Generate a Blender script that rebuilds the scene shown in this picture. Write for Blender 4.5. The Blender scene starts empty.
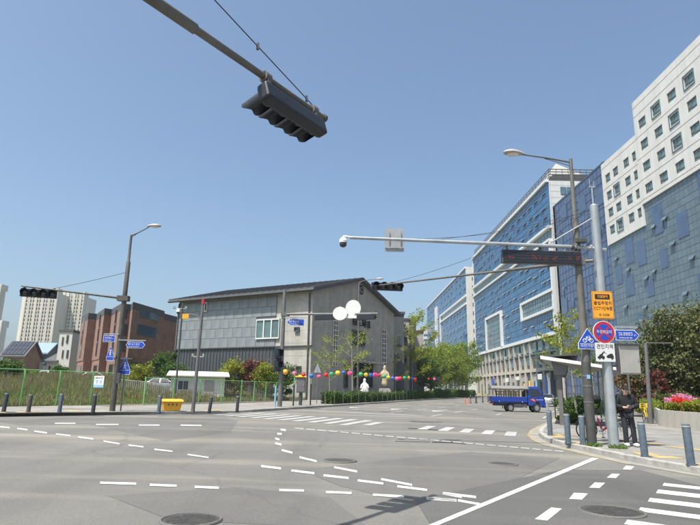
import bpy, bmesh, math, random
import numpy as np
from mathutils import Vector, Matrix
R = math.radians
random.seed(7); rng = np.random.default_rng(7)
SC = bpy.context.scene
COL = SC.collection

# ------------------------------------------------------------ camera, sky, sun, exposure
FPX, CX, CY, EYE = 560.0, 350.0, 262.5, 1.6          # photo pixels (700 x 525), eye height in metres
PITCH = math.atan((391 - CY) / FPX); ROLL = R(1.05)
fwd = Vector((0, math.cos(PITCH), math.sin(PITCH)))
up0 = Vector((0, -math.sin(PITCH), math.cos(PITCH))); rt0 = Vector((1, 0, 0))
rt = rt0 * math.cos(ROLL) + up0 * math.sin(ROLL)
up = up0 * math.cos(ROLL) - rt0 * math.sin(ROLL)
cam = bpy.data.cameras.new('camera'); camo = bpy.data.objects.new('camera', cam); COL.objects.link(camo)
cam.sensor_width = 36.0; cam.lens = FPX / 700 * 36; cam.clip_start = 0.05; cam.clip_end = 6000
camo.matrix_world = Matrix((( rt.x, up.x, -fwd.x, 0), (rt.y, up.y, -fwd.y, 0), (rt.z, up.z, -fwd.z, EYE), (0, 0, 0, 1)))
SC.camera = camo
SUN = Vector((-1.72, -1.75, 5.2)).normalized()         # towards the sun, from the shadow of the near signal
W = bpy.data.worlds.new('World'); SC.world = W; W.use_nodes = True
nt = W.node_tree; bg = nt.nodes['Background']
sky = nt.nodes.new('ShaderNodeTexSky'); sky.sky_type = 'NISHITA'; sky.sun_disc = False
sky.sun_elevation = math.asin(SUN.z); sky.sun_rotation = math.atan2(SUN.x, SUN.y)
sky.air_density = 1.0; sky.dust_density = 3.6; sky.ozone_density = 2.2; sky.altitude = 50
tint = nt.nodes.new('ShaderNodeMix'); tint.data_type = 'RGBA'; tint.blend_type = 'MULTIPLY'; tint.inputs[0].default_value = 1.0; tint.inputs[7].default_value = (.955, 1.015, 1.0, 1)   # the photograph's white balance, the same over the whole sky
nt.links.new(sky.outputs[0], tint.inputs[6]); nt.links.new(tint.outputs[2], bg.inputs[0]); bg.inputs[1].default_value = 0.106
sl = bpy.data.lights.new('sun', 'SUN'); sl.energy = 4.2; sl.angle = R(0.53); sl.color = (1, .955, .88)
so = bpy.data.objects.new('sun', sl); COL.objects.link(so); so.location = (-20, -20, 60)
so.rotation_euler = (-SUN).to_track_quat('-Z', 'Y').to_euler()
SC.view_settings.view_transform = 'Standard'; SC.view_settings.look = 'None'
SC.view_settings.exposure = 0.85; SC.view_settings.gamma = 1
SC.view_settings.use_curve_mapping = False

# ------------------------------------------------------------ pixel to place
GSX, GSY = -0.0103, 0.0066                              # the street falls gently: plane through the feet
def gz(x, y): return GSX * x + GSY * y
def ray(px, py): return fwd + rt * ((px - CX) / FPX) + up * ((CY - py) / FPX)
O = Vector((0, 0, EYE))
def G(px, py, dz=0.0):
    d = ray(px, py); return O + d * ((dz - EYE) / (d.z - GSX * d.x - GSY * d.y))
def AY(px, py, Y): d = ray(px, py); return O + d * (Y / d.y)
def AX(px, py, X): d = ray(px, py); return O + d * (X / d.x)
def AZ(px, py, z): d = ray(px, py); return O + d * ((z - EYE) / d.z)
def onplane(px, py, p, n):
    d = ray(px, py); n = Vector(n); return O + d * ((Vector(p) - O).dot(n) / d.dot(n))

# ------------------------------------------------------------ materials
MATS = {}
def mat(name, col, rough=.6, metal=0, var=.12, scale=3.0, bump=0, bscale=40, spec=.5, col2=None, detail=5, coat=0, streak=0):
    if name in MATS: return MATS[name]
    m = bpy.data.materials.new(name); m.use_nodes = True; n = m.node_tree; N = n.nodes; L = n.links
    b = N['Principled BSDF']; b.inputs['Roughness'].default_value = rough; b.inputs['Metallic'].default_value = metal
    b.inputs['Specular IOR Level'].default_value = spec; b.inputs['Coat Weight'].default_value = coat
    tc = N.new('ShaderNodeTexCoord'); nz = N.new('ShaderNodeTexNoise'); nz.inputs['Scale'].default_value = scale
    nz.inputs['Detail'].default_value = detail; nz.inputs['Roughness'].default_value = .65
    L.new(tc.outputs['Object'], nz.inputs['Vector'])
    r = N.new('ShaderNodeValToRGB'); r.color_ramp.elements[0].position = .32; r.color_ramp.elements[1].position = .68
    c2 = col2 or tuple(min(1, c * (1 + var)) for c in col)
    c1 = col if col2 else tuple(c * (1 - var) for c in col)
    r.color_ramp.elements[0].color = (*c1, 1); r.color_ramp.elements[1].color = (*c2, 1)
    L.new(nz.outputs['Fac'], r.inputs['Fac']); cc = r.outputs[0]
    if streak:
        sk = ramp(N, L, noise(N, L, mapping(N, L, tc.outputs['Object'], (1.1, 1.1, .05)), 1.0, 6, .7), .35, .68, (1 - streak,) * 3, (1.05, 1.05, 1.05)); cc = mx(N, L, 1.0, cc, sk, 'MULTIPLY')
    L.new(cc, b.inputs['Base Color'])
    if bump:
        n2 = N.new('ShaderNodeTexNoise'); n2.inputs['Scale'].default_value = bscale; n2.inputs['Detail'].default_value = 4
        L.new(tc.outputs['Object'], n2.inputs['Vector'])
        bp = N.new('ShaderNodeBump'); bp.inputs['Strength'].default_value = bump; bp.inputs['Distance'].default_value = .02
        L.new(n2.outputs['Fac'], bp.inputs['Height']); L.new(bp.outputs[0], b.inputs['Normal'])
    MATS[name] = m; return m
def emit(name, col, s):
    m = bpy.data.materials.new(name); m.use_nodes = True; b = m.node_tree.nodes['Principled BSDF']
    b.inputs['Base Color'].default_value = (*col, 1); b.inputs['Emission Color'].default_value = (*col, 1); b.inputs['Emission Strength'].default_value = s
    MATS[name] = m; return m
def mx(N, L, fac, a, b, mode='MIX'):
    n = N.new('ShaderNodeMix'); n.data_type = 'RGBA'; n.blend_type = mode
    for sock, v in ((n.inputs[0], fac), (n.inputs[6], a), (n.inputs[7], b)):
        if isinstance(v, (int, float)): sock.default_value = v
        elif isinstance(v, tuple): sock.default_value = (*v, 1)
        else: L.new(v, sock)
    return n.outputs[2]
def noise(N, L, vec, scale, detail=5, rough=.6):
    n = N.new('ShaderNodeTexNoise'); n.inputs['Scale'].default_value = scale; n.inputs['Detail'].default_value = detail
    n.inputs['Roughness'].default_value = rough; L.new(vec, n.inputs['Vector']); return n.outputs['Fac']
def ramp(N, L, fac, p0, p1, c0=(0, 0, 0), c1=(1, 1, 1)):
    r = N.new('ShaderNodeValToRGB'); r.color_ramp.elements[0].position = p0; r.color_ramp.elements[1].position = p1
    r.color_ramp.elements[0].color = (*c0, 1); r.color_ramp.elements[1].color = (*c1, 1); L.new(fac, r.inputs['Fac']); return r.outputs[0]
def mapping(N, L, src, scale=(1, 1, 1), rot=(0, 0, 0)):
    m = N.new('ShaderNodeMapping'); m.inputs['Scale'].default_value = scale; m.inputs['Rotation'].default_value = rot; L.new(src, m.inputs['Vector']); return m.outputs[0]

def asphalt(name, dark, lite, dust):
    m = bpy.data.materials.new(name); m.use_nodes = True; n = m.node_tree; N = n.nodes; L = n.links; b = N['Principled BSDF']
    tc = N.new('ShaderNodeTexCoord').outputs['Object']
    c = mx(N, L, ramp(N, L, noise(N, L, tc, .16, 6, .6), .35, .66), dark, lite)
    streak = ramp(N, L, noise(N, L, mapping(N, L, tc, (.55, .06, 1), (0, 0, R(22))), 1.0, 4), .5, .72)
    c = mx(N, L, mx(N, L, streak, (0, 0, 0), (.55, .55, .55)), c, tuple(v * .72 for v in dark))
    streak2 = ramp(N, L, noise(N, L, mapping(N, L, tc, (.07, .5, 1), (0, 0, R(35))), 1.0, 5), .5, .7)
    c = mx(N, L, mx(N, L, streak2, (0, 0, 0), (.7, .7, .7)), c, dust)
    fine = noise(N, L, tc, 55, 3, .8); c = mx(N, L, .8, c, ramp(N, L, fine, .25, .75, (.5, .5, .5), (1.5, 1.48, 1.44)), 'MULTIPLY')
    blot = ramp(N, L, noise(N, L, tc, 1.1, 6, .75), .62, .74); c = mx(N, L, mx(N, L, blot, (0, 0, 0), (.35, .35, .35)), c, tuple(v * .55 for v in dark))
    vo = N.new('ShaderNodeTexVoronoi'); vo.feature = 'DISTANCE_TO_EDGE'; vo.inputs['Scale'].default_value = .11
    wob = N.new('ShaderNodeVectorMath'); wob.operation = 'ADD'; nn = N.new('ShaderNodeTexNoise'); nn.inputs['Scale'].default_value = .8; nn.inputs['Detail'].default_value = 5
    L.new(tc, nn.inputs['Vector']); L.new(tc, wob.inputs[0]); L.new(nn.outputs['Color'], wob.inputs[1]); L.new(wob.outputs[0], vo.inputs['Vector'])
    cr = ramp(N, L, vo.outputs['Distance'], .0015, .004, (.28, .28, .28), (0, 0, 0)); c = mx(N, L, cr, c, (.04, .04, .04))
    L.new(c, b.inputs['Base Color']); b.inputs['Roughness'].default_value = .88; b.inputs['Specular IOR Level'].default_value = .25
    bp = N.new('ShaderNodeBump'); bp.inputs['Strength'].default_value = .5; bp.inputs['Distance'].default_value = .012
    L.new(noise(N, L, tc, 90, 3, .8), bp.inputs['Height']); L.new(bp.outputs[0], b.inputs['Normal'])
    MATS[name] = m; return m
def paint(name, col, under=(.11, .11, .105)):
    m = bpy.data.materials.new(name); m.use_nodes = True; n = m.node_tree; N = n.nodes; L = n.links; b = N['Principled BSDF']
    tc = N.new('ShaderNodeTexCoord').outputs['Object']
    w = ramp(N, L, noise(N, L, tc, 7, 7, .8), .47, .62); w2 = mx(N, L, ramp(N, L, noise(N, L, tc, .5, 4), .4, .65, (.15, .15, .15), (.85, .85, .85)), (0, 0, 0), w)
    c = mx(N, L, ramp(N, L, noise(N, L, tc, 2, 4), .3, .7), col, tuple(v * .82 for v in col))
    L.new(mx(N, L, w2, c, under), b.inputs['Base Color']); b.inputs['Roughness'].default_value = .7; MATS[name] = m
def pavers(name, col, mortar, bw=.2, bh=.1, rot=0):
    m = bpy.data.materials.new(name); m.use_nodes = True; n = m.node_tree; N = n.nodes; L = n.links; b = N['Principled BSDF']
    tc = N.new('ShaderNodeTexCoord').outputs['Object']; br = N.new('ShaderNodeTexBrick')
    br.inputs['Scale'].default_value = 1; br.inputs['Brick Width'].default_value = bw; br.inputs['Row Height'].default_value = bh
    br.inputs['Mortar Size'].default_value = .006; br.inputs['Color1'].default_value = (*col, 1); br.inputs['Color2'].default_value = (*[c * .86 for c in col], 1); br.inputs['Mortar'].default_value = (*mortar, 1)
    L.new(mapping(N, L, tc, (1, 1, 1), (0, 0, rot)), br.inputs['Vector'])
    st = ramp(N, L, noise(N, L, tc, .45, 7, .7), .35, .7, (.68, .66, .63), (1.08, 1.08, 1.07))
    L.new(mx(N, L, 1.0, br.outputs['Color'], st, 'MULTIPLY'), b.inputs['Base Color']); b.inputs['Roughness'].default_value = .85
    bp = N.new('ShaderNodeBump'); bp.inputs['Strength'].default_value = .6; bp.inputs['Distance'].default_value = .01; bp.invert = True
    L.new(br.outputs['Fac'], bp.inputs['Height']); L.new(bp.outputs[0], b.inputs['Normal']); MATS[name] = m
def glass(name, col, sx, sy, sz, var=.35, rough=.06, spec=.8, metal=0.0):
    # curtain-wall glass: each pane has its own tint and a hair of its own tilt
    m = bpy.data.materials.new(name); m.use_nodes = True; n = m.node_tree; N = n.nodes; L = n.links; b = N['Principled BSDF']
    g = N.new('ShaderNodeTexCoord').outputs['Object']
    sn = N.new('ShaderNodeVectorMath'); sn.operation = 'SNAP'; sn.inputs[1].default_value = (sx, sy, sz); L.new(g, sn.inputs[0])
    wn = N.new('ShaderNodeTexWhiteNoise'); L.new(sn.outputs[0], wn.inputs['Vector'])
    L.new(mx(N, L, wn.outputs['Value'], tuple(c * (1 - var) for c in col), tuple(c * (1 + var) for c in col)), b.inputs['Base Color'])
    b.inputs['Roughness'].default_value = rough; b.inputs['Specular IOR Level'].default_value = spec; b.inputs['Metallic'].default_value = metal
    ge = N.new('ShaderNodeNewGeometry'); sb = N.new('ShaderNodeVectorMath'); sb.operation = 'SUBTRACT'; sb.inputs[1].default_value = (.5, .5, .5); L.new(wn.outputs['Color'], sb.inputs[0])
    ms = N.new('ShaderNodeVectorMath'); ms.operation = 'MULTIPLY_ADD'; ms.inputs[1].default_value = (.02, .02, .02); L.new(sb.outputs[0], ms.inputs[0]); L.new(ge.outputs['Normal'], ms.inputs[2])
    nr = N.new('ShaderNodeVectorMath'); nr.operation = 'NORMALIZE'; L.new(ms.outputs[0], nr.inputs[0]); L.new(nr.outputs[0], b.inputs['Normal'])
    MATS[name] = m; return m
def leaf(name, c1, c2, trans=.35):
    m = bpy.data.materials.new(name); m.use_nodes = True; n = m.node_tree; N = n.nodes; L = n.links; b = N['Principled BSDF']
    ge = N.new('ShaderNodeNewGeometry'); tc = N.new('ShaderNodeTexCoord').outputs['Object']
    c = mx(N, L, ge.outputs['Random Per Island'], c1, c2); cl = ramp(N, L, noise(N, L, tc, 1.4, 3), .3, .7, (.7, .7, .7), (1.2, 1.2, 1.1))
    c = mx(N, L, 1.0, c, cl, 'MULTIPLY'); L.new(c, b.inputs['Base Color']); b.inputs['Roughness'].default_value = .55; b.inputs['Specular IOR Level'].default_value = .3
    t = N.new('ShaderNodeBsdfTranslucent'); L.new(c, t.inputs['Color']); ms = N.new('ShaderNodeMixShader'); ms.inputs[0].default_value = trans
    L.new(b.outputs[0], ms.inputs[1]); L.new(t.outputs[0], ms.inputs[2]); L.new(ms.outputs[0], N['Material Output'].inputs['Surface']); MATS[name] = m; return m
def brickmat(name, c1, c2, mortar, bw=.25, bh=.08):
    m = bpy.data.materials.new(name); m.use_nodes = True; n = m.node_tree; N = n.nodes; L = n.links; b = N['Principled BSDF']
    tc = N.new('ShaderNodeTexCoord').outputs['Object']; sp = N.new('ShaderNodeSeparateXYZ'); L.new(tc, sp.inputs[0])
    ad = N.new('ShaderNodeMath'); ad.operation = 'ADD'; L.new(sp.outputs[0], ad.inputs[0]); L.new(sp.outputs[1], ad.inputs[1])
    cb = N.new('ShaderNodeCombineXYZ'); L.new(ad.outputs[0], cb.inputs[0]); L.new(sp.outputs[2], cb.inputs[1])
    br = N.new('ShaderNodeTexBrick'); br.inputs['Scale'].default_value = 1; br.inputs['Brick Width'].default_value = bw; br.inputs['Row Height'].default_value = bh
    br.inputs['Mortar Size'].default_value = .006; br.inputs['Color1'].default_value = (*c1, 1); br.inputs['Color2'].default_value = (*c2, 1); br.inputs['Mortar'].default_value = (*mortar, 1)
    L.new(cb.outputs[0], br.inputs['Vector']); st = ramp(N, L, noise(N, L, tc, .8, 6), .3, .7, (.75, .75, .75), (1.15, 1.15, 1.15))
    L.new(mx(N, L, 1.0, br.outputs['Color'], st, 'MULTIPLY'), b.inputs['Base Color']); b.inputs['Roughness'].default_value = .9; MATS[name] = m

asphalt('asphalt', (.128, .126, .118), (.162, .157, .145), (.26, .242, .20))
asphalt('asphalt_patch', (.108, .107, .103), (.135, .133, .126), (.17, .165, .148))
paint('road_white', (.60, .60, .57)); paint('road_white_worn', (.40, .40, .38), (.17, .165, .155)); paint('road_yellow', (.34, .28, .17))
asphalt('asphalt_new', (.082, .082, .081), (.108, .107, .105), (.135, .132, .122)); pavers('pavers', (.29, .275, .25), (.18, .17, .15)); pavers('pavers_pale', (.25, .245, .23), (.18, .175, .16), .3, .3, R(22))
pavers('tactile', (.47, .36, .17), (.3, .22, .1), .3, .3)
mat('kerb_stone', (.31, .30, .275), .85, var=.22, scale=6, bump=.25)
mat('tar', (.035, .035, .035), .7, var=.4, scale=5); mat('gutter', (.235, .222, .195), .9, var=.2, scale=2, bump=.2); mat('concrete', (.36, .35, .33), .85, var=.2, scale=2, bump=.2, streak=.25)
mat('field', (.12, .15, .05), .95, scale=.5, col2=(.24, .19, .11), bump=.4, bscale=8)
mat('soil', (.10, .075, .05), .95, var=.3, bump=.3)
mat('galv', (.36, .38, .39), .45, .5, var=.15, scale=4); mat('galv_pale', (.42, .45, .46), .4, .5, var=.12, scale=3, streak=.25)
mat('pole_dark', (.075, .075, .07), .55, .2, var=.2, scale=3); mat('pole_brown', (.085, .078, .068), .6, .2, var=.25, scale=3)
mat('pole_grey', (.15, .15, .148), .5, .3, var=.15, scale=3); mat('pole_tan', (.135, .128, .115), .6, .1, var=.2, scale=3, streak=.25)
mat('signal_black', (.011, .014, .022), .5, var=.3, scale=8); mat('lens', (.02, .02, .022), .12, spec=.8, var=.1)
mat('steel', (.5, .5, .5), .35, .8, var=.1); mat('cable', (.03, .03, .035), .6)
mat('bollard_blue', (.085, .115, .145), .55, var=.25, scale=9, streak=.25); mat('bollard_dark', (.03, .038, .046), .6, var=.3, scale=9)
mat('bollard_cap', (.5, .5, .48), .4, .4)
mat('white', (.64, .64, .62), .5, var=.05); mat('offwhite', (.62, .6, .55), .6, var=.08); mat('black', (.02, .02, .022), .5)
mat('grey_box', (.33, .32, .29), .55, var=.1); mat('dark_grey', (.06, .06, .062), .55)
mat('sign_blue', (.012, .06, .42), .4, var=.05); mat('sign_orange', (.85, .33, .02), .45, var=.05); mat('sign_red', (.45, .015, .035), .4, var=.05)
mat('sign_back', (.33, .34, .35), .5, .3); mat('pink', (.75, .12, .28), .5); mat('sky_sign', (.2, .42, .62), .5)
mat('yellow', (.72, .36, .02), .5, var=.1); mat('bright_yellow', (.8, .5, .03), .5, var=.08)
mat('fence_green', (.17, .44, .13), .5, var=.15); mat('wire_green', (.16, .27, .14), .6); mat('wire_grey', (.24, .26, .24), .6)
mat('truck_blue', (.012, .04, .27), .28, var=.08, coat=.6); mat('car_silver', (.42, .43, .44), .25, .5, var=.05, coat=.5)
mat('car_white', (.7, .7, .7), .3, var=.04, coat=.5); mat('car_dark', (.04, .04, .045), .3, coat=.5)
mat('auto_glass', (.012, .015, .018), .06, spec=.8); mat('tyre', (.02, .02, .02), .85); mat('rim', (.45, .45, .46), .35, .7)
mat('tarp', (.17, .165, .15), .8, var=.2, scale=4, bump=.3, bscale=12); mat('wood', (.36, .26, .15), .7, var=.25, scale=5)
mat('orange', (.75, .17, .03), .5); mat('post_orange', (.62, .13, .05), .5); mat('tail_red', (.3, .01, .01), .3)
mat('bark', (.15, .125, .10), .9, var=.3, scale=9, bump=.5, bscale=25); mat('bark_pale', (.24, .22, .19), .9, var=.25, scale=9)
leaf('leaf_mid', (.05, .10, .018), (.10, .17, .03)); leaf('leaf_fresh', (.15, .22, .03), (.29, .35, .055), .5)
leaf('leaf_ginkgo', (.22, .27, .02), (.34, .38, .05), .5); leaf('leaf_pine', (.075, .095, .035), (.16, .165, .065), .3)
leaf('leaf_hedge', (.04, .09, .018), (.10, .17, .03), .3); leaf('leaf_maple', (.16, .03, .035), (.10, .05, .03), .35)
leaf('leaf_yellowgreen', (.17, .21, .02), (.30, .31, .04), .4); leaf('leaf_rust', (.22, .09, .03), (.13, .07, .02), .35)
leaf('petal_pink', (.62, .16, .36), (.7, .35, .5), .3); leaf('petal_red', (.6, .03, .02), (.75, .10, .06), .3)
leaf('weed', (.15, .17, .06), (.36, .28, .165), .4); leaf('grass', (.09, .18, .03), (.17, .25, .055), .4)
mat('stone_beige', (.42, .40, .36), .8, var=.12, scale=1.2, bump=.15, streak=.25); mat('stone_grey', (.33, .315, .285), .85, var=.16, scale=.9, bump=.15, streak=.08)
mat('panel_grey', (.215, .24, .252), .5, .1, var=.1, scale=.5, streak=.10); mat('clad_dark', (.07, .078, .086), .5, .2, var=.12, scale=1)
mat('joint', (.10, .11, .115), .8); mat('roof_dark', (.07, .072, .078), .7, var=.2, scale=2); mat('roof_blue', (.19, .27, .36), .5, .2, var=.1)
mat('pane_dark', (.022, .03, .032), .1, spec=.8, var=.2, scale=.6); mat('pane_teal', (.10, .17, .17), .12, spec=.7, var=.3, scale=.5)
mat('pane_sky', (.07, .13, .17), .07, spec=.9, var=.3, scale=.4)
brickmat('brick_red', (.265, .15, .115), (.205, .11, .085), (.24, .19, .16)); brickmat('brick_brown', (.3, .19, .15), (.23, .14, .11), (.25, .2, .18))
mat('brick_lit', (.42, .25, .19), .9, var=.15, scale=2)
mat('tower_pane', (.14, .17, .18), .2, spec=.7, var=.3, scale=.15); mat('solar', (.03, .035, .05), .15, spec=.8, var=.2); mat('tower_cream', (.57, .54, .47), .8, var=.06, streak=.25); mat('tower_grey', (.5, .5, .48), .8, var=.06)
mat('tile_white', (.56, .555, .53), .5, var=.06, scale=.3, streak=.08); mat('band_white', (.6, .61, .61), .4, var=.04, scale=.2)
mat('mullion', (.05, .085, .13), .4, .3); mat('mullion_grey', (.085, .125, .142), .4, .3); mat('stone_warm', (.47, .43, .37), .8, var=.1, scale=.4, streak=.25)
glass('glass_blue', (.035, .125, .27), 2, 1.5, 2.0, .22); glass('glass_grey', (.10, .155, .18), 2, 1.5, 2.0, .2); glass('glass_navy', (.06, .085, .16), 2, 2.0, 2.0, .22)
glass('glass_green', (.10, .138, .158), 2, 1.3, 1.265, .13); glass('glass_violet', (.06, .095, .165), 2, 1.6, 1.55, .12)
mat('skin', (.5, .31, .22), .5, var=.06); mat('cloth_black', (.007, .0075, .010), .85, var=.3, scale=12); mat('cloth_navy', (.022, .024, .032), .85, var=.3, scale=12)
mat('hair', (.012, .011, .01), .6); mat('statue_white', (.68, .67, .63), .6, var=.1); mat('statue_tan', (.46, .37, .24), .7, var=.15)
mat('manhole', (.06, .058, .055), .75, .3, var=.35, scale=14, bump=.4)
emit('led_red', (.5, .02, .012), .45)
M = MATS

# ------------------------------------------------------------ mesh builder
class MB:
    def __init__(s): s.v = []; s.f = []
    def add(s, vs, fs):
        b = len(s.v); s.v += [tuple(v) for v in vs]; s.f += [tuple(i + b for i in f) for f in fs]; return s
    def box(s, c, d, rz=0, rx=0, ry=0):
        m = Matrix.Rotation(rz, 3, 'Z') @ Matrix.Rotation(ry, 3, 'Y') @ Matrix.Rotation(rx, 3, 'X'); c = Vector(c)
        vs = [c + m @ Vector((x * d[0] / 2, y * d[1] / 2, z * d[2] / 2)) for z in (-1, 1) for y in (-1, 1) for x in (-1, 1)]
        return s.add(vs, [(0, 2, 3, 1), (4, 5, 7, 6), (0, 1, 5, 4), (2, 6, 7, 3), (0, 4, 6, 2), (1, 3, 7, 5)])
    def bb(s, a, b): return s.box([(a[i] + b[i]) / 2 for i in range(3)], [abs(b[i] - a[i]) for i in range(3)])
    def cyl(s, a, b, r0, r1=None, n=10, caps=True):
        a = Vector(a); b = Vector(b); r1 = r0 if r1 is None else r1; d = (b - a).normalized()
        u = d.orthogonal().normalized(); w = d.cross(u); vs = []
        for p, r in ((a, r0), (b, r1)):
            for i in range(n): t = 2 * math.pi * i / n; vs.append(p + (u * math.cos(t) + w * math.sin(t)) * r)
        fs = [(i, (i + 1) % n, n + (i + 1) % n, n + i) for i in range(n)]
        if caps: fs += [tuple(range(n - 1, -1, -1)), tuple(range(n, 2 * n))]
        return s.add(vs, fs)
    def path(s, pts, rs, n=8):
        pts = [Vector(p) for p in pts]; k = len(pts); rs = rs if isinstance(rs, (list, tuple)) else [rs] * k; vs = []; u = None
        for i, p in enumerate(pts):
            d = (pts[min(i + 1, k - 1)] - pts[max(i - 1, 0)]).normalized()
            u = d.orthogonal().normalized() if u is None else (u - d * u.dot(d)).normalized()
            w = d.cross(u)
            for j in range(n): t = 2 * math.pi * j / n; vs.append(p + (u * math.cos(t) + w * math.sin(t)) * rs[i])
        fs = [(i * n + j, i * n + (j + 1) % n, (i + 1) * n + (j + 1) % n, (i + 1) * n + j) for i in range(k - 1) for j in range(n)]
        fs += [tuple(range(n - 1, -1, -1)), tuple(range((k - 1) * n, k * n))]
        return s.add(vs, fs)
    def ext(s, pts, vec):
        n = len(pts); a = [Vector(p) for p in pts]; b = [p + Vector(vec) for p in a]
        return s.add(a + b, [tuple(range(n - 1, -1, -1)), tuple(range(n, 2 * n))] + [(i, (i + 1) % n, n + (i + 1) % n, n + i) for i in range(n)])
    def prism(s, poly, z0, z1): return s.ext([(p[0], p[1], z0) for p in poly], (0, 0, z1 - z0))
    def quad(s, *p): return s.add(p, [tuple(range(len(p)))])
    def ball(s, c, r, nu=12, nv=8):
        r = (r, r, r) if isinstance(r, (int, float)) else r; vs = []
        for j in range(1, nv):
            t = math.pi * j / nv
            for i in range(nu): p = 2 * math.pi * i / nu; vs.append((c[0] + r[0] * math.sin(t) * math.cos(p), c[1] + r[1] * math.sin(t) * math.sin(p), c[2] + r[2] * math.cos(t)))
        vs += [(c[0], c[1], c[2] + r[2]), (c[0], c[1], c[2] - r[2])]; T = len(vs) - 2
        fs = [(j * nu + i, (j + 1) * nu + i, (j + 1) * nu + (i + 1) % nu, j * nu + (i + 1) % nu) for j in range(nv - 2) for i in range(nu)]
        fs += [(T, i, (i + 1) % nu) for i in range(nu)] + [(T + 1, (nv - 2) * nu + (i + 1) % nu, (nv - 2) * nu + i) for i in range(nu)]
        return s.add(vs, fs)
    def torus(s, c, r, t, axis='y', n=24, k=8):
        vs = []
        for i in range(n):
            a = 2 * math.pi * i / n
            for j in range(k):
                b = 2 * math.pi * j / k; q = r + t * math.cos(b); h = t * math.sin(b); p = (q * math.cos(a), h, q * math.sin(a)) if axis == 'y' else (q * math.cos(a), q * math.sin(a), h)
                vs.append((c[0] + p[0], c[1] + p[1], c[2] + p[2]))
        return s.add(vs, [(i * k + j, i * k + (j + 1) % k, ((i + 1) % n) * k + (j + 1) % k, ((i + 1) % n) * k + j) for i in range(n) for j in range(k)])
    def shift(s, d): s.v = [(v[0] - d[0], v[1] - d[1], v[2] - d[2]) for v in s.v]; return s
def wloc(o):
    v = Vector((0, 0, 0))
    while o: v += o.location; o = o.parent
    return v
def obj(name, mb, m, parent=None, world=False, smooth=False, bev=0):
    if world and parent: mb.shift(wloc(parent))
    me = bpy.data.meshes.new(name); me.from_pydata(mb.v, [], mb.f); me.update()
    bm = bmesh.new(); bm.from_mesh(me); bmesh.ops.recalc_face_normals(bm, faces=bm.faces); bm.to_mesh(me); bm.free()
    me.materials.append(M[m] if isinstance(m, str) else m)
    if smooth:
        me.polygons.foreach_set('use_smooth', [True] * len(me.polygons)); me.set_sharp_from_angle(angle=R(40))
    o = bpy.data.objects.new(name, me); COL.objects.link(o)
    if parent: o.parent = parent
    if bev: b = o.modifiers.new('b', 'BEVEL'); b.width = bev; b.segments = 2; b.limit_method = 'ANGLE'
    return o
def tag(o, label, cat=None, group=None, kind=None):
    if label: o['label'] = label
    if cat: o['category'] = cat
    if group: o['group'] = group
    if kind: o['kind'] = kind
    return o
def thing(name, label, cat, loc=(0, 0, 0), rz=0, group=None):
    o = bpy.data.objects.new(name, None); o.empty_display_size = .2; COL.objects.link(o); o.location = loc; o.rotation_euler = (0, 0, rz)
    return tag(o, label, cat, group)
def inst(src, parent, loc=None, rot=None, name=None):
    c = src.copy(); COL.objects.link(c); c.parent = parent
    if loc is not None: c.location = loc
    if rot is not None: c.rotation_euler = rot
    return c
def dup(src, loc, rz, label, group=None):
    r = src.copy(); COL.objects.link(r); r.location = loc; r.rotation_euler = (0, 0, rz); r['label'] = label
    if group: r['group'] = group
    for ch in list(src.children):
        c = ch.copy(); COL.objects.link(c); c.parent = r
        for g in list(ch.children): d = g.copy(); COL.objects.link(d); d.parent = c
    return r
def face_rz(f): return math.atan2(f[0], -f[1])          # rotation so that local -y looks along f
def text(body, size, m, parent, loc, name='lettering', ext=.002, sx=1.0, rot=(math.pi / 2, 0, 0)):
    c = bpy.data.curves.new(name, 'FONT'); c.body = body; c.size = size; c.align_x = 'CENTER'; c.align_y = 'CENTER'; c.extrude = ext; c.resolution_u = 3
    t = bpy.data.objects.new(name, c); COL.objects.link(t); dg = bpy.context.evaluated_depsgraph_get()
    me = bpy.data.meshes.new_from_object(t.evaluated_get(dg)); bpy.data.objects.remove(t); bpy.data.curves.remove(c)
    me.materials.clear(); me.materials.append(M[m]); me.transform(Matrix.Scale(sx, 4, (1, 0, 0)))
    o = bpy.data.objects.new(name, me); COL.objects.link(o); o.parent = parent; o.location = loc; o.rotation_euler = rot; return o
def leafmesh(name, pts, size, m, parent=None, aspect=1.0, upb=0.0, kind=None):
    n = len(pts); d = rng.normal(size=(n, 3)); d[:, 2] += upb; d /= np.linalg.norm(d, axis=1)[:, None] + 1e-9
    e = rng.normal(size=(n, 3)); u = np.cross(d, e); u /= np.linalg.norm(u, axis=1)[:, None] + 1e-9; w = np.cross(d, u)
    s = (size * rng.uniform(.6, 1.35, n))[:, None]; P = np.asarray(pts)
    V = np.stack([P - u * s * aspect, P - w * s * .62, P + u * s * aspect, P + w * s * .62], 1).reshape(-1, 3)
    return npmesh(name, V, 4, m, parent, kind)
def npmesh(name, V, k, m, parent=None, kind=None):
    n = len(V) // k; me = bpy.data.meshes.new(name); me.vertices.add(len(V)); me.vertices.foreach_set('co', np.ascontiguousarray(V, dtype=np.float32).ravel())
    me.loops.add(n * k); me.loops.foreach_set('vertex_index', np.arange(n * k, dtype=np.int32)); me.polygons.add(n); me.polygons.foreach_set('loop_start', np.arange(0, n * k, k, dtype=np.int32))
    me.update(calc_edges=True); me.validate(); me.materials.append(M[m]); o = bpy.data.objects.new(name, me); COL.objects.link(o); o.parent = parent
    if kind: o['kind'] = kind
    return o
def P3(p, dz=0.0): return (p[0], p[1], gz(p[0], p[1]) + dz)
def sheet(name, poly, dz, m, parent=None):
    return obj(name, MB().quad(*[P3(p, dz) for p in poly]), m, parent)
def slab(name, poly, dz, m, depth=.5):
    mb = MB(); n = len(poly); a = [P3(p, dz) for p in poly]; b = [(q[0], q[1], q[2] - depth) for q in a]
    mb.add(a + b, [tuple(range(n))] + [(i, (i + 1) % n, n + (i + 1) % n, n + i) for i in range(n)])
    return obj(name, mb, m)
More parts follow.
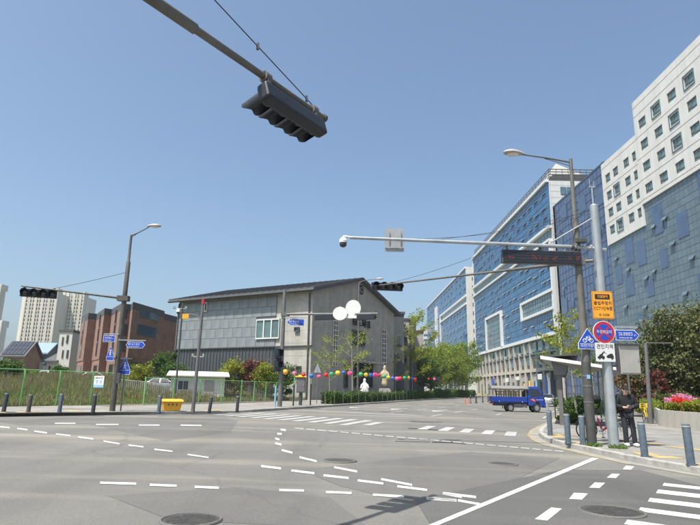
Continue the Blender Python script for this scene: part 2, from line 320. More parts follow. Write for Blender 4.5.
def resample(poly, step):
    out = []; P = [Vector((p[0], p[1])) for p in poly]; carry = 0.0
    for a, b in zip(P, P[1:]):
        L = (b - a).length; t = carry
        while t < L: out.append(a + (b - a) * (t / L)); t += step
        carry = t - L
    return out
def offset(poly, d):
    P = [Vector((p[0], p[1])) for p in poly]; out = []
    for i, p in enumerate(P):
        t = (P[min(i + 1, len(P) - 1)] - P[max(i - 1, 0)]).normalized(); out.append((p.x - t.y * d, p.y + t.x * d))
    return out
def on_line(px, py, poly):                              # where the pixel's column crosses a line on the ground
    d = ray(px, py)
    for a, b in zip(poly, poly[1:]):
        ex, ey = b[0] - a[0], b[1] - a[1]; den = d.x * ey - d.y * ex
        if abs(den) < 1e-9: continue
        t = (a[0] * ey - a[1] * ex) / den; s = (a[0] * d.y - a[1] * d.x) / den
        if t > 0 and -1e-6 <= s <= 1: return O + d * t
    return None
ORD = ['first', 'second', 'third', 'fourth', 'fifth', 'sixth', 'seventh', 'eighth', 'ninth', 'tenth', 'eleventh', 'twelfth', 'thirteenth', 'fourteenth', 'fifteenth', 'sixteenth', 'seventeenth', 'eighteenth', 'nineteenth', 'twentieth']

# ============================================================ SETTING
tag(sheet('ground', [(-1800, -900), (1800, -900), (1800, 2400), (-1800, 2400)], -.30, 'field'), None, kind='structure')
road = tag(sheet('road', [(-140, -90), (150, -90), (150, 700), (-140, 700)], 0, 'asphalt'), None, kind='structure')
KL = [(-70, -24), (-26, 14.6), (-19.5, 20.6)] + [tuple(G(*p).xy) for p in [(-40, 416), (0, 415.5), (100, 415), (190, 414.3), (236, 413.4), (252, 412.2), (268, 411), (300, 409.0), (340, 406.2), (380, 403.5), (430, 399.6)]] + \
     [(22.4, 117.5), (31.2, 139.5), (36.5, 158), (39, 180), (40, 210), (40, 640)]
KR = [(60, -28), (24, -2), (12, 7.5), (8.7, 10.4)] + [tuple(G(*p).xy) for p in [(720, 478), (700, 474.6), (643, 464.5), (607, 457), (584, 451.5), (558, 446), (545, 441), (538.5, 436), (540, 431), (548, 426), (558, 421), (565, 413), (568, 407)]] + \
     [(33.8, 88), (40.3, 104.5), (46, 120), (50, 138), (52.2, 160), (53, 200), (53, 640)]
def kerb(name, line, side, vis):
    # stones one metre long near the camera, one joined run beyond
    root_ = bpy.data.objects.new(name, None); COL.objects.link(root_); root_['kind'] = 'structure'
    st = None; P = resample(offset(line, side * .09), 1.0); far = MB()
    for a, b in zip(P, P[1:]):
        c = (a + b) / 2; d = b - a; L = d.length
        if vis(c):
            if st is None:
                st = obj('kerb_stone', MB().box((0, 0, 0), (1.012, .18, .40)), 'kerb_stone', root_, bev=.018); o = st
            else: o = inst(st, root_)
            o.location = (c.x, c.y, gz(c.x, c.y) - .05 + random.uniform(-.006, .006)); o.rotation_euler = (0, random.uniform(-.004, .004), math.atan2(d.y, d.x)); o.scale = (L - .004 + .0, 1, 1)
        else: far.box((c.x, c.y, gz(c.x, c.y) - .05), (L, .18, .40), math.atan2(d.y, d.x))
    if far.v: obj('kerb_run', far, 'kerb_stone', root_)
    return root_
kerb('far_kerb', KL, 1, lambda c: -16 < c.x < 14 and 22 < c.y < 97)
kerb('corner_kerb', KR, -1, lambda c: 9 < c.y < 72 and c.x < 28)
FEN = [(-34, 1), (-21, 23.3)] + [tuple(G(*p, .15).xy) for p in [(0, 406.5), (36, 406), (72, 405.5), (146, 405), (240, 403), (311, 399.6)]]     # foot of the fence
kl_in = offset(KL, .175)
lw = [p for p in kl_in if p[1] < 64]
back_l = [(-1.0, 66)] + FEN[::-1] + [(-40, -8), (-75, -38)]
tag(slab('pavement_left', lw + back_l, .14, 'pavers'), None, kind='structure')
klf = [p for p in kl_in if p[1] > 55]
tag(slab('pavement_avenue', klf + [(p[0] - 6.5, p[1]) for p in klf[::-1]], .133, 'pavers'), None, kind='structure')
kr_in = offset(KR, -.175)
tag(slab('plaza', kr_in + [(150, 640), (150, -88)], .14, 'pavers_pale'), None, kind='structure')
tag(slab('pavement_near', [(-22, -8), (-3.2, -8), (-3.2, .6), (-4.2, 1.6), (-22, 1.6)], .14, 'pavers'), None, kind='structure')
# field behind the fence, banked up towards the houses
fa, fb = Vector(FEN[2]), Vector(FEN[-1]); fd = (fb - fa).normalized(); fn = Vector((-fd.y, fd.x))
def fieldz(x, y):
    d = (Vector((x, y)) - fa).dot(fn); t = max(0, min(1, (d - 1) / 26)); return gz(x, y) + .12 + 1.05 * t * t * (3 - 2 * t)
mb = MB(); n1, n2 = 60, 40; us = [-70 + 330 * i / n1 for i in range(n1 + 1)]; ds = [.02 + 230 * (j / n2) ** 2.2 for j in range(n2 + 1)]
vs = []
for u in us:
    for d in ds:
        base = fa + fd * u
        p = base + fn * d
        vs.append((p.x, p.y, fieldz(p.x, p.y)))
mb.add(vs, [(i * (n2 + 1) + j, (i + 1) * (n2 + 1) + j, (i + 1) * (n2 + 1) + j + 1, i * (n2 + 1) + j + 1) for i in range(n1) for j in range(n2) if us[i] < 62 or j > 0])
tag(obj('field', mb, 'field', smooth=True), None, kind='structure')

# ---- painted markings and patches, pieces of the road
def px_strip(a, b, th, m='road_white', dz=.008, name='lane_dash', ext=0):
    A0, B0 = G(a[0], a[1] - th / 2), G(b[0], b[1] - th / 2); A1, B1 = G(a[0], a[1] + th / 2), G(b[0], b[1] + th / 2)
    if ext: B0 = B0 + (B0 - A0).normalized() * ext; B1 = B1 + (B1 - A1).normalized() * ext
    return sheet(name, [A0, B0, B1, A1], dz, m, road)
def cr(o, s, *pts): return [(o[0] + p[0] / s, o[1] + p[1] / s) for p in pts]
for ip, pts in enumerate(([(-8, 403.5 + 17), (60, 418.4), (130, 417.4), (226, 418.2), (238, 421), (230, 432.5), (165, 441), (96, 425.5), (90, 424), (20, 425.5)],
            [(108, 496), (240, 487), (330, 498), (372, 530), (170, 520)], [(300, 470), (370, 462), (470, 452), (560, 458), (520, 478), (430, 508), (340, 486)],
            [(415, 500), (560, 470), (640, 470), (700, 486), (700, 540), (440, 540)])):
    sheet('road_patch', [G(*p) for p in pts], .0022 + .0009 * ip, 'asphalt_new' if ip == 3 else 'asphalt_patch', road)
o = (0, 380); s = 2.917
for a, b in [((292, 301), (397, 304)), ((437, 307), (515, 310)), ((568, 313), (638, 316))]: px_strip(*cr(o, s, a, b), 2.2)
for a, b in [((160, 127), (220, 127)), ((280, 130), (346, 130)), ((405, 132), (465, 132)), ((527, 132), (588, 133))]: px_strip(*cr(o, s, a, b), 1.0)
for a, b in [((0, 137), (28, 140)), ((50, 142), (80, 146)), ((100, 150), (137, 155)), ((163, 158), (205, 163)), ((228, 167), (272, 173)), ((302, 179), (348, 187)), ((375, 191), (418, 196)), ((450, 203), (503, 209)), ((547, 218), (608, 227))]: px_strip(*cr(o, s, a, b), 1.35)
o = (220, 390)
for a, b in [((173, 293), (245, 295)), ((309, 299), (384, 302)), ((446, 307), (537, 312)), ((603, 318), (690, 324))]: px_strip(*cr(o, s, a, b), 2.3)
for a, b in [((120, 223), (178, 230)), ((208, 236), (275, 244)), ((302, 250), (375, 258)), ((402, 265), (476, 274)), ((517, 282), (604, 293))]: px_strip(*cr(o, s, a, b), 2.1)
for a, b in [((333, 226), (400, 239)), ((470, 261), (560, 278)), ((232, 197), (282, 209)), ((180, 176), (211, 184)), ((650, 303), (705, 314))]: px_strip(*cr(o, s, a, b), 2.0)
for a, b in [((161, 156), (179, 160)), ((161, 142), (173, 145)), ((167, 128), (180, 129)), ((177, 116), (192, 118))]: px_strip(*cr(o, s, a, b), 1.9)
o = (420, 400); s = 2.5
for q in ([(328, 270), (355, 273), (318, 303), (287, 299)], [(385, 233), (420, 235), (405, 250), (373, 248)], [(437, 207), (463, 208), (449, 221), (423, 220)], [(480, 185), (500, 186), (490, 196), (467, 195)], [(515, 165), (536, 167), (528, 175), (507, 174)]):
    sheet('crossing_dash', [G(*p) for p in cr(o, s, *q)], .008, 'road_white', road)
st = [G(*p) for p in cr(o, s, (431, 145), (447, 147), (52, 312), (27, 312))]
st[2] += (st[2] - st[1]).normalized() * 4; st[3] += (st[3] - st[0]).normalized() * 4
sheet('stop_line', st, .009, 'road_white', road)
for a, b in [((58, 234), (140, 244)), ((16, 246), (90, 252)), ((95, 252), (150, 262))]: px_strip(*cr(o, s, a, b), 2.3)
o = (610, 410); s = 4.567
for q in ([(247, 335), (411, 352), (411, 366), (240, 347)], [(220, 365), (411, 389), (411, 405), (210, 381)], [(183, 403), (411, 430), (411, 447), (173, 420)], [(140, 447), (411, 482), (411, 503), (128, 464)], [(80, 503), (411, 553), (411, 578), (65, 524)]):
    p = [G(*k) for k in cr(o, s, *q)]
    for i, j in ((1, 0), (2, 3)): p[i] = p[j] + Vector((.82, -.57, 0)) * 3.6
    sheet('crossing_stripe', p, .008, 'road_white', road)
sheet('crossing_stripe', [(8.2, 11.0), (9.8, 9.9), (9.55, 9.55), (8.0, 10.65)], .008, 'road_white', road)
sd = Vector((math.sin(R(18)), math.cos(R(18)))); cd = Vector((.805, -.593)); c0 = Vector((-6.2, 32.0))
for i in range(18):
    if i in (11, 12): continue
    c = c0 + cd * (i * .92); sn_ = Vector((sd.y, -sd.x)) * .20; h = 2.15 if i < 10 else 1.2
    sheet('crossing_stripe', [c - sd * h - sn_, c - sd * h + sn_, c + sd * h + sn_, c + sd * h - sn_], .008, 'road_white_worn', road)
for i in range(24):                                     # dotted guide line across the mouth of the avenue
    t = i / 24.0; a = (295 + (566 - 295) * t, 428.2 + (452 - 428.2) * t); b = (a[0] + 8.6, a[1] + .75)
    px_strip(a, b, .8, 'road_white_worn', name='guide_dash')
ad = Vector((math.sin(R(22)), math.cos(R(22)))); an = Vector((ad.y, -ad.x))
def avenue_line(c, off, t0, t1, w, gap=None, m='road_white_worn', name='lane_dash'):
    t = t0
    while t < t1:
        e = min(t1, t + (gap[0] if gap else t1 - t0)); p = c + an * off
        a = p + ad * t; b = p + ad * e
        sheet(name, [a - an * w / 2, b - an * w / 2, b + an * w / 2, a + an * w / 2], .008, m, road); t += (gap[0] + gap[1]) if gap else 1e9
ac = Vector((2.88, 38.8))
for off in (-3.4, 0.0): avenue_line(ac, off, 0, 62, .16, (3, 4))
avenue_line(ac, 3.3, -2, 20, .16, (3, 4)); avenue_line(ac, 6.4, 4, 60, .16, (3, 4))
avenue_line(ac, 9.6, 2, 60, .15, (3, 4)); avenue_line(ac, 3.3, 22, 62, .15, None, 'road_yellow', 'centre_line')
sl_ = [ac + an * -7.2 + ad * -2.5, ac + an * 3.0 + ad * -2.5]; sheet('stop_line', [sl_[0], sl_[1], sl_[1] + ad * .4, sl_[0] + ad * .4], .0085, 'road_white_worn', road)
for off in (-5.2, -1.7, 1.6):                           # straight-on arrows before the far crossing
    c = ac + an * off + ad * 7
    sheet('lane_arrow', [c - an * .09, c + an * .09, c + an * .09 + ad * 3.2, c - an * .09 + ad * 3.2], .008, 'road_white_worn', road)
    c = c - ad * 1.6; sheet('lane_arrow', [c, c + an * .45 + ad * 1.6, c - an * .45 + ad * 1.6], .008, 'road_white', road)
for a, b, th in (((408, 428.4), (424, 429.0), .7), ((422, 429.0), (444, 430.6), .8), ((395, 441.4), (430, 442.2), .4), ((432, 442.2), (462, 443.0), 1.0), ((446, 441.5), (466, 444.4), .5)):
    px_strip(a, b, th, 'tar', .0075, 'tar_seam')
yk = [p for p in offset(KR, .35) if 13 < p[1] < 60 and p[0] < 22]
for a, b in zip(yk, yk[1:]):
    a = Vector(a); b = Vector(b); n_ = Vector((-(b - a).y, (b - a).x)).normalized() * .06; sheet('kerb_line', [a - n_, b - n_, b + n_, a + n_], .008, 'road_yellow', road)
gk = resample(offset(KR, .16), .9)
gm = MB()
for a, b in zip(gk, gk[1:]):
    if 9 < a.y < 60 and a.x < 24:
        n_ = Vector((-(b - a).y, (b - a).x)).normalized() * .15; gm.quad(P3(a - n_, .0066), P3(b - n_, .0066), P3(b + n_, .0066), P3(a + n_, .0066))
obj('gutter', gm, 'gutter', road)
# tactile paving on the pavements
def tact(a, b, w, dz=.146):
    a = Vector(a); b = Vector(b); n_ = Vector((-(b - a).y, (b - a).x)).normalized() * w / 2
    return tag(sheet('tactile_paving', [a - n_, b - n_, b + n_, a + n_], dz, 'tactile'), None, kind='structure')
for a, b, w in [((553, 434.5), (560, 437.5), .5), ((576, 441.5), (584, 443), .45), ((555, 434), (603, 437), .33), ((632, 441), (662, 444.5), .45), ((660, 455.5), (672, 458.3), .6), ((690, 463), (704, 465), .6), ((668, 446), (720, 452), .4), ((640, 452.0), (650, 455), .5)]:
    tact(G(*a, .15).xy, G(*b, .15).xy, w)
for a, b, w in [((16, 411.8), (38, 411.6), .9), ((203, 410.6), (222, 410.2), 1.0), ((-4, 412), (6, 412), .8), ((66, 410.6), (80, 410.4), .8)]:
    tact(G(*a, .15).xy, G(*b, .15).xy, w)
def manhole(px, py, r, label, m='manhole'):
    p = G(px, py); t = thing('manhole_cover', label, 'manhole cover', (p.x, p.y, p.z))
    mb = MB(); mb.cyl((0, 0, -.05), (0, 0, .012), r, r, 32); obj('cover', mb, m, t, bev=.004)
    mb = MB()
    for k in range(7):
        y = (k - 3) * r * .24; h = math.sqrt(max(.01, (r * .85) ** 2 - y * y))
        mb.box((0, y, .0135), (2 * h, r * .09, .008))
    obj('rib', mb, m, t)
    mb = MB(); mb.torus((0, 0, .006), r * 1.06, .02, 'z', 36, 6); obj('rim', mb, 'asphalt_patch', t); return t
manhole(612, 512, .40, 'round ribbed manhole cover beside the stop line and near crossing stripes')
manhole(340, 461, .34, 'worn round manhole cover in the middle of the intersection', 'asphalt_new')
manhole(191, 520.5, .33, 'dark round manhole cover at the bottom edge left of the signal shadow')
manhole(503, 464.3, .30, 'flat round manhole cover in the lane left of the corner kerb', 'asphalt_new')

# ============================================================ BUILDINGS ON THE RIGHT (facade plane x = 58)
FX = 58.0
def grid_bars(mb, y0, y1, z0, z1, dy, dz, x=FX, t=.05, d=.06):
    n = max(1, round((y1 - y0) / dy)); k = max(1, round((z1 - z0) / dz))
    for i in range(n + 1): y = y0 + (y1 - y0) * i / n; mb.box((x - d / 2, y, (z0 + z1) / 2), (d, t, z1 - z0))
    for j in range(k + 1): z = z0 + (z1 - z0) * j / k; mb.box((x - d / 2 - .003, (y0 + y1) / 2, z), (d, y1 - y0, t))
def vents(root_, spots, w, h, ang, mglass='glass_grey', src=None):
    first = src
    for y, z in spots:
        if first is None:
            mb = MB(); mb.box((-math.sin(ang) * h / 2, 0, -math.cos(ang) * h / 2), (.06, w, h), 0, 0, ang); first = obj('awning_window', mb, mglass, root_)
            o = first
        else: o = inst(first, root_)
        o.location = Vector((FX - .08, y, z)) - root_.location
    return first
# ---- building A : white upper storeys over grey-green glass, navy glass block at its far end
A = thing('office_building', 'office block with white punched-window upper storeys over grey-green glass, at far right', 'building', (FX, 70, 0))
def AO(name, mb, m, parent=None, **k): return obj(name, mb, m, parent or A, world=True, **k)
AO('core', MB().bb((FX + 1.2, 40, -.6), (FX + 34, 153.4, 52)), 'dark_grey')
AO('glass_wall', MB().bb((FX, 40, 9.0), (FX + 1.2, 120.9, 34.3)).bb((FX, 40, 34.3), (FX + 1.2, 105.3, 38.6)), 'glass_green')
mb = MB(); grid_bars(mb, 40, 120.9, 9.0, 34.3, 1.3, 1.265, t=.04, d=.02); grid_bars(mb, 40, 105.3, 35.56, 38.6, 1.3, 1.265, t=.04, d=.02); tag(AO('mullions', mb, 'mullion_grey'), None, kind='stuff')
AO('navy_glass_wall', MB().bb((FX + .25, 120.9, -.6), (FX + 1.2, 153.6, 54)).bb((FX + .25, 152.4, -.6), (FX + 20, 153.65, 54)), 'glass_navy')
mb = MB(); grid_bars(mb, 120.9, 153.6, 0, 54, 2.0, 2.0, x=FX + .25, t=.07); tag(AO('mullions', mb, 'mullion'), None, kind='stuff')
AO('navy_parapet', MB().bb((FX + .15, 120.95, 54), (FX + 20, 153.7, 54.5)), 'mullion')
# white storeys, real openings
wins = []
rowsA = [(57.2, 'u'), (52.8, 'u'), (48.4, 'b'), (44.0, 'b'), (39.9, 'b')]
colsU = [102.3, 97.1, 91.9, 86.6, 81.3, 76.0, 70.7, 65.4, 60.1, 54.8]; colsB = [118.4, 114.7, 109.9, 106.6]
for z in (54.8, 50.2, 45.6, 41.1): wins += [(y, z, 2.7) for y in colsU]
for z in (49.4, 45.3, 41.3, 37.3): wins += [(y, z, 2.3 if y > 107 else 1.5) for y in colsB]
def punched_wall(y0, y1, z0, z1, ws, x0, x1):
    # one storey strip at a time between the openings
    mb = MB(); zs = sorted({round(w[1], 2) for w in ws}); H2 = 1.0; z = z0
    for zc in zs:
        mb.bb((x0, y0, z), (x1, y1, zc - H2)); y = y0
        for (yc, _, w) in sorted([w for w in ws if abs(w[1] - zc) < .01]): mb.bb((x0, y, zc - H2), (x1, yc - w / 2, zc + H2)); y = yc + w / 2
        mb.bb((x0, y, zc - H2), (x1, y1, zc + H2)); z = zc + H2
    mb.bb((x0, y0, z), (x1, y1, z1)); return mb
AO('white_wall', punched_wall(40, 105.3, 38.6, 60.6, [w for w in wins if w[0] < 105.3], FX - .35, FX + .6), 'tile_white')
AO('white_wall', punched_wall(105.3, 121.2, 34.3, 53.6, [w for w in wins if w[0] > 105.3], FX - .33, FX + .6), 'tile_white')
AO('white_block', MB().bb((FX + .62, 40, 40), (FX + 34, 105.25, 60.4)).bb((FX + .62, 105.25, 36), (FX + 34, 121.15, 53.4)), 'tile_white')
mb = MB()
for z in (59.2, 57.2, 52.5, 47.9, 43.4, 39.4): mb.bb((FX - .38, 40, z - .04), (FX - .345, 105.3, z + .04))
for z in (52.4, 47.3, 43.3, 39.3): mb.bb((FX - .36, 105.3, z - .04), (FX - .325, 121.2, z + .04))
AO('wall_joint', mb, 'concrete')
mb = MB(); mb.bb((-.05, -1.25, -1.12), (.02, 1.25, -1.02)).bb((-.05, -1.25, 1.02), (.02, 1.25, 1.12)).bb((-.05, -1.25, -1.02), (.02, -1.17, 1.02)).bb((-.05, 1.17, -1.02), (.02, 1.25, 1.02)).bb((-.05, .25, -1.02), (.02, .35, 1.02)).bb((-.05, .35, -.3), (.02, 1.17, -.22)).bb((-.05, -1.17, -.55), (.02, .25, -.47))
wf = None
for i, (y, z, w) in enumerate(wins):
    if wf is None:
        wf = obj('window', mb, 'pole_grey', A); wp = obj('pane', MB().bb((.03, -1.25, -1.12), (.06, 1.25, 1.12)), 'pane_teal', wf); f = wf
    else: f = inst(wf, A); inst(wp, f)
    f.location = (-.15, y - 70, z); f.scale = (1, w / 2.5, 1.0 / 1.12)
for y, z in ((97.1, 54.8), (91.9, 50.2), (91.9, 45.6), (114.7, 45.3), (114.7, 37.3), (86.6, 54.8)):      # pale surrounds on a few windows
    mb = MB(); w = 2.7 if y < 105 else 2.3
    for s in (-1, 1): mb.box((FX - .38, y + s * (w / 2 + .16), z), (.2, .16, 2.7)); mb.box((FX - .39, y, z + s * 1.28), (.2, w + .5, .16))
    AO('window_surround', mb, 'glass_grey')
vp = [(101, 34.2, 3.2, 5.5), (93.6, 31, 3.2, 4.5), (86.6, 36.5, 3, 5), (100.4, 26.5, 2.4, 3.6), (108, 29.5, 3.4, 5), (112.6, 31, 3.4, 5.2), (113.8, 24, 3.4, 4.4), (106, 22, 2.6, 3.2), (117.8, 27, 2.6, 4), (90, 20, 2.6, 3.2), (111, 16, 2.6, 3.2), (80, 28, 3.2, 5)]
for y, z, w, h in vp: AO('tinted_panel', MB().bb((FX - .09, y - w / 2, z - h / 2), (FX - .01, y + w / 2, z + h / 2)), 'glass_violet')
vents(A, [(102.6, 33.6), (98.6, 34), (97, 28.8), (113.5, 27.6), (107, 24.5), (116, 20.2), (112.5, 15.4), (104, 25.2), (95, 19.4), (108.4, 19), (100, 15.4), (118.4, 31), (92, 25)], 1.5, .8, R(30), 'glass_green')
vents(A, [(150, 46), (146, 40), (141, 48), (137, 44), (133, 38), (149, 30), (143, 26), (128, 46), (124, 40), (136, 22), (129, 28), (146, 18), (125, 20), (139, 33)], 1.5, .8, R(30), 'glass_navy')
for y, z in ((150, 42), (146, 50), (140, 36), (134, 48.5), (129, 34), (143, 20), (125, 30), (137, 27), (150, 25), (131, 18), (124, 47)):
    AO('tinted_panel', MB().bb((FX + .14, y - 2, z - 2), (FX + .2, y + 2, z + 2)), 'glass_violet')
# portal and ground storey of A
AO('portal_frame', MB().bb((FX - 1.6, 74, 13.4), (FX - .1, 100.5, 15.2)).bb((FX - 1.2, 97.5, .2), (FX - .1, 100, 13.4)), 'pole_grey')
AO('portal_soffit', MB().bb((FX - 1.0, 74, 11.8), (FX - .05, 97.5, 13.35)), 'dark_grey')
AO('ground_storey_glass', MB().bb((FX + .5, 40, -.5), (FX + 1.2, 120.9, 9.0)), 'pane_dark')
for k in range(14): AO('pier', MB().bb((FX - .25, 118.5 - 6 * k, -.3), (FX + .45, 119.7 - 6 * k, 9.2)), 'mullion_grey')
AO('lintel', MB().bb((FX - .2, 40, 8.7), (FX + .45, 120.9, 9.1)), 'mullion_grey')

# ---- building B : long blue curtain wall with white bands
Bd = thing('office_building', 'long blue glass office block with white bands and two white-framed insets', 'building', (FX, 156, 0))
def BO(name, mb, m, parent=None, **k): return obj(name, mb, m, parent or Bd, world=True, **k)
b0, b1 = 156.0, 257.0
BO('core', MB().bb((FX + 1, b0 + .4, -.6), (FX + 24, b1 - .3, 63.2)), 'tile_white')
BO('blue_glass_wall', MB().bb((FX, b0 + .5, 18.9), (FX + 1, b1, 45.0)).bb((FX, b0 + .5, 49.6), (FX + 1, b1, 63.0)), 'glass_blue')
BO('grey_glass_band', MB().bb((FX + .3, b0 + .5, 45.0), (FX + 1, b1, 49.6)), 'glass_grey')
mb = MB(); grid_bars(mb, b0 + .5, b1, 18.9, 45.0, 1.5, 2.0, t=.06); grid_bars(mb, b0 + .5, b1, 49.6, 63, 1.5, 2.0, t=.06); tag(BO('mullions', mb, 'mullion'), None, kind='stuff')
mb = MB(); grid_bars(mb, b0 + .5, b1, 45.6, 49.2, 3, 1.8, x=FX + .3, t=.06); tag(BO('mullions', mb, 'mullion_grey'), None, kind='stuff')
for z0, z1 in ((63.0, 63.9), (48.9, 49.7), (45.0, 45.7), (18.0, 19.0)): BO('white_band', MB().bb((FX - .7, b0, z0), (FX + .4, b1 + .3, z1)), 'band_white')
BO('corner_post', MB().bb((FX - .6, b0 - .3, 19.01), (FX + .4, b0 + .8, 44.98)), 'band_white')
BO('corner_post', MB().bb((FX - .3, b1 - .6, 19.01), (FX + .4, b1 + .3, 62.98)), 'band_white')
# vertical inset
BO('inset_glass', MB().bb((FX - .3, 211.5, 19.0), (FX - .05, 233.5, 31.4)), 'glass_grey')
BO('inset_frame', MB().bb((FX - .9, 210.3, 19.01), (FX - .02, 211.5, 32.4)).bb((FX - .9, 233.5, 19.01), (FX - .02, 234.7, 32.4)).bb((FX - .9, 211.5, 31.4), (FX - .02, 233.5, 32.4)), 'band_white')
BO('inset_glass', MB().bb((FX - .3, b0 + .8, 25.9), (FX - .05, 184.6, 30.3)), 'glass_grey')
BO('inset_frame', MB().bb((FX - .9, b0 - .2, 30.3), (FX - .02, 185.8, 31.1)).bb((FX - .9, b0 - .2, 25.1), (FX - .02, 185.8, 25.9)).bb((FX - .9, 184.6, 25.9), (FX - .02, 185.8, 30.3)), 'band_white')
mb = MB(); grid_bars(mb, 211.5, 233.5, 19, 31.4, 2.2, 1.8, x=FX - .3, t=.07); grid_bars(mb, b0 + .8, 184.6, 25.9, 30.3, 2.2, 1.5, x=FX - .3, t=.07); tag(BO('mullions', mb, 'mullion_grey'), None, kind='stuff')
sp = []
for z in (22.6, 26.5, 30.4, 34.3, 38.2, 42.1, 53.2, 57.0, 60.6):
    y = b0 + random.uniform(2, 5)
    while y < b1 - 3:
        inset = (211 < y < 235 and z < 33) or (y < 187 and 24.5 < z < 32)
        if not inset and random.random() < .85: sp.append((y, z + random.choice((0, 0, 0, -.9))))
        y += random.choice((4.5, 6, 6, 7.5, 9))
vents(Bd, sp, 3.4, .5, R(40), 'galv_pale')
# near end wall of B, white tiles with windows, seen over the navy block
BO('end_wall', MB().bb((FX + .41, b0 - .2, -.5), (FX + 24, b0 + .39, 63.3)), 'tile_white')
for z in (60.2, 55.2):
    for k in range(5):
        w = BO('window', MB().bb((FX + 3.6 + k * 1.9, b0 - .32, z - 1.2), (FX + 5.3 + k * 1.9, b0 - .19, z + 1.2)), 'mullion_grey')
        BO('pane', MB().bb((FX + 3.7 + k * 1.9, b0 - .36, z - 1.1), (FX + 5.2 + k * 1.9, b0 - .325, z + 1.1)), 'pane_sky', w)
mb = MB()
for k in range(13): mb.bb((FX + .6 + k * 1.8, b0 - .225, 40), (FX + .64 + k * 1.8, b0 - .19, 63))
for k in range(12): mb.bb((FX + .5, b0 - .228, 41 + k * 1.9), (FX + 24, b0 - .192, 41.05 + k * 1.9))
BO('wall_joint', mb, 'concrete')
# roof: railing, plant screen and pyramid skylight
mb = MB()
for z in (64.5, 65.3, 66.1, 66.9): mb.bb((FX + .6, b0, z), (FX + .7, b1, z + .28)).bb((FX + .7, b0 + .1, z), (FX + 18, b0 + .2, z + .28))
for k in range(34): mb.bb((FX + .62, b0 + .3 + k * 3, 63.9), (FX + .74, b0 + .45 + k * 3, 67.2))
for k in range(10): mb.bb((FX + 1 + k * 1.8, b0 + .25, 63.3), (FX + 1.12 + k * 1.8, b0 + .35, 67.2))
BO('roof_railing', mb, 'pole_brown')
BO('plant_screen', MB().bb((FX + 2.5, b0 + 2, 63.2), (FX + 18, b0 + 16, 66.2)), 'dark_grey')
mb = MB(); q = [(FX + 2, b0 + 6, 66.3), (FX + 17, b0 + 6, 66.3), (FX + 17, b0 + 20, 66.3), (FX + 2, b0 + 20, 66.3), (FX + 7.5, b0 + 12, 74.0)]
mb.add(q, [(0, 1, 4), (1, 2, 4), (2, 3, 4), (3, 0, 4), (0, 3, 2, 1)]); BO('roof_pyramid', mb, 'grey_box')
# podium of B
BO('podium_glass', MB().bb((FX + .45, b0 + .5, -.5), (FX + .99, b1, 17.9)), 'pane_dark')
for k in range(18):
    y = b0 + .4 + k * 5.85; warm = k % 6 in (2, 3, 4)
    m_ = 'stone_warm' if k >= 6 and k != 9 else ('mullion_grey' if k < 4 else 'stone_warm')
    BO('pier', MB().bb((FX - .4, y - .34, -.4), (FX + .44, y + .34, 17.95 if k % 3 else 15.0)), m_)
BO('storey_band', MB().bb((FX - .25, b0 + 1, 8.4), (FX + .43, b1, 9.4)), 'stone_warm')
BO('storey_band', MB().bb((FX - .3, b0 + 1, 13.6), (FX + .43, b1, 14.1)), 'mullion_grey')
for k in range(17):
    y = b0 + 3.3 + k * 5.85
    w = BO('window', MB().bb((FX + .2, y - 2.2, 10.4), (FX + .44, y + 2.2, 13.4)), 'mullion_grey'); BO('pane', MB().bb((FX + .14, y - 2, 10.6), (FX + .19, y + 2, 13.2)), 'pane_sky' if k % 3 else 'pane_dark', w)
    w = BO('window', MB().bb((FX + .2, y - 2.2, 14.4), (FX + .44, y + 2.2, 17.6)), 'mullion_grey'); BO('pane', MB().bb((FX + .14, y - 2, 14.6), (FX + .19, y + 2, 17.4)), 'pane_teal', w)
    w = BO('shopfront', MB().bb((FX + .2, y - 2.2, .3), (FX + .44, y + 2.2, 7.8)), 'grey_box' if k % 2 else 'dark_grey'); BO('pane', MB().bb((FX + .14, y - 1.9, .6), (FX + .19, y + 1.9, 5.6)), 'pane_dark', w)
for k, (y, c, z0, z1, w) in enumerate([(163, 'white', 1, 6.4, 2.0), (165.4, 'sign_blue', 1, 6.8, 1.5), (170.5, 'white', 6.0, 7.6, 3.4), (180.5, 'bright_yellow', 1, 5.8, 1.3), (186, 'bright_yellow', .8, 5.0, 1.1), (193, 'white', 6.2, 7.4, 4), (174, 'sky_sign', 1, 5.5, 1.2), (206, 'white', 5.8, 7.2, 4), (226, 'sign_blue', 4.5, 7.5, 2.8)]):
    BO('shop_banner', MB().bb((FX - .75, y - w / 2, z0), (FX - .58, y + w / 2, z1)), c)
BO('entrance_canopy', MB().bb((FX - 3.5, b0 + 1.5, 8.2), (FX - .36, b0 + 9, 9.0)), 'pole_grey')
# ---- building C : the farther blue block
Cb = thing('office_building', 'farther blue glass office block beyond the trees, with a white end wall of small windows', 'building', (FX, 273, 0))
def CO(name, mb, m, parent=None, **k): return obj(name, mb, m, parent or Cb, world=True, **k)
c0_, c1_ = 273.0, 414.0
CO('core', MB().bb((FX + 1, c0_ + .4, -.6), (FX + 24, c1_, 62)), 'tile_white')
CO('blue_glass_wall', MB().bb((FX, c0_ + .4, 17.5), (FX + 1, c1_, 45.0)).bb((FX, c0_ + .4, 48.5), (FX + 1, c1_, 62.4)), 'glass_blue')
CO('grey_glass_band', MB().bb((FX + .3, c0_ + .4, 45.0), (FX + 1, c1_, 48.5)), 'glass_grey')
mb = MB(); grid_bars(mb, c0_ + .4, c1_, 17.5, 45, 3, 4.0, t=.09); grid_bars(mb, c0_ + .4, c1_, 48.5, 62.4, 3, 4.0, t=.09); tag(CO('mullions', mb, 'mullion'), None, kind='stuff')
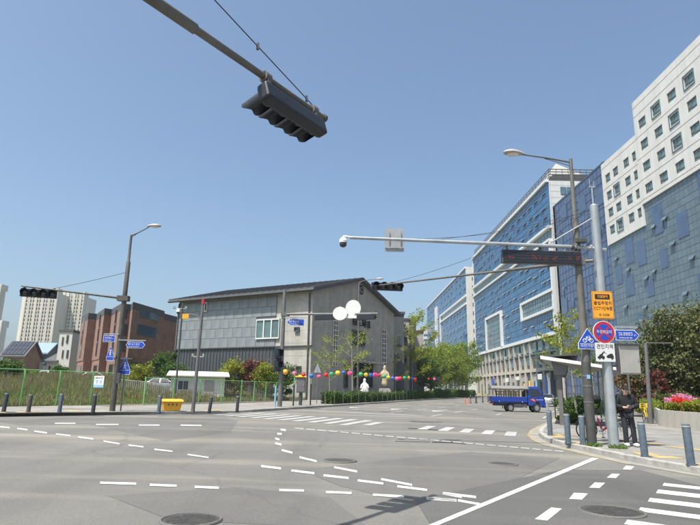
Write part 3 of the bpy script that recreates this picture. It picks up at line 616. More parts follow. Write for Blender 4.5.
for z0, z1 in ((62.4, 63.2), (48.2, 49.2), (44.2, 45.2)): CO('white_band', MB().bb((FX - .7, c0_, z0), (FX + .4, 352, z1) if z0 < 60 else (FX + .4, c1_, z1)), 'band_white')
CO('white_band', MB().bb((FX - .7, c0_, 16.6), (FX + .4, c1_, 17.6)), 'band_white')
for y, z0, z1 in ((352, 17.6, 49.19), (372, 24, 57), (366, 24, 57)): CO('white_fin', MB().bb((FX - .8, y - .7, z0), (FX - .01, y + .7, z1)), 'band_white')
CO('white_fin', MB().bb((FX - .8, 372.7, 24), (FX - .01, c1_, 25.2)), 'band_white')
CO('end_wall', MB().bb((FX - .2, c0_ - .6, -.5), (FX + 24, c0_ + .39, 63.0)), 'tile_white')
CO('roof_block', MB().bb((FX + 6, c0_ + 4, 62), (FX + 20, c0_ + 30, 66.5)), 'tile_white')
mb = MB(); mb.cyl((FX + 9, c0_ + 10, 66.5), (FX + 9, c0_ + 10, 71), .9, .7, 12).ball((FX + 9, c0_ + 10, 71.6), .8); CO('roof_mast', mb, 'white')
for k in range(11):
    z = 14 + k * 4.3; w = CO('window', MB().bb((FX + 2.6, c0_ - .72, z - .9), (FX + 4.6, c0_ - .59, z + .9)), 'mullion_grey'); CO('pane', MB().bb((FX + 2.8, c0_ - .76, z - .75), (FX + 4.4, c0_ - .73, z + .75)), 'pane_dark', w)
sp = []
for z in (21.5, 26, 30.5, 35, 39.5, 43, 53, 57, 60.6):
    y = c0_ + random.uniform(3, 8)
    while y < c1_ - 4:
        if not (350 < y < 374): sp.append((y, z))
        y += random.choice((8, 10, 12, 15))
vents(Cb, sp, 4.2, .6, R(40), 'galv_pale')
CO('podium_wall', MB().bb((FX - .1, c0_ + .4, -.5), (FX + .99, c1_, 16.6)), 'stone_warm')
for k in range(14): CO('shopfront', MB().bb((FX - .2, c0_ + 4 + k * 9.5, .4), (FX - .09, c0_ + 10 + k * 9.5, 14)), 'pane_dark')
for nm, lab, p, q, m_ in (('office_building', 'small white block far down the avenue past the blue buildings', (38, 455, 0), (74, 490, 52), 'tile_white'), ('office_building', 'pale grey block behind the dark house beyond the trees', (30, 330, 0), (44, 350, 38), 'tower_grey')):
    t = thing(nm, lab, 'building', (p[0], p[1], 0)); mb = MB().bb(p, q); obj('wall', mb, m_, t, world=True)
    for z in range(6, int(q[2]) - 2, 4):
        obj('window_strip', MB().bb((p[0] + 1.5, p[1] - .12, z), (q[0] - 1.5, p[1] - .002, z + 1.6)), 'pane_sky', t, world=True)
        obj('window_strip', MB().bb((p[0] - .12, p[1] + 1.5, z), (p[0] - .002, q[1] - 1.5, z + 1.6)), 'pane_sky', t, world=True)

# ============================================================ TEMPLE HALL
gd = Vector((.50, .866, 0)).normalized(); ld = Vector((-gd.y, gd.x, 0)); TW, TL = 21.0, 20.9
tN = AY(310, 395, 62); tN = Vector((tN.x, tN.y, .3))
T = thing('temple_hall', 'grey gabled temple hall with panelled long side and dark pitched roof', 'building', tN, math.atan2(gd.y, gd.x))
def tloc(px, py, f):                                     # pixel on a face -> the hall's own coordinates
    n = -ld if f == 'g' else -gd; w = onplane(px, py, tN, n) - tN; return Vector((w.dot(gd), w.dot(ld), w.z))
EZ, RZ = 12.25, 15.15
def TO(name, mb, m, parent=None, **k): return obj(name, mb, m, parent or T, **k)
mb = MB(); mb.ext([(0, 0, -1.5), (TW, 0, -1.5), (TW, 0, EZ), (TW / 2, 0, RZ), (0, 0, EZ)], (0, TL, 0)); TO('wall', mb, 'stone_grey')
mb = MB(); mb.bb((-.10, -.02, -1.2), (-.005, 4.9, EZ - .1)); TO('side_wall', mb, 'stone_beige')
mb = MB()
for z in (2.2, 3.6, 5.0, 6.4, 7.8, 9.2, 10.6): mb.bb((-.108, 0, z), (-.098, 4.9, z + .025))
TO('wall_joint', mb, 'stone_grey')
zp = tloc(230, 347.5, 'l').z; ztop = EZ - .35
TO('backing', MB().bb((-.09, 4.92, zp), (-.004, TL, ztop)), 'joint')
nrow = 5; rh = (ztop - zp) / nrow; pw = 1.42; shared = {}
wl0, wl1 = tloc(281, 330, 'l').y, tloc(257, 330, 'l').y; wz0, wz1 = tloc(270, 339.5, 'l').z, tloc(270, 318.5, 'l').z
for r_ in range(nrow):
    y = 4.95 - (pw / 2 if r_ % 2 else 0)
    while y < TL:
        a, b = max(4.95, y), min(TL, y + pw); z0, z1 = zp + r_ * rh, zp + (r_ + 1) * rh
        if b - a > .1 and not (a > wl0 - .2 and b < wl1 + .2 and z0 > wz0 - .3 and z1 < wz1 + .3):
            k = round(b - a, 2)
            if k not in shared: shared[k] = TO('panel', MB().box((0, 0, 0), (.07, k - .035, rh - .035)), 'panel_grey'); o = shared[k]
            else: o = inst(shared[k], T)
            o.location = (-.125 + random.uniform(-.005, .005), (a + b) / 2, (z0 + z1) / 2)
        y += pw
TO('dark_cladding', MB().bb((-.10, 4.92, -1.2), (-.005, TL, zp - .12)), 'clad_dark')
seam = None
for k in range(34):
    if seam is None: seam = TO('cladding_seam', MB().bb((-.17, -.04, -1.2), (-.101, .04, zp - .15)), 'clad_dark'); o = seam
    else: o = inst(seam, T)
    o.location = (0, 5.2 + k * .5, 0)
TO('ledge', MB().bb((-.28, -.1, zp - .12), (0, TL + .1, zp - .01)), 'roof_dark')
def window(face, px0, px1, py0, py1, cols=1, rows=1, fm='white', pm='pane_teal', ft=.10, lab=None):
    a, b = tloc(px0, py1, face), tloc(px1, py0, face); mb = MB()
    if face == 'g':
        u0, u1 = sorted((a.x, b.x)); mk = lambda mb, p0, p1, z0, z1, d0, d1: mb.bb((p0, -d1, z0), (p1, -d0, z1))
    else:
        u0, u1 = sorted((a.y, b.y)); mk = lambda mb, p0, p1, z0, z1, d0, d1: mb.bb((-d1, p0, z0), (-d0, p1, z1))
    z0, z1 = sorted((a.z, b.z)); B_ = .0 if face == 'g' else .16
    mk(mb, u0, u1, z0, z0 + ft, B_ - .02, B_ + .16); mk(mb, u0, u1, z1 - ft, z1, B_ - .02, B_ + .16)
    for i in range(cols + 1):
        u = u0 + (u1 - u0) * i / cols; mk(mb, max(u0, u - ft / 2), min(u1, u + ft / 2), z0 + ft, z1 - ft, B_ - .02, B_ + .158)
    for j in range(1, rows): z = z0 + (z1 - z0) * j / rows; mk(mb, u0, u1, z - ft / 2, z + ft / 2, B_ - .02, B_ + .15)
    f = TO('window', mb, fm)
    for i in range(cols):
        mb = MB(); mk(mb, u0 + (u1 - u0) * i / cols, u0 + (u1 - u0) * (i + 1) / cols, z0, z1, B_ - .03, B_ + .05); TO('pane', mb, pm, f)
    return f
window('l', 257, 281, 318.5, 339.5, 3, 1, 'white', 'pane_teal', .14)
window('l', 203, 209, 302.5, 312.5, 2, 1, 'white', 'pane_dark', .12)
for px, py in ((298, 329.5), (299.5, 368.5)): window('l', px - 2.5, px + 2.5, py - 2.5, py + 2.5, 1, 1, 'joint', 'pane_dark', .08)
window('g', 332, 337.5, 321, 366, 2, 9, 'offwhite', 'pane_dark', .09)
window('g', 381, 385.5, 330, 372, 2, 9, 'offwhite', 'pane_dark', .09)
window('g', 351.5, 364.5, 332, 345, 2, 1, 'joint', 'pane_dark', .08)
window('g', 353, 372, 361, 387, 4, 1, 'joint', 'pane_dark', .09)
window('g', 343.5, 347.5, 364, 388, 1, 1, 'joint', 'pane_dark', .09)
a, b = tloc(349, 362, 'g'), tloc(376, 358, 'g'); TO('entrance_canopy', MB().bb((a.x, -1.2, a.z), (b.x, -.002, a.z + .3)), 'concrete')
c = tloc(361.2, 289.8, 'g'); mb = MB(); mb.cyl((c.x, .01, c.z), (c.x, -.08, c.z), .62, .62, 24); em = TO('emblem', mb, 'signal_black')
mb = MB(); mb.torus((c.x, -.085, c.z), .36, .05); TO('emblem_ring', mb, 'grey_box', em)
c = tloc(361, 323, 'g')                                  # dark raised letters, too far to read: their strokes only
for k, strokes in enumerate(([(0, .3, .8, .14), (0, -.05, .8, .14), (-.3, .1, .14, .7), (.3, .1, .14, .7), (0, -.38, .9, .16)], [(-.05, .3, .6, .12), (-.3, .1, .12, .5), (-.05, -.1, .6, .12), (0, -.36, .9, .14)],
                             [(-.28, .05, .12, .8), (-.02, -.1, .12, .5), (.3, .0, .14, .95), (-.15, .36, .5, .1)], [(-.2, .28, .55, .13), (-.2, -.02, .5, .13), (.26, .0, .15, .95), (.02, -.36, .8, .14)])):
    mb = MB()
    for (sx_, sz_, w_, h_) in strokes: mb.box((c.x + (k - 1.5) * 1.22 + sx_, -.08 - .004 * len(mb.f), c.z + sz_), (w_, .12, h_))
    TO('letter', mb, 'signal_black')
pp = tloc(311, 330, 'l'); mb = MB(); mb.path([(-.2, .35, EZ - .3), (-.2, .35, 2), (-.2, .35, -.4)], .09, 8); TO('drainpipe', mb, 'dark_grey', smooth=True)
mb = MB(); mb.path([(-.2, TL - .25, EZ - .3), (-.2, TL - .25, -.4)], .09, 8); TO('drainpipe', mb, 'dark_grey', smooth=True)
ov = .95; rs = (RZ - EZ) / (TW / 2); th = .42
mb = MB()
mb.ext([(-ov, -.7, EZ - rs * ov), (TW / 2, -.7, RZ + .02), (TW / 2, -.7, RZ + th), (-ov, -.7, EZ - rs * ov + th)], (0, TL + 1.6, 0)); TO('roof_slope', mb, 'roof_dark')
mb = MB(); mb.ext([(TW + ov, -.68, EZ - rs * ov), (TW / 2 + .003, -.68, RZ + .02), (TW / 2 + .003, -.68, RZ + th), (TW + ov, -.68, EZ - rs * ov + th)], (0, TL + 1.56, 0)); TO('roof_slope', mb, 'roof_dark')
mb = MB()
for k in range(26):
    y = -.6 + k * .9; mb.ext([(-ov + .02, y, EZ - rs * (ov - .02) + th + .001), (TW / 2 - .05, y, RZ + th - rs * .05), (TW / 2 - .05, y, RZ + th + .06 - rs * .05), (-ov + .02, y, EZ - rs * (ov - .02) + th + .06)], (0, .06, 0))
TO('roof_seams', mb, 'roof_dark')
mb = MB(); mb.path([(-ov - .06, -.75, EZ - rs * ov + .15), (-ov - .06, TL + .95, EZ - rs * ov + .15)], .13, 8); TO('gutter', mb, 'dark_grey', smooth=True)

# low walls and darker houses right of the hall
def house(name, label, px0, px1, ptop, Y, depth, m, winds=(), roof=None, cat='building', par=None, roofm='roof_dark', zb=None):
    a, b = AY(px0, ptop, Y), AY(px1, ptop, Y); z1 = (a.z + b.z) / 2; zb = gz(a.x, Y) - .5 if zb is None else zb
    t = thing(name, label, cat, ((a.x + b.x) / 2, Y, zb)); obj('wall', MB().bb((a.x, Y, zb), (b.x, Y + depth, z1)), m, t, world=True)
    if par: obj('parapet', MB().bb((a.x - .15, Y - .15, z1), (b.x + .15, Y + depth + .15, z1 + par)), roofm, t, world=True)
    for (x0, x1, y0, y1, pm) in winds:
        p, q = AY(x0, y1, Y), AY(x1, y0, Y)
        f = obj('window', MB().bb((p.x, Y - .1, p.z), (q.x, Y - .003, q.z)), 'joint', t, world=True)
        obj('pane', MB().bb((p.x + .1, Y - .14, p.z + .1), (q.x - .1, Y - .105, q.z - .1)), pm, f, world=True)
    return t, a, b, z1
house('town_house', 'dark charcoal house directly right of the temple hall', 392.5, 404, 314, 84, 12, 'clad_dark', [(396, 401, 335, 345, 'pane_dark'), (396, 401, 352, 362, 'pane_dark')], par=.35)
house('town_house', 'beige narrow house between two dark charcoal houses', 400.5, 409, 320, 92, 12, 'stone_beige', [(403.5, 407, 337, 345, 'pane_dark'), (403.5, 407, 355, 363, 'pane_dark')], par=.3)
house('town_house', 'dark slab-sided house with slanted top behind ginkgo branches', 406.5, 416, 320, 97, 12, 'clad_dark', [(409, 413, 345, 352, 'pane_dark')], par=.3)
house('town_house', 'pale stone house last in the row beyond the temple', 415.3, 423, 332, 104, 9, 'stone_beige', [(417, 420, 348, 356, 'pane_dark')], par=.3)

# ============================================================ BRICK APARTMENT HOUSE
fp = [(157.5, 87), (124.5, 78), (122.5, 80.5), (113, 79.5), (105.2, 84.5), (103.4, 86), (96, 85), (90, 90.5), (88.6, 92), (80, 91), (73.5, 96.5)]
fp = [AY(p, 385, Y).xy for p, Y in fp]; ztB = AY(140, 311, 80).z; zb0 = .6
back = [(fp[-1][0] + 10, fp[-1][1] + 12), (fp[0][0] + 10, fp[0][1] + 16), AY(171, 385, 94).xy, AY(158, 385, 90).xy]
BK = thing('brick_apartment_house', 'red brick apartment house with stepped bays and dark parapet', 'building', (fp[1][0], fp[1][1], zb0))
poly = fp + [tuple(b) for b in back]
zsplit = AY(140, 358, 80).z
obj('wall', MB().prism(poly, zsplit, ztB), 'brick_red', BK, world=True)
cen = Vector((sum(p[0] for p in poly) / len(poly), sum(p[1] for p in poly) / len(poly)))
inn = [tuple(cen + (Vector(p) - cen) * .985) for p in poly]
obj('ground_storey', MB().prism(inn, zb0 - .5, zsplit - .002), 'brick_red', BK, world=True)
outp = [tuple(cen + (Vector(p) - cen) * 1.006) for p in poly]
obj('parapet', MB().prism(outp, ztB, ztB + 1.0), 'roof_dark', BK, world=True)
def facewin(root_, p, q, u0, u1, z0, z1, pm='pane_dark', fm='joint', off=.0):
    p = Vector((p[0], p[1])); q = Vector((q[0], q[1])); d = (q - p); n = Vector((d.y, -d.x)).normalized()
    if n.dot(p) > 0: n = -n
    def bx(s0, s1, a, b, t0, t1):
        A_ = p + d * s0; B_ = p + d * s1; return MB().ext([(*(A_ + n * t0), a), (*(B_ + n * t0), a), (*(B_ + n * t1), a), (*(A_ + n * t1), a)], (0, 0, b - a))
    f = obj('window', bx(u0, u1, z0, z1, -.02, .05 + off), fm, root_, world=True); e = .08 * (u1 - u0)
    obj('pane', bx(u0 + e, u1 - e, z0 + .1, z1 - .1, .055 + off, .075 + off), pm, f, world=True); return f
hB = ztB - zsplit; st_ = [zsplit + hB * k / 3 for k in range(3)]
E_, D_ = fp[0], fp[1]
facewin(BK, D_, E_, .22, .50, st_[2] + 1.3, st_[2] + 2.5); facewin(BK, D_, E_, .505, .80, st_[2] + 1.3, st_[2] + 2.5, 'pane_teal')
facewin(BK, D_, E_, .18, .8, st_[1] + 1.0, st_[1] + 2.6, 'pane_dark')
obj('window_bar', MB().bb((0, 0, 0), (.02, .02, .02)).shift((0, 0, 0)), 'joint', BK) if False else None
for (i, j) in ((3, 4), (6, 7), (9, 10)):                 # tall slit windows on the sunlit returns
    for k in range(3): facewin(BK, fp[i], fp[j], .42, .66, st_[k] + .6, st_[k] + 2.7)
    facewin(BK, inn[i], inn[j], .2, .8, zb0 + .9, zsplit - .8)
for k in range(3): facewin(BK, fp[3], fp[2], .25, .75, st_[k] + 1.0, st_[k] + 2.4) if k == 2 else facewin(BK, fp[3], fp[2], .2, .9, st_[k] + .8, st_[k] + 2.6)
facewin(BK, inn[1], inn[0], .1, .45, zb0 + .4, zsplit - .5); facewin(BK, inn[1], inn[0], .55, .92, zb0 + .4, zsplit - .5)
obj('door_canopy', MB().bb((inn[2][0] - 1, inn[2][1] - 2.6, zsplit - .3), (inn[2][0] + 2, inn[2][1] - 1.2, zsplit - .1)), 'roof_dark', BK, world=True)

# ============================================================ HOUSES AND TOWERS ON THE LEFT
def tower(label, px0, px1, ptop, Y, depth, m, nx, nz, side=None):
    a, b = AY(px0, ptop, Y), AY(px1, ptop, Y); z1 = max(a.z, b.z); zb = 0
    t = thing('apartment_tower', label, 'apartment tower', ((a.x + b.x) / 2, Y, zb))
    W_ = b.x - a.x; ch = W_ / nx; rh_ = (z1 - 6) / nz
    obj('core', MB().bb((a.x, Y + .8, zb), (b.x, Y + depth, z1)), m, t, world=True)
    mb = MB()
    for j in range(nz + 1): mb.bb((a.x, Y, 4 + j * rh_ - .42), (b.x, Y + .79, 4 + j * rh_ + .42))
    obj('floor_bands', mb, m, t, world=True)
    for i in range(nx + 1): obj('pier', MB().bb((a.x + i * ch - (.8 if i % 2 else .3), Y - .25, zb), (a.x + i * ch + (.8 if i % 2 else .3), Y + .78, z1 + (.8 if i % 3 else 2))), m, t, world=True)
    fw = None
    for i in range(nx):
        for j in range(nz):
            if fw is None: fw = obj('window', MB().box((0, 0, 0), (ch - 1.15, .12, rh_ - .9)), 'tower_pane', t); o = fw
            else: o = inst(fw, t)
            o.location = Vector((a.x + (i + .5) * ch, Y + .6, 4 + (j + .5) * rh_)) - t.location
    for i in (1, nx // 2, nx - 1): obj('roof_house', MB().bb((a.x + (i - .3) * ch, Y + 3, z1), (a.x + (i + .4) * ch, Y + 9, z1 + 3.2)), m, t, world=True)
    return t
tower('cream apartment tower with many windows rising behind the solar-roofed house', 27, 57, 292.5, 330, 20, 'tower_cream', 9, 22)
tower('grey cream apartment tower between the tallest tower and the brick house', 58, 84, 296, 345, 18, 'tower_cream', 8, 22)
tower('beige tower sliver at the left edge of the picture', -26, .5, 289, 300, 5, 'tower_cream', 6, 20)
tower('low pale block at the left edge below the beige tower', -30, 1.0, 326, 280, 5, 'tower_grey', 6, 12)
wl = AY(27, 292.5, 330); wl2 = AY(20.5, 300, 345)
obj('blank_end_wall', MB().prism([(wl.x - .02, 329.8), (wl.x - 7.5, 339), (wl.x - 7.5, 352), (wl.x - .02, 350)], 0, wl.z + 1), 'tower_cream', [o for o in COL.objects if o.get('label', '').startswith('cream apartment')][0], world=True)

def gable(name, label, px0, px1, peave, ridge_rise, Y, depth, m, roofm, winds=(), solar=False, zb=None, cat='house'):
    t, a, b, z1 = house(name, label, px0, px1, peave, Y, depth, m, winds, cat=cat, zb=zb)
    x0, x1 = a.x - .4, b.x + .4; yr = Y + depth / 2; h = ridge_rise
    mb = MB(); mb.ext([(x0, Y - .5, z1 - .05), (x0, yr, z1 + h), (x0, yr, z1 + h + .25), (x0, Y - .5, z1 + .2)], (x1 - x0, 0, 0)); sl1 = obj('roof', mb, roofm, t, world=True)
    mb = MB(); mb.ext([(x0, Y + depth + .5, z1 - .05), (x0, yr + .003, z1 + h), (x0, yr + .003, z1 + h + .25), (x0, Y + depth + .5, z1 + .2)], (x1 - x0, 0, 0)); obj('roof', mb, roofm, t, world=True)
    for x in (a.x, b.x - .2): obj('gable_wall', MB().ext([(x, Y + .01, z1), (x, Y + depth - .01, z1), (x, yr, z1 + h)], (.2, 0, 0)), m, t, world=True)
    if solar:
        L_ = Vector((0, depth / 2 + .5, h + .05)); n_ = Vector((0, -L_.z, L_.y)).normalized()
        for i in range(6):
            for j in range(3):
                o0 = Vector((x0 + .3 + i * (x1 - x0 - .6) / 6, Y - .5, z1 + .2)) + L_ * (.06 + j * .3) + n_ * .08; u = Vector(((x1 - x0 - .6) / 6 - .07, 0, 0)); w = L_ * .285
                obj('solar_panel', MB().ext([o0, o0 + u, o0 + u + w, o0 + w], n_ * .05), 'solar', sl1, world=True)
    return t
gable('brick_house', 'brown brick house with solar panels on its roof at far left', 3, 24.5, 357, 2.6, 95, 5, 'brick_brown', 'roof_dark', [(8, 16, 360, 369, 'pane_teal')], True)
gable('town_house', 'dark-walled house with pale blue metal roof beside the solar house', 32, 47, 354, 2.0, 104, 5, 'clad_dark', 'roof_blue', [(43, 46, 358, 364, 'pane_teal'), (43, 46, 366, 372, 'pane_teal')])
gable('town_house', 'narrow pale rendered house between the blue roof and grey block', 46.5, 56, 362, 1.5, 100, 8, 'tower_grey', 'roof_dark', [(48, 51, 366, 373, 'pane_dark')])
house('town_house', 'grey rendered block left of the brick apartment house', 60, 73, 332, 100, 9, 'tower_grey', [(61.5, 64, 337, 345, 'pane_dark'), (66, 69, 335, 343, 'pane_dark'), (61.5, 64, 350, 358, 'pane_dark'), (66, 69, 350, 358, 'pane_dark')], par=.4)
# small white hut by the field
hp = AY(199, 372, 56); hz = fieldz(hp.x, hp.y)
Hh = thing('garden_hut', 'small white hut with pale shed roof behind the field', 'hut', (hp.x, hp.y, hz), R(14)); Hh.scale = (1, 1, .86)
obj('wall', MB().bb((-2.5, -1.3, -.3), (2.5, 1.3, 2.25)), 'offwhite', Hh)
mb = MB(); mb.ext([(-2.9, -1.7, 2.2), (2.9, -1.7, 2.2), (2.9, 1.7, 2.75), (-2.9, 1.7, 2.75)], (0, 0, .12)); obj('roof', mb, 'offwhite', Hh)
w = obj('window', MB().bb((-1.9, -1.37, .7), (-.8, -1.302, 1.8)), 'white', Hh); obj('pane', MB().bb((-1.8, -1.4, .8), (-1.38, -1.375, 1.7)).bb((-1.32, -1.4, .8), (-.9, -1.375, 1.7)), 'pane_dark', w)
d = obj('door', MB().bb((.6, -1.36, -.2), (1.5, -1.302, 1.9)), 'grey_box', Hh); obj('door_handle', MB().bb((1.32, -1.4, .8), (1.42, -1.362, .9)), 'steel', d)

# ============================================================ STREET FURNITURE
SIG = {}
def make_signal(label, loc, rz, L=1.55, hang=.34, group='horizontal four-lamp traffic signals', tilt=0, ln=.30, hf=.98):
    # local x along the arm, front looks along -y, origin on the arm's axis
    t = thing('traffic_light', label, 'traffic light', loc, rz, group); t.rotation_euler = (tilt, 0, rz)
    if L in SIG:
        for ch in SIG[L].children:
            c = inst(ch, t)
            for g in ch.children: inst(g, c)
        return t
    SIG[L] = t; h = L / 4 * hf
    hz_ = -hang
    b = obj('housing', MB().box((0, 0, hz_), (L, .17, h)), 'signal_black', t, bev=.03)
    obj('visor_plate', MB().box((0, -.088, hz_), (L - .06, .02, h - .05)), 'signal_black', t)
    for i in range(4):
        x = -L / 2 + L * (i + .5) / 4; r_ = min(h * .5, L / 8 * .9); n = 20; mb = MB(); vs = []
        for rr in (r_, r_ - .012):
            for k in range(n + 1):
                a = R(-48) + R(276) * k / n; ca, sa = math.cos(a) * rr, math.sin(a) * rr
                low = max(0.0, -math.sin(a)); vs += [(x + ca, -.095, hz_ + sa), (x + ca, -.095 - ln * (1 - .55 * low), hz_ + sa)]
        fs = []
        for s_ in (0, 2 * (n + 1)):
            for k in range(n): fs.append((s_ + 2 * k, s_ + 2 * k + 1, s_ + 2 * k + 3, s_ + 2 * k + 2))
        o_ = 2 * (n + 1)
        for k in range(n): fs.append((2 * k + 1, 2 * k + 3, o_ + 2 * k + 3, o_ + 2 * k + 1))
        mb.add(vs, fs); obj('hood', mb, 'signal_black', t, smooth=True)
        mb = MB(); mb.ball((x, -.10, hz_), (r_ - .02, .035, r_ - .02), 18, 8); obj('lens', mb, 'lens', t, smooth=True)
    for x in (-L * .40, L * .40):
        mb = MB(); mb.box((x, 0, hz_ / 2 - .02), (.06, .10, hang * .9)); mb.cyl((x - .05, 0, 0), (x + .05, 0, 0), .075, n=12); obj('bracket', mb, 'pole_tan', t)
    return t
def cable(mb, a, b, sag=.0, r=.012, n=10):
    a = Vector(a); b = Vector(b); mb.path([a.lerp(b, i / n) - Vector((0, 0, sag * 4 * (i / n) * (1 - i / n))) for i in range(n + 1)], r, 6); return mb

# ---- the near mast: only its arm reaches into the picture
f_ = AZ(323, 117.5, 5.45); n_ = AZ(153, 0, 5.45); dv = (f_ - n_).normalized(); pb = f_ - dv * 8.6
MS = thing('signal_mast', 'grey mast arm slanting overhead at the top of the picture', 'signal mast', (pb.x, pb.y, gz(pb.x, pb.y) + .13))
obj('pole', MB().cyl((pb.x, pb.y, gz(pb.x, pb.y) + .1), (pb.x, pb.y, 7.6), .13, .10, 16), 'pole_tan', MS, world=True, smooth=True)
obj('base_plate', MB().box((pb.x, pb.y, gz(pb.x, pb.y) + .16), (.5, .5, .04)), 'pole_tan', MS, world=True)
mid = n_ + dv * .55
mb = MB(); mb.path([pb + Vector((0, 0, 5.45 - pb.z)), mid], [.075, .062], 14); mb.path([mid - dv * .02, f_], [.047, .040], 14); obj('arm', mb, 'pole_tan', MS, world=True, smooth=True)
obj('arm_cap', MB().cyl(f_, f_ + dv * .05, .055, n=14), 'pole_dark', MS, world=True)
mb = MB(); cable(mb, (pb.x, pb.y, 7.5), f_ - dv * .14 + Vector((0, 0, .05)), 0, .007); obj('stay_cable', mb, 'cable', MS, world=True)
for tt in (.30, .06):
    q = (f_ - dv * .14 + Vector((0, 0, .05))).lerp(Vector((pb.x, pb.y, 7.5)), tt * .5); obj('cable_clamp', MB().box(q, (.03, .03, .09)), 'cable', MS, world=True)
fr = Vector((-dv.y, dv.x, 0)).normalized()
sg = make_signal('large dark traffic light overhead, seen from behind and below, nearest the camera', f_ - dv * .74, face_rz(fr), 1.24, .27, tilt=R(17), ln=.30, hf=.78)
tag(MS, None)

# ---- left mast with street lamp
def vpole(root_, p, segs, m, n=16, name='pole'):
    mb = MB(); mb.path([(p.x, p.y, z) for z, r_ in segs], [r_ for z, r_ in segs], n); return obj(name, mb, m, root_, world=True, smooth=True)
def lamp_head(root_, tip, d, m='grey_box', s=1.0):
    d = Vector(d).normalized(); rz = math.atan2(d.y, d.x); c = Vector(tip) + d * .22 * s
    mb = MB(); n = 14; rings = []
    prof = [(-.30, .05, .05), (-.18, .10, .08), (0, .17, .12), (.2, .19, .12), (.36, .13, .08), (.43, .03, .03)]
    for x, w, h in prof:
        for k in range(n):
            a = 2 * math.pi * k / n; y = math.cos(a) * w; z = math.sin(a) * h * (1.0 if math.sin(a) > 0 else .45)
            rings.append(c + Vector((x * s * math.cos(rz) - y * s * math.sin(rz), x * s * math.sin(rz) + y * s * math.cos(rz), z * s)))
    k_ = len(prof); fs = [(i * n + j, i * n + (j + 1) % n, (i + 1) * n + (j + 1) % n, (i + 1) * n + j) for i in range(k_ - 1) for j in range(n)] + [tuple(range(n)), tuple(range((k_ - 1) * n, k_ * n))]
    mb.add(rings, fs); h_ = obj('lamp_head', mb, m, root_, world=True, smooth=True)
    mb = MB(); mb.ball(c + Vector((d.x * .1 * s, d.y * .1 * s, -.045 * s)), (.2 * s, .15 * s, .05 * s), 14, 6); obj('lamp_glass', mb, 'offwhite', h_, world=True, smooth=True)
lp = G(112.2, 411, .15)
ML = thing('street_lamp', 'dark street lamp mast with traffic arm on the far left pavement', 'street lamp', lp)
zc = lambda px, py: AY(px, py, lp.y).z
vpole(ML, lp, [(lp.z - .02, .135), (zc(123, 299), .115), (zc(127, 262), .105), (zc(127.2, 261), .07), (zc(130, 235), .055)], 'pole_brown')
top = Vector((lp.x, lp.y, zc(130, 235.5))); tip = AY(149, 227, lp.y)
obj('lamp_arm', MB().path([top, top + Vector((.35, 0, .16)), tip], [.035, .03, .028], 8).path([top - Vector((0, 0, .12)), tip.lerp(top, .45)], .015, 6), 'pole_brown', ML, world=True, smooth=True); lamp_head(ML, tip, (1, 0, .25))
ax = AY(122, 298.5, lp.y); ax = Vector((lp.x, lp.y, ax.z)); tl = AY(21.5, 286.0, 27.3)
obj('signal_arm', MB().path([ax, ax.lerp(tl, .3), tl], [.065, .05, .035], 10), 'pole_brown', ML, world=True, smooth=True)
obj('arm_clamp', MB().box(ax + Vector((-.05, 0, 0)), (.55, .34, .26)), 'pole_brown', ML, world=True)
mb = MB(); cable(mb, Vector((lp.x, lp.y, zc(126.5, 272))), tl.lerp(ax, .3) + Vector((0, 0, .05)), .03, .012); obj('stay_cable', mb, 'cable', ML, world=True)
da = (tl - ax).normalized(); nrm = Vector((-da.y, da.x, 0)).normalized(); nrm = nrm if nrm.y < 0 else -nrm
make_signal('dark four-lamp traffic light at far left, in front of the cream apartment tower', tl - da * .85 + Vector((0, 0, .0)), face_rz(nrm + Vector((.25, 0, 0))), 1.62, .27)
obj('control_box', MB().box((lp.x + .2, lp.y - .14, zc(115, 378)), (.16, .18, .5)), 'pole_dark', ML, world=True)
# ---- signs
def sign(name, label, cat, loc, rz, group=None): return thing(name, label, cat, loc, rz, group)
def rrect(w, h, r=.04, n=4):
    pts = []
    for cx, cz, a0 in ((w / 2 - r, h / 2 - r, 0), (-w / 2 + r, h / 2 - r, 90), (-w / 2 + r, -h / 2 + r, 180), (w / 2 - r, -h / 2 + r, 270)):
        for k in range(n + 1): a = R(a0 + 90 * k / n); pts.append((cx + r * math.cos(a), cz + r * math.sin(a)))
    return pts
def plate(pts, y0, y1): return MB().ext([(p[0], y1, p[1]) for p in pts], (0, y0 - y1, 0))
def pseudo(root_, x0, x1, z, h, m, n, y=-.024, name='lettering', seed=0):
    rr = random.Random(seed); mb = MB(); w = (x1 - x0) / n
    for i in range(n):
        cx = x0 + (i + .5) * w
        mb.box((cx - w * .12, y, z + h * .28), (w * .55, .004, h * .16)); mb.box((cx - w * .12, y - .001, z - h * .05), (w * .5, .004, h * .14)) if rr.random() < .7 else None
        mb.box((cx + w * .26, y - .002, z), (w * .14, .004, h * .9)) if rr.random() < .7 else mb.box((cx, y - .002, z - h * .2), (w * .14, .004, h * .4))
        mb.box((cx, y - .003, z - h * .38), (w * .7, .004, h * .15)) if rr.random() < .8 else None
    return obj(name, mb, m, root_)
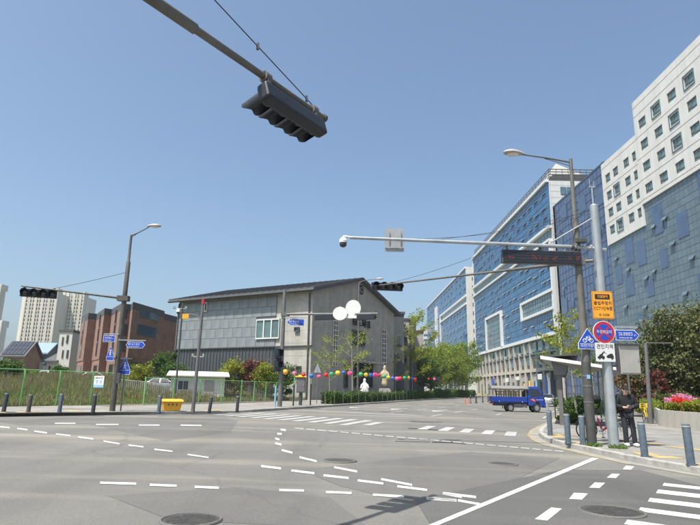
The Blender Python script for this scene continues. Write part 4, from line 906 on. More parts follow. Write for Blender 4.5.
def street_sign(label, pxa, pxb, pya, pyb, Y, kind='arrow_r', back=True, bar=True):
    a, b = AY(pxa, pyb, Y), AY(pxb, pya, Y); w, h = b.x - a.x, b.z - a.z; c = (a + b) / 2
    t = sign('street_name_sign', label, 'street sign', c, 0)
    if kind == 'rect': pts = [(-w / 2, -h / 2), (w / 2, -h / 2), (w / 2, h / 2), (-w / 2, h / 2)]
    elif kind == 'arrow_r': pts = [(-w / 2, -h / 2), (w / 2 - h * .45, -h / 2), (w / 2, 0), (w / 2 - h * .45, h / 2), (-w / 2, h / 2)]
    elif kind == 'arrow_l': pts = [(w / 2, -h / 2), (-w / 2 + h * .45, -h / 2), (-w / 2, 0), (-w / 2 + h * .45, h / 2), (w / 2, h / 2)]
    else: pts = [(-w / 2 + h * .4, -h / 2), (w / 2 - h * .4, -h / 2), (w / 2, 0), (w / 2 - h * .4, h / 2), (-w / 2 + h * .4, h / 2), (-w / 2, 0)]
    obj('board', plate(pts, 0, -.018), 'white', t)
    k = .88; obj('face', plate([(p[0] * (1 - .12 * h / w), p[1] * k) for p in pts], -.0185, -.021), 'sign_blue', t)
    pseudo(t, -w * .38, w * .22, h * .12, h * .34, 'white', 6, seed=int(w * 97)); pseudo(t, -w * .36, w * .2, -h * .26, h * .16, 'white', 11, seed=int(w * 31))
    if kind in ('arrow_r', 'rect'): pseudo(t, w * .26, w * .38, 0, h * .2, 'white', 2, seed=5)
    if bar:
        obj('rail', MB().box((0, .01, h / 2 + .07), (w * 1.02, .04, .05)), 'galv_pale', t)
        for x in (-w * .3, w * .3): obj('hanger', MB().box((x, .012, h / 2 + .02), (.03, .02, .07)), 'galv_pale', t)
    return t, c, w, h
t, c, w, h = street_sign('small blue street name board left of the far left lamp mast', 103, 115.5, 335.5, 341.8, lp.y - .17, 'rect')
obj('bracket', MB().bb((0, .0, h / 2 + .05), (lp.x - c.x, .06, h / 2 + .10)), 'galv_pale', t)
t, c, w, h = street_sign('blue double-pointed street name board right of the far left lamp mast', 125.5, 145.5, 342, 348, lp.y - .17, 'double')
obj('bracket', MB().bb((lp.x - c.x, .0, h / 2 + .055), (0, .06, h / 2 + .10)), 'galv_pale', t)
def pent_sign(label, pxa, pxb, pya, pyb, Y, words, kind, rz=0, post=None):
    a, b = AY(pxa, pyb, Y), AY(pxb, pya, Y); w, h = b.x - a.x, b.z - a.z; c = (a + b) / 2
    t = sign('traffic_sign', label, 'traffic sign', c, rz)
    pts = [(-w / 2, -h / 2), (w / 2, -h / 2), (w / 2, -h * .22), (.0, h / 2), (-w / 2, -h * .22)]
    obj('board', plate(pts, 0, -.012), 'white', t); k = .93
    obj('face', plate([(p[0] * k, p[1] * k - .004) for p in pts], -.0125, -.015), 'sign_blue', t); y = -.018
    obj('divider', MB().box((0, y, -h * .25), (w * .82, .004, h * .02)), 'white', t)
    if words: text(words, h * .17, 'white', t, (0, y, -h * .36), sx=.98, ext=.001)
    if kind == 'bike':
        for x in (-w * .16, w * .16):
            mb = MB(); mb.torus((x, y, -h * .10), h * .085, h * .016, 'y', 20, 6); obj('bicycle_symbol', mb, 'white', t)
        mb = MB(); P_ = lambda x, z: (x * w, y, z * h)
        for p, q in ((P_(-.16, -.10), P_(-.06, .04)), (P_(-.06, .04), P_(.10, .04)), (P_(.16, -.10), P_(.09, .10)), (P_(-.06, .04), P_(.02, -.10)), (P_(.02, -.10), P_(.10, .04)), (P_(-.02, .10), P_(-.06, .04)), (P_(.09, .10), P_(.02, .12)), (P_(-.10, .07), P_(-.01, .07))): mb.cyl(p, q, h * .014, n=6)
        obj('bicycle_symbol', mb, 'white', t)
    else:
        mb = MB(); P_ = lambda x, z: (x * w, y, z * h); mb.ball((0, y, h * .16), (h * .05, .004, h * .05), 10, 6)
        for p, q in ((P_(0, .10), P_(0, -.02)), (P_(0, -.02), P_(-.10, -.17)), (P_(0, -.02), P_(.10, -.17)), (P_(0, .08), P_(-.11, -.01)), (P_(0, .08), P_(.11, -.01))): mb.cyl(p, q, h * .022, n=6)
        obj('walker_symbol', mb, 'white', t)
    return t, c, w, h
t, c, w, h = pent_sign('blue pentagon crossing sign fixed left of the far left lamp mast', 106, 115, 345.5, 360.5, lp.y - .2, '', 'walk')
obj('bracket', MB().bb((0, .0, -.05), (lp.x - c.x - .05, .05, .0)), 'galv_pale', t)
sp_ = G(122.5, 411, .15)
t, c, w, h = pent_sign('blue pentagon crossing sign on its own thin post, far left pavement', 118.5, 131.5, 357, 374.5, sp_.y - .06, '', 'walk')
obj('post', MB().cyl((.0, .04, sp_.z - c.z), (.0, .04, h / 2 - .1), .035, n=10), 'pole_grey', t)
# cream notice on the fence
a, b = AY(91.5, 387.5, 32.6), AY(106.5, 376, 32.6); c = (a + b) / 2; w, h = b.x - a.x, b.z - a.z
NB = sign('notice_board', 'white and blue notice hung on the green fence', 'notice', c, R(-25))
obj('board', plate([(-w / 2, -h / 2), (w / 2, -h / 2), (w / 2, h / 2), (-w / 2, h / 2)], 0, -.02), 'white', NB)
obj('blue_strip', plate([(-w / 2 + .01, -h / 2 + .01), (w / 2 - .01, -h / 2 + .01), (w / 2 - .01, -h * .24), (-w / 2 + .01, -h * .24)], -.021, -.024), 'sky_sign', NB)
pseudo(NB, -w * .38, w * .38, h * .34, h * .13, 'dark_grey', 6, seed=3)
pseudo(NB, -w * .34, -w * .02, h * .03, h * .30, 'sky_sign', 1, seed=4); pseudo(NB, w * .04, w * .36, h * .03, h * .30, 'sky_sign', 1, seed=9); pseudo(NB, -w * .36, w * .36, -h * .36, h * .12, 'white', 5, y=-.028, seed=6)

# ---- thin lamp-less concrete pole with beacon, CCTV pole
cp = G(192.8, 411.5, .15); CP = thing('utility_pole', 'leaning tan utility pole beside the yellow grit box', 'pole', cp)
ct = AY(203, 304, cp.y)
obj('pole', MB().path([cp - Vector((0, 0, .05)), cp.lerp(ct, .45), ct], [.10, .09, .065], 12), 'pole_grey', CP, world=True, smooth=True)
obj('beacon', MB().cyl(ct, ct + Vector((0, 0, .28)), .09, .06, 10), 'sign_red', CP, world=True)
q = cp.lerp(ct, .86); obj('bracket', MB().path([q, q + Vector((-.35, 0, .18)), q + Vector((-.8, 0, .22))], .03, 6), 'pole_tan', CP, world=True)
obj('side_plate', MB().box(q + Vector((-.86, -.02, .10)), (.34, .04, .26)), 'yellow', CP, world=True)
q = cp.lerp(ct, .50); obj('crossbar', MB().box(q, (.62, .05, .06)).box(q + Vector((-.28, 0, .08)), (.08, .08, .14)).box(q + Vector((.28, 0, .08)), (.08, .08, .14)), 'grey_box', CP, world=True)
kp = AY(176, 385, 50); kz = fieldz(kp.x, kp.y); KP = thing('camera_pole', 'dark pole with a white dome camera near the brick house', 'camera pole', (kp.x, kp.y, kz))
kt = AY(179.5, 303, 50).z
obj('pole', MB().path([(kp.x, kp.y, kz - .1), (kp.x, kp.y, kt)], [.09, .07], 10), 'dark_grey', KP, world=True, smooth=True)
q = Vector((kp.x, kp.y, AY(176, 308.5, 50).z)); obj('crossbar', MB().box(q + Vector((-.25, 0, 0)), (1.35, .07, .07)).box(q + Vector((-.75, 0, .12)), (.16, .12, .18)).box(q + Vector((.32, 0, .12)), (.16, .12, .18)), 'galv', KP, world=True)
mb = MB(); mb.cyl(q + Vector((-.32, -.05, -.02)), q + Vector((-.32, -.05, -.32)), .16, .2, 14); obj('camera_housing', mb, 'white', KP, world=True, smooth=True)
obj('camera_dome', MB().ball(q + Vector((-.32, -.05, -.36)), .16, 14, 8), 'lens', KP, world=True, smooth=True)

# ---- middle mast with arm over the avenue
mp = G(279.6, 406.5, .15); MM = thing('signal_mast', 'grey signal mast at the far crossing corner, left of the temple gable', 'signal mast', mp)
zm = lambda px, py: AY(px, py, mp.y).z
vpole(MM, mp, [(mp.z - .02, .165), (zm(281, 380), .155), (zm(285, 289.5), .12)], 'pole_grey')
ma = Vector((mp.x, mp.y, zm(284, 314.3))); me_ = AY(378, 313.6, mp.y - 3.0)
obj('arm', MB().path([ma, me_], [.085, .06], 10), 'pole_grey', MM, world=True, smooth=True)
obj('arm_clamp', MB().box(ma + Vector((.12, 0, 0)), (.6, .36, .28)), 'pole_grey', MM, world=True)
mb = MB(); cable(mb, (mp.x, mp.y, zm(285, 291)), ma.lerp(me_, .55), .02, .012); obj('stay_cable', mb, 'cable', MM, world=True)
dm = (me_ - ma).normalized(); fm_ = Vector((dm.y, -dm.x, 0)); fm_ = -fm_ if fm_.y < 0 else fm_
p0 = ma.lerp(me_, .46); make_signal('dark traffic light seen from behind, left of the two white discs', p0, face_rz(fm_), 1.60, .22)
p0 = ma.lerp(me_, .86); make_signal('dark traffic light seen from behind, right of the two white discs', p0, face_rz(fm_), 1.602, .22)
for lab, px, py, rx, rzz in (('lower white round sign disc on the far mast arm', 340, 313.5, 6.9, 6.4), ('upper white round sign disc on the far mast arm', 353.2, 308.2, 7.3, 7.9)):
    q = AY(px, py, mp.y - 2.35); s_ = mp.y / FPX; t = sign('round_sign', lab, 'sign', q, R(-8))
    mb = MB(); n = 28; mb.ext([(rx * s_ * math.cos(2 * math.pi * k / n), -.02, rzz * s_ * math.sin(2 * math.pi * k / n)) for k in range(n)], (0, .03, 0)); obj('disc', mb, 'white', t)
    mb = MB(); mb.bb((-.04, .011, -.5), (.04, .06, .5)); obj('stiffener', mb, 'galv', t); obj('clamp', MB().box((0, .12, -.02), (.14, .20, .14)), 'galv', t)
q = AY(352.3, 316.8, mp.y - 2.38); t = sign('plate_sign', 'small white plate under the upper white disc', 'sign', q, R(-8)); s_ = mp.y / FPX
obj('board', plate([(-6 * s_, -1.4 * s_), (6 * s_, -1.4 * s_), (6 * s_, 1.4 * s_), (-6 * s_, 1.4 * s_)], 0, -.03), 'white', t); obj('clamp', MB().box((0, .09, .02), (.14, .18, .14)), 'galv', t)
t, c, w, h = street_sign('blue street name board beside the window on the far signal mast', 286.5, 304.5, 319, 325.5, mp.y - .2, 'arrow_l')
obj('bracket', MB().bb((mp.x - c.x, .0, h / 2 + .05), (0, .06, h / 2 + .10)), 'galv_pale', t)
pq = AY(277.5, 360, mp.y - .25); t = thing('pedestrian_signal', 'black two-lamp pedestrian signal on the far signal mast', 'pedestrian signal', pq, R(40))
obj('housing', MB().box((0, 0, .4), (.46, .25, .78)).box((0, 0, -.4), (.46, .25, .78)), 'signal_black', t, bev=.02)
for z in (.4, -.4): obj('hood', MB().box((0, -.25, z + .31), (.44, .26, .03)).box((-.21, -.25, z + .1), (.02, .26, .4)).box((.21, -.25, z + .1), (.02, .26, .4)), 'signal_black', t); obj('lens', MB().box((0, -.13, z), (.36, .02, .56)), 'lens', t)
obj('bracket', MB().box((.22, .15, 0), (.3, .1, .1)), 'pole_grey', t)
# tall lamp post in front of the temple gable
tp = AY(357.5, 398, 60); tp.z = gz(tp.x, tp.y) + .12; TLp = thing('street_lamp', 'slim pale street lamp standing in front of the temple gable', 'street lamp', tp)
zt = AY(356, 282.5, 60).z
vpole(TLp, tp, [(tp.z - .03, .12), (zt, .07)], 'pole_tan', 12); q = Vector((tp.x, tp.y, zt)); e = AY(377, 279.0, 60)
obj('lamp_arm', MB().path([q, q.lerp(e, .3) + Vector((0, 0, .12)), e], [.05, .04, .035], 8), 'pole_tan', TLp, world=True, smooth=True); lamp_head(TLp, e, (1, 0, .1), s=1.1)
# controller with yellow cap, little posts, back of a triangle sign
bp_ = G(300.3, 405.2, .15); CBx = thing('controller_cabinet', 'grey signal cabinet with yellow cap on a post at the far corner', 'cabinet', bp_)
s_ = bp_.y / FPX
obj('post', MB().cyl((0, 0, -.02), (0, 0, 12 * s_), .13, n=12), 'dark_grey', CBx)
obj('box', MB().box((0, 0, 19 * s_), (8.6 * s_, .45, 14.5 * s_)), 'pole_grey', CBx, bev=.02)
obj('cap', MB().prism([(-5.4 * s_, -.32), (5.4 * s_, -.32), (5.4 * s_, .32), (-5.4 * s_, .32)], 26.3 * s_, 27.6 * s_).prism([(-2.6 * s_, -.2), (2.6 * s_, -.2), (2.6 * s_, .2), (-2.6 * s_, .2)], 27.6 * s_, 28.8 * s_), 'bright_yellow', CBx, bev=.03)
d = obj('door', MB().box((0, -.235, 19 * s_), (7.4 * s_, .02, 12.6 * s_)), 'pole_grey', CBx); obj('door_handle', MB().box((2.4 * s_, -.255, 19 * s_), (.04, .03, .16)), 'steel', d)
q = G(316.5, 403.6, .15); t = thing('warning_sign', 'grey back of a triangular sign on a thin post by the lanterns', 'traffic sign', q); s_ = q.y / FPX
obj('post', MB().cyl((0, 0, -.02), (0, 0, 29 * s_), .035, n=8), 'pole_grey', t); obj('board', MB().ext([(-3.6 * s_, -.05, 29.5 * s_), (3.6 * s_, -.05, 29.5 * s_), (0, -.05, 38.5 * s_)], (0, -.03, 0)), 'sign_back', t)
obj('stiffener', MB().bb((-.03, -.11, 30 * s_), (.03, -.081, 36 * s_)), 'galv', t)

# ---- right-hand street lamp with signal arm
rp = G(592, 445, .15); RL = thing('street_lamp', 'tall dark street lamp mast on the right corner with long signal arm', 'street lamp', rp)
zr = lambda px, py: AY(px, py, rp.y).z
vpole(RL, rp, [(rp.z - .02, .135), (zr(585, 325), .125), (zr(585, 322), .112), (zr(580, 268), .105), (zr(576, 222), .10), (zr(575.8, 218), .068), (zr(574, 159), .055)], 'pole_tan')
vpole(RL, rp, [(rp.z - .01, .142), (zr(588.5, 385), .137), (zr(587, 362), .134)], 'pole_dark', name='dark_sleeve')
obj('sticker', MB().box((rp.x - .01, rp.y - .14, zr(589.5, 377)), (.10, .012, .12)), 'sky_sign', RL, world=True)
for py in (386, 402, 376): obj('band', MB().cyl((rp.x, rp.y, zr(589, py) - .02), (rp.x, rp.y, zr(589, py) + .02), .145, n=16), 'pole_grey', RL, world=True)
top = Vector((rp.x, rp.y, zr(574, 162.5))); tip = AY(522, 154.5, rp.y - .3)
mb = MB(); mb.path([top, top.lerp(tip, .5) + Vector((0, 0, .02)), tip], [.032, .028, .026], 8); mb.path([top - Vector((0, 0, .13)), top.lerp(tip, .55) - Vector((0, 0, .01))], .013, 6)
obj('lamp_arm', mb, 'pole_grey', RL, world=True, smooth=True); lamp_head(RL, tip, tip - top, s=.98)
sa = Vector((rp.x, rp.y, zr(579, 262))); se = AY(371, 286.2, 27.5)
obj('signal_arm', MB().path([sa + Vector((.35, -.30, -.02)), sa, sa.lerp(se, .25), sa.lerp(se, .26), se], [.05, .06, .055, .045, .035], 12), 'pole_tan', RL, world=True, smooth=True)
obj('arm_clamp', MB().box(sa, (.36, .36, .22)), 'pole_grey', RL, world=True)
ds_ = (se - sa).normalized(); nn_ = Vector((ds_.y, -ds_.x, 0)); nn_ = nn_ if nn_.y < 0 else -nn_
make_signal('dark four-lamp traffic light overlapping the temple roof, facing the camera', AY(387, 283.6, 27.2), face_rz(Vector((.12, -1, 0))), 1.56, .16)
mb = MB(); cable(mb, (rp.x, rp.y, zr(575.6, 214)), sa.lerp(se, .93), .25, .008); obj('stay_cable', mb, 'cable', RL, world=True)
# ---- right-hand gantry mast: camera, message board, parking signs
vp_ = G(614, 446, .15); VM = thing('gantry_mast', 'pale grey gantry mast on the right corner carrying the message board', 'signal mast', vp_)
zv = lambda px, py: AY(px, py, vp_.y).z
vpole(VM, vp_, [(vp_.z - .02, .15), (zv(608, 345), .147), (zv(597, 206), .128)], 'galv_pale'); obj('pole_cap', MB().ball((vp_.x, vp_.y, zv(597, 206)), (.13, .13, .06), 14, 6), 'galv_pale', VM, world=True)
obj('antenna', MB().path([(vp_.x - .02, vp_.y, zv(597, 206)), (vp_.x - .02, vp_.y, zv(595, 187))], .025, 6).path([(vp_.x - .08, vp_.y, zv(595, 187)), (vp_.x - .08, vp_.y, zv(594, 179))], .012, 6).path([(vp_.x + .05, vp_.y, zv(595, 187)), (vp_.x + .05, vp_.y, zv(594, 181))], .012, 6).box((vp_.x - .015, vp_.y, zv(595, 187)), (.2, .05, .04)), 'galv', VM, world=True)
va = AY(606, 250.0, vp_.y); vj = AY(598, 249, vp_.y); ve = AY(350, 237.6, vp_.y - .1)
obj('arm', MB().path([va, vj, AY(573, 247, vp_.y)], .055, 12).path([AY(574, 247, vp_.y), ve], [.062, .05], 14), 'galv_pale', VM, world=True, smooth=True)
for px in (577, 590): obj('flange', MB().cyl(AY(px, 247.4, vp_.y), AY(px + 1.5, 247.4, vp_.y), .085, n=14), 'galv', VM, world=True)
obj('tie_rod', MB().path([AY(596, 216, vp_.y), AY(551, 242.5, vp_.y)], .026, 8), 'galv_pale', VM, world=True, smooth=True)
mb = MB(); mb.box(AY(582, 240.8, vp_.y - .1), (.26, .2, .14)).box(AY(577, 240.2, vp_.y - .12), (.10, .12, .16)); obj('camera', mb, 'dark_grey', VM, world=True, bev=.02)
mb = MB(); cable(mb, AY(596, 209, vp_.y), AY(441, 239, vp_.y), .12, .007); cable(mb, AY(596.5, 212, vp_.y), AY(360, 237, vp_.y), .35, .006); obj('stay_cable', mb, 'cable', VM, world=True)
# dome camera at the tip
dc = AY(343.2, 240, vp_.y - .1); t = thing('dome_camera', 'white dome camera at the tip of the long gantry arm', 'camera', dc)
obj('bracket', MB().path([ve - dc + Vector((.05, 0, .0)), Vector((.06, 0, .12)), Vector((0, 0, .11)), Vector((0, 0, .05))], .035, 8), 'white', t, smooth=True)
mb = MB(); mb.cyl((0, 0, .07), (0, 0, -.02), .08, .125, 16).cyl((0, 0, -.02), (0, 0, -.09), .125, .12, 16); obj('housing', mb, 'white', t, smooth=True)
obj('dome', MB().cyl((0, 0, -.089), (0, 0, -.15), .112, .11, 16).ball((0, 0, -.15), (.11, .11, .09), 16, 8), 'lens', t, smooth=True)
# back of a sign on the arm
q = AY(394.4, 240.2, vp_.y + .16); s_ = vp_.y / FPX; t = thing('sign_panel', 'plain grey back of a rectangular sign on the gantry arm', 'sign', q)
obj('board', MB().box((0, 0, 0), (20 * s_, .012, 25 * s_)), 'sign_back', t)
for x in (-6, 6): obj('stiffener', MB().box((x * s_, -.03, 0), (.05, .045, 19 * s_)), 'galv_pale', t)
obj('rail', MB().box((0, -.025, -8 * s_), (19.6 * s_, .035, .05)), 'sign_back', t)
# electronic message board
lt, lb = AY(501.5, 247.5, vp_.y + .05), AY(582, 266.5, vp_.y + .05); q = AY(541.5, 257.2, vp_.y + .02)
VB = thing('message_board', 'black electronic message board with dim red characters under the gantry arm', 'message board', q, R(-3)); Ww, Hb = 81 * s_, 14.0 * s_
obj('cabinet', MB().box((0, .05, 0), (Ww, .18, Hb)), 'dark_grey', VB, bev=.012, ); VB.rotation_euler = (0, R(1.2), R(-3))
obj('screen', MB().box((0, -.047, 0), (Ww * .965, .012, Hb * .84)), 'signal_black', VB)
mb = MB()
for k in range(26): mb.box((-Ww / 2 + Ww * .965 * (k + .7) / 27, -.055, 0), (.006, .006, Hb * .82))
for k in range(5): mb.box((0, -.0555, -Hb * .41 + Hb * .82 * k / 4), (Ww * .96, .006, .006))
obj('module_joint', mb, 'black', VB)
rr = random.Random(3); mb = MB(); ps = .013
for (u0, u1, dens) in ((-.42, -.34, .32), (-.30, -.29, .4), (-.235, -.225, .3), (-.12, -.01, .4), (.03, .08, .3), (.14, .20, .38), (.33, .38, .34), (.43, .47, .45)):
    for gx in range(int((u1 - u0) * Ww / (ps * 1.9)) + 1):
        for gy in range(6):
            if rr.random() < dens * (1 if gy in (2, 3) else .55): mb.box((u0 * Ww + gx * ps * 1.9, -.056, -.03 + (gy - 2.5) * ps * 1.9), (ps, .005, ps))
tag(obj('led_characters', mb, 'led_red', VB), None, kind='stuff')
for u in (-.43, -.01, .40):
    px = 541.5 + u * 81; za = AY(px, 244.8 + u * 3.4, vp_.y).z - q.z; obj('hanger', MB().box((u * Ww, .04, (za + .06 + Hb / 2) / 2), (.06, .09, max(.08, za + .06 - Hb / 2))).cyl((u * Ww - .04, .04, za), (u * Ww + .04, .04, za), .085, n=12), 'dark_grey', VB)
# parking signs on the gantry mast
y_ = vp_.y - .19; s_ = y_ / FPX
def psign(name, label, px, py, cat='sign'): return sign(name, label, cat, AY(px, py, y_), R(3))
t = psign('enforcement_sign', 'orange enforcement sign with black lettering, topmost on the gantry mast', 602.8, 305)
w, h = 21.5 * s_, 28 * s_; obj('board', plate(rrect(w, h, .04), .02, 0), 'sign_orange', t); obj('border', plate(rrect(w * .95, h * .96, .035), -.001, -.003), 'black', t); obj('face', plate(rrect(w * .925, h * .94, .03), -.0035, -.006), 'sign_orange', t)
obj('header', plate([(x, z + h * .30) for x, z in rrect(w * .72, h * .19, .02)], -.0065, -.009), 'black', t)
text('100M', h * .15, 'sign_orange', t, (0, -.012, h * .30), sx=1.15); text('불법주정차', h * .155, 'black', t, (0, -.009, h * .06), sx=.95); text('CCTV단속중', h * .155, 'black', t, (0, -.009, -h * .13), sx=.82); pseudo(t, -w * .05, w * .28, -h * .35, h * .07, 'black', 4, y=-.009, seed=8)
mb = MB(); mb.torus((-w * .17, -.008, -h * .35), h * .03, h * .008, 'y', 14, 6); obj('crest', mb, 'black', t); obj('clamp', MB().box((0, .08, 0), (.2, .12, .08)), 'galv', t)
t = psign('no_parking_sign', 'round blue and red no-parking sign on the gantry mast', 604, 332.2, 'traffic sign'); r_ = 11.2 * s_
disc = lambda rr_, y0, y1: MB().cyl((0, y0, 0), (0, y1, 0), rr_, n=40)
obj('board', disc(r_, .02, 0), 'white', t); obj('ring', disc(r_ * .95, -.0005, -.003), 'sign_red', t); obj('face', disc(r_ * .72, -.0035, -.006), 'sign_blue', t)
for a in (45, -45): obj('cross_bar', MB().box((0, -.0075 - (.001 if a > 0 else 0), 0), (r_ * 1.42, .003, r_ * .15), 0, 0, R(a)), 'sign_red', t)
text('주정차금지', r_ * .34, 'white', t, (0, -.012, 0), sx=.9); obj('clamp', MB().box((0, .08, 0), (.2, .12, .08)), 'galv', t)
t = psign('tow_zone_sign', 'white tow-away plate with black lettering below the round sign', 605.3, 352.2, 'traffic sign'); w, h = 19.5 * s_, 18.5 * s_
obj('board', plate(rrect(w, h, .02), .02, 0), 'white', t); text('견인지역', h * .27, 'black', t, (0, -.003, h * .29), sx=.95)
P_ = lambda *pp: MB().ext([(x * w, -.001, z * h) for x, z in pp], (0, -.003, 0))
obj('tow_symbol', P_((-.42, -.33), (-.05, -.33), (-.05, -.22), (-.16, -.18), (-.08, -.02), (-.02, -.0), (-.04, .05), (-.12, .02), (-.22, -.10), (-.30, -.12), (-.36, -.22), (-.42, -.24)), 'black', t)
obj('tow_symbol', P_((.04, -.22), (.12, -.14), (.30, -.06), (.38, -.10), (.42, -.22), (.42, -.32), (.08, -.30)), 'black', t)
mb = MB(); mb.cyl((-.32 * w, 0, -.34 * h), (-.32 * w, -.005, -.34 * h), .045 * w, n=14).cyl((-.13 * w, 0, -.34 * h), (-.13 * w, -.005, -.34 * h), .045 * w, n=14).cyl((.33 * w, 0, -.34 * h), (.33 * w, -.005, -.34 * h), .045 * w, n=14).box((0, -.003, -.05 * h), (.14 * w, .004, .015 * h), 0, 0, R(30)); obj('tow_symbol', mb, 'black', t); obj('clamp', MB().box((0, .08, 0), (.2, .12, .08)), 'galv', t)
t, c, w, h = street_sign('blue arrow-shaped street name board on the gantry mast, pointing right', 615.5, 638.6, 330.2, 340.2, vp_.y - .12, 'arrow_r', bar=False)
obj('rail', MB().box((.0, .03, h / 2 + .09), (w * .98, .04, .055)).box((-w * .5, .08, h / 2 + .05), (.14, .16, .10)), 'galv_pale', t)
t, c, w, h = pent_sign('blue pentagon bicycle crossing sign on the right street lamp mast', 578.3, 597.2, 328.2, 349.0, rp.y - .17, '자전거횡단', 'bike'); obj('clamp', MB().box((.02, .06, -.05), (.2, .14, .08)), 'galv', t)
q = AY(627.6, 359.6, vp_.y - .02); t = thing('control_box', 'grey steel control box strapped to the gantry mast', 'cabinet', (q.x, q.y, q.z), R(4)); s_ = vp_.y / FPX
obj('cabinet', MB().box((0, 0, 0), (20.5 * s_, .26, 28.5 * s_)), 'grey_box', t, bev=.012); d = obj('door', MB().box((.01, -.136, 0), (18.6 * s_, .014, 26.4 * s_)), 'grey_box', t, bev=.006); obj('lock', MB().box((8 * s_, -.15, .0), (.02, .02, .09)), 'steel', d)
obj('rain_hood', MB().box((0, -.02, 14.6 * s_), (21.4 * s_, .34, .03)), 'dark_grey', t); obj('strap', MB().box((-9.9 * s_ - .06, .03, .15), (.14, .12, .05)).box((-9.9 * s_ - .06, .03, -.2), (.14, .12, .05)), 'galv', t)
obj('side_post', MB().bb((-9.9 * s_ - .10, -.15, -.35), (-9.9 * s_ - .04, -.09, 14 * s_)), 'dark_grey', t)

# ---- bollards
def bollard(label, px, py, h, r_, m, cap=True, lean=(0, 0), grp=None):
    p = G(px, py, .15); t = thing('bollard', label, 'bollard', p, 0, grp); t.rotation_euler = (lean[1], lean[0], 0)
    mb = MB(); mb.path([(0, 0, -.05), (0, 0, h - .04), (0, 0, h)], [r_, r_, r_ * .9], 18); obj('post', mb, m, t, smooth=True)
    if cap: obj('reflective_band', MB().cyl((0, 0, h - .055), (0, 0, h - .03), r_ * 1.03, n=18), 'bollard_cap', t)
    mb = MB(); mb.cyl((0, 0, -.01), (0, 0, .025), r_ * 1.25, n=18); obj('base_collar', mb, m, t)
    return t
gR = 'blue-grey bollards along the right corner kerb'
bollard('blue-grey bollard at the tip of the right corner, leftmost', 550.3, 435.4, .84, .085, 'bollard_blue', grp=gR)
bollard('blue-grey bollard second from the corner tip, left of the street lamp mast', 568.3, 443.2, .86, .085, 'bollard_blue', grp=gR)
bollard('blue-grey bollard standing directly left of the street lamp mast', 583.2, 444.8, .84, .085, 'bollard_blue', grp=gR)
bollard('blue-grey bollard just right of the standing person', 645, 457.2, .82, .085, 'bollard_blue', grp=gR, lean=(-.03, 0))
bollard('blue-grey bollard nearest the camera at the right edge', 691.3, 465.2, .86, .085, 'bollard_blue', grp=gR, lean=(-.03, 0))
p = G(549, 433, .15); t = thing('marker_post', 'thin pale grey post behind the corner-tip bollard', 'post', G(548.6, 429, .15)); obj('post', MB().cyl((0, 0, -.03), (0, 0, 1.15), .045, n=12), 'galv_pale', t, smooth=True); obj('base_plate', MB().box((0, 0, .008), (.2, .2, .02)), 'galv', t)
gL = 'dark bollards along the far left pavement'
for px, py, h, m, lab, lean in ((3.5, 411.8, .80, 'bollard_dark', 'dark bollard at the left edge of the far pavement', (.06, 0)), (28.2, 412, .76, 'pole_brown', 'short worn brown bollard second from the left edge', (.03, 0)), (59.3, 412.3, .82, 'bollard_blue', 'blue-grey bollard under the green fence, third from the left', (.02, 0)), (92.8, 412.6, .82, 'bollard_dark', 'dark bollard below the white notice, left of the lamp mast', (.03, 0)),
                                (158.7, 412.8, .82, 'bollard_blue', 'blue-grey bollard touching the yellow grit box', (0, 0)), (209.2, 412, .80, 'bollard_dark', 'tilted dark bollard right of the leaning utility pole', (.10, 0)), (237, 411.2, .82, 'bollard_dark', 'dark bollard between the utility pole and the far crossing', (.02, 0))):
    bollard(lab, px, py, h, .085, m, lean=lean, grp=gL)
for px, py, h, lab, m in ((274.8, 407, 1.35, 'slim pale blue post left of the far signal mast', 'sky_sign'), (293.2, 405.8, 1.5, 'dark thin post left of the grey cabinet', 'bollard_dark'), (310.3, 405, 1.6, 'dark thin post right of the grey cabinet', 'bollard_dark')):
    p = G(px, py, .15); t = thing('marker_post', lab, 'post', p); obj('post', MB().cyl((0, 0, -.03), (0, 0, h), .055, n=10), m, t, smooth=True); obj('cap', MB().ball((0, 0, h), (.06, .06, .03), 10, 6), m, t)
for px, lab in ((293.4, 'thin green lantern pole left of the grey cabinet'), (310.6, 'thin green lantern pole right of the grey cabinet')):
    p = G(px, 404.2, .15); t = thing('lantern_pole', lab, 'pole', p); obj('pole', MB().cyl((0, 0, -.03), (0, 0, 2.55), .028, n=8), 'fence_green', t); obj('hook', MB().box((.05, 0, 2.55), (.12, .03, .03)), 'fence_green', t)
# median posts on the avenue
for k, (px, py, m, h, lab) in enumerate([(465.3, 404.6, 'post_orange', .82, 'orange flexible post, leftmost of the median row'), (469.0, 404.3, 'post_orange', .82, 'orange flexible post, second of the median row'), (470.8, 403.4, 'bollard_dark', 1.2, 'dark median post beside the orange posts'), (476.2, 403.2, 'bollard_dark', 1.25, 'thick dark median post, second of the dark ones'), (482.8, 402.6, 'bollard_dark', 1.2, 'dark median post, third of the dark ones'), (488.2, 402.2, 'bollard_dark', 1.2, 'dark median post at the tail of the blue truck'), (493.6, 401.6, 'bollard_dark', 1.2, 'dark median post half hidden behind the truck bed')]):
    p = G(px, py); t = thing('median_post', lab, 'post', p, 0, 'posts on the median of the avenue'); r_ = .05 if 'orange' in lab else (.1 if 'thick' in lab else .075)
    obj('post', MB().path([(0, 0, -.02), (0, 0, h)], [r_, r_ * .9], 12), m, t, smooth=True); obj('foot', MB().cyl((0, 0, -.01), (0, 0, .05), r_ * 1.9, n=14), m, t); obj('reflective_band', MB().cyl((0, 0, h * .75), (0, 0, h * .83), r_ * 1.04, n=12), 'bollard_cap', t)
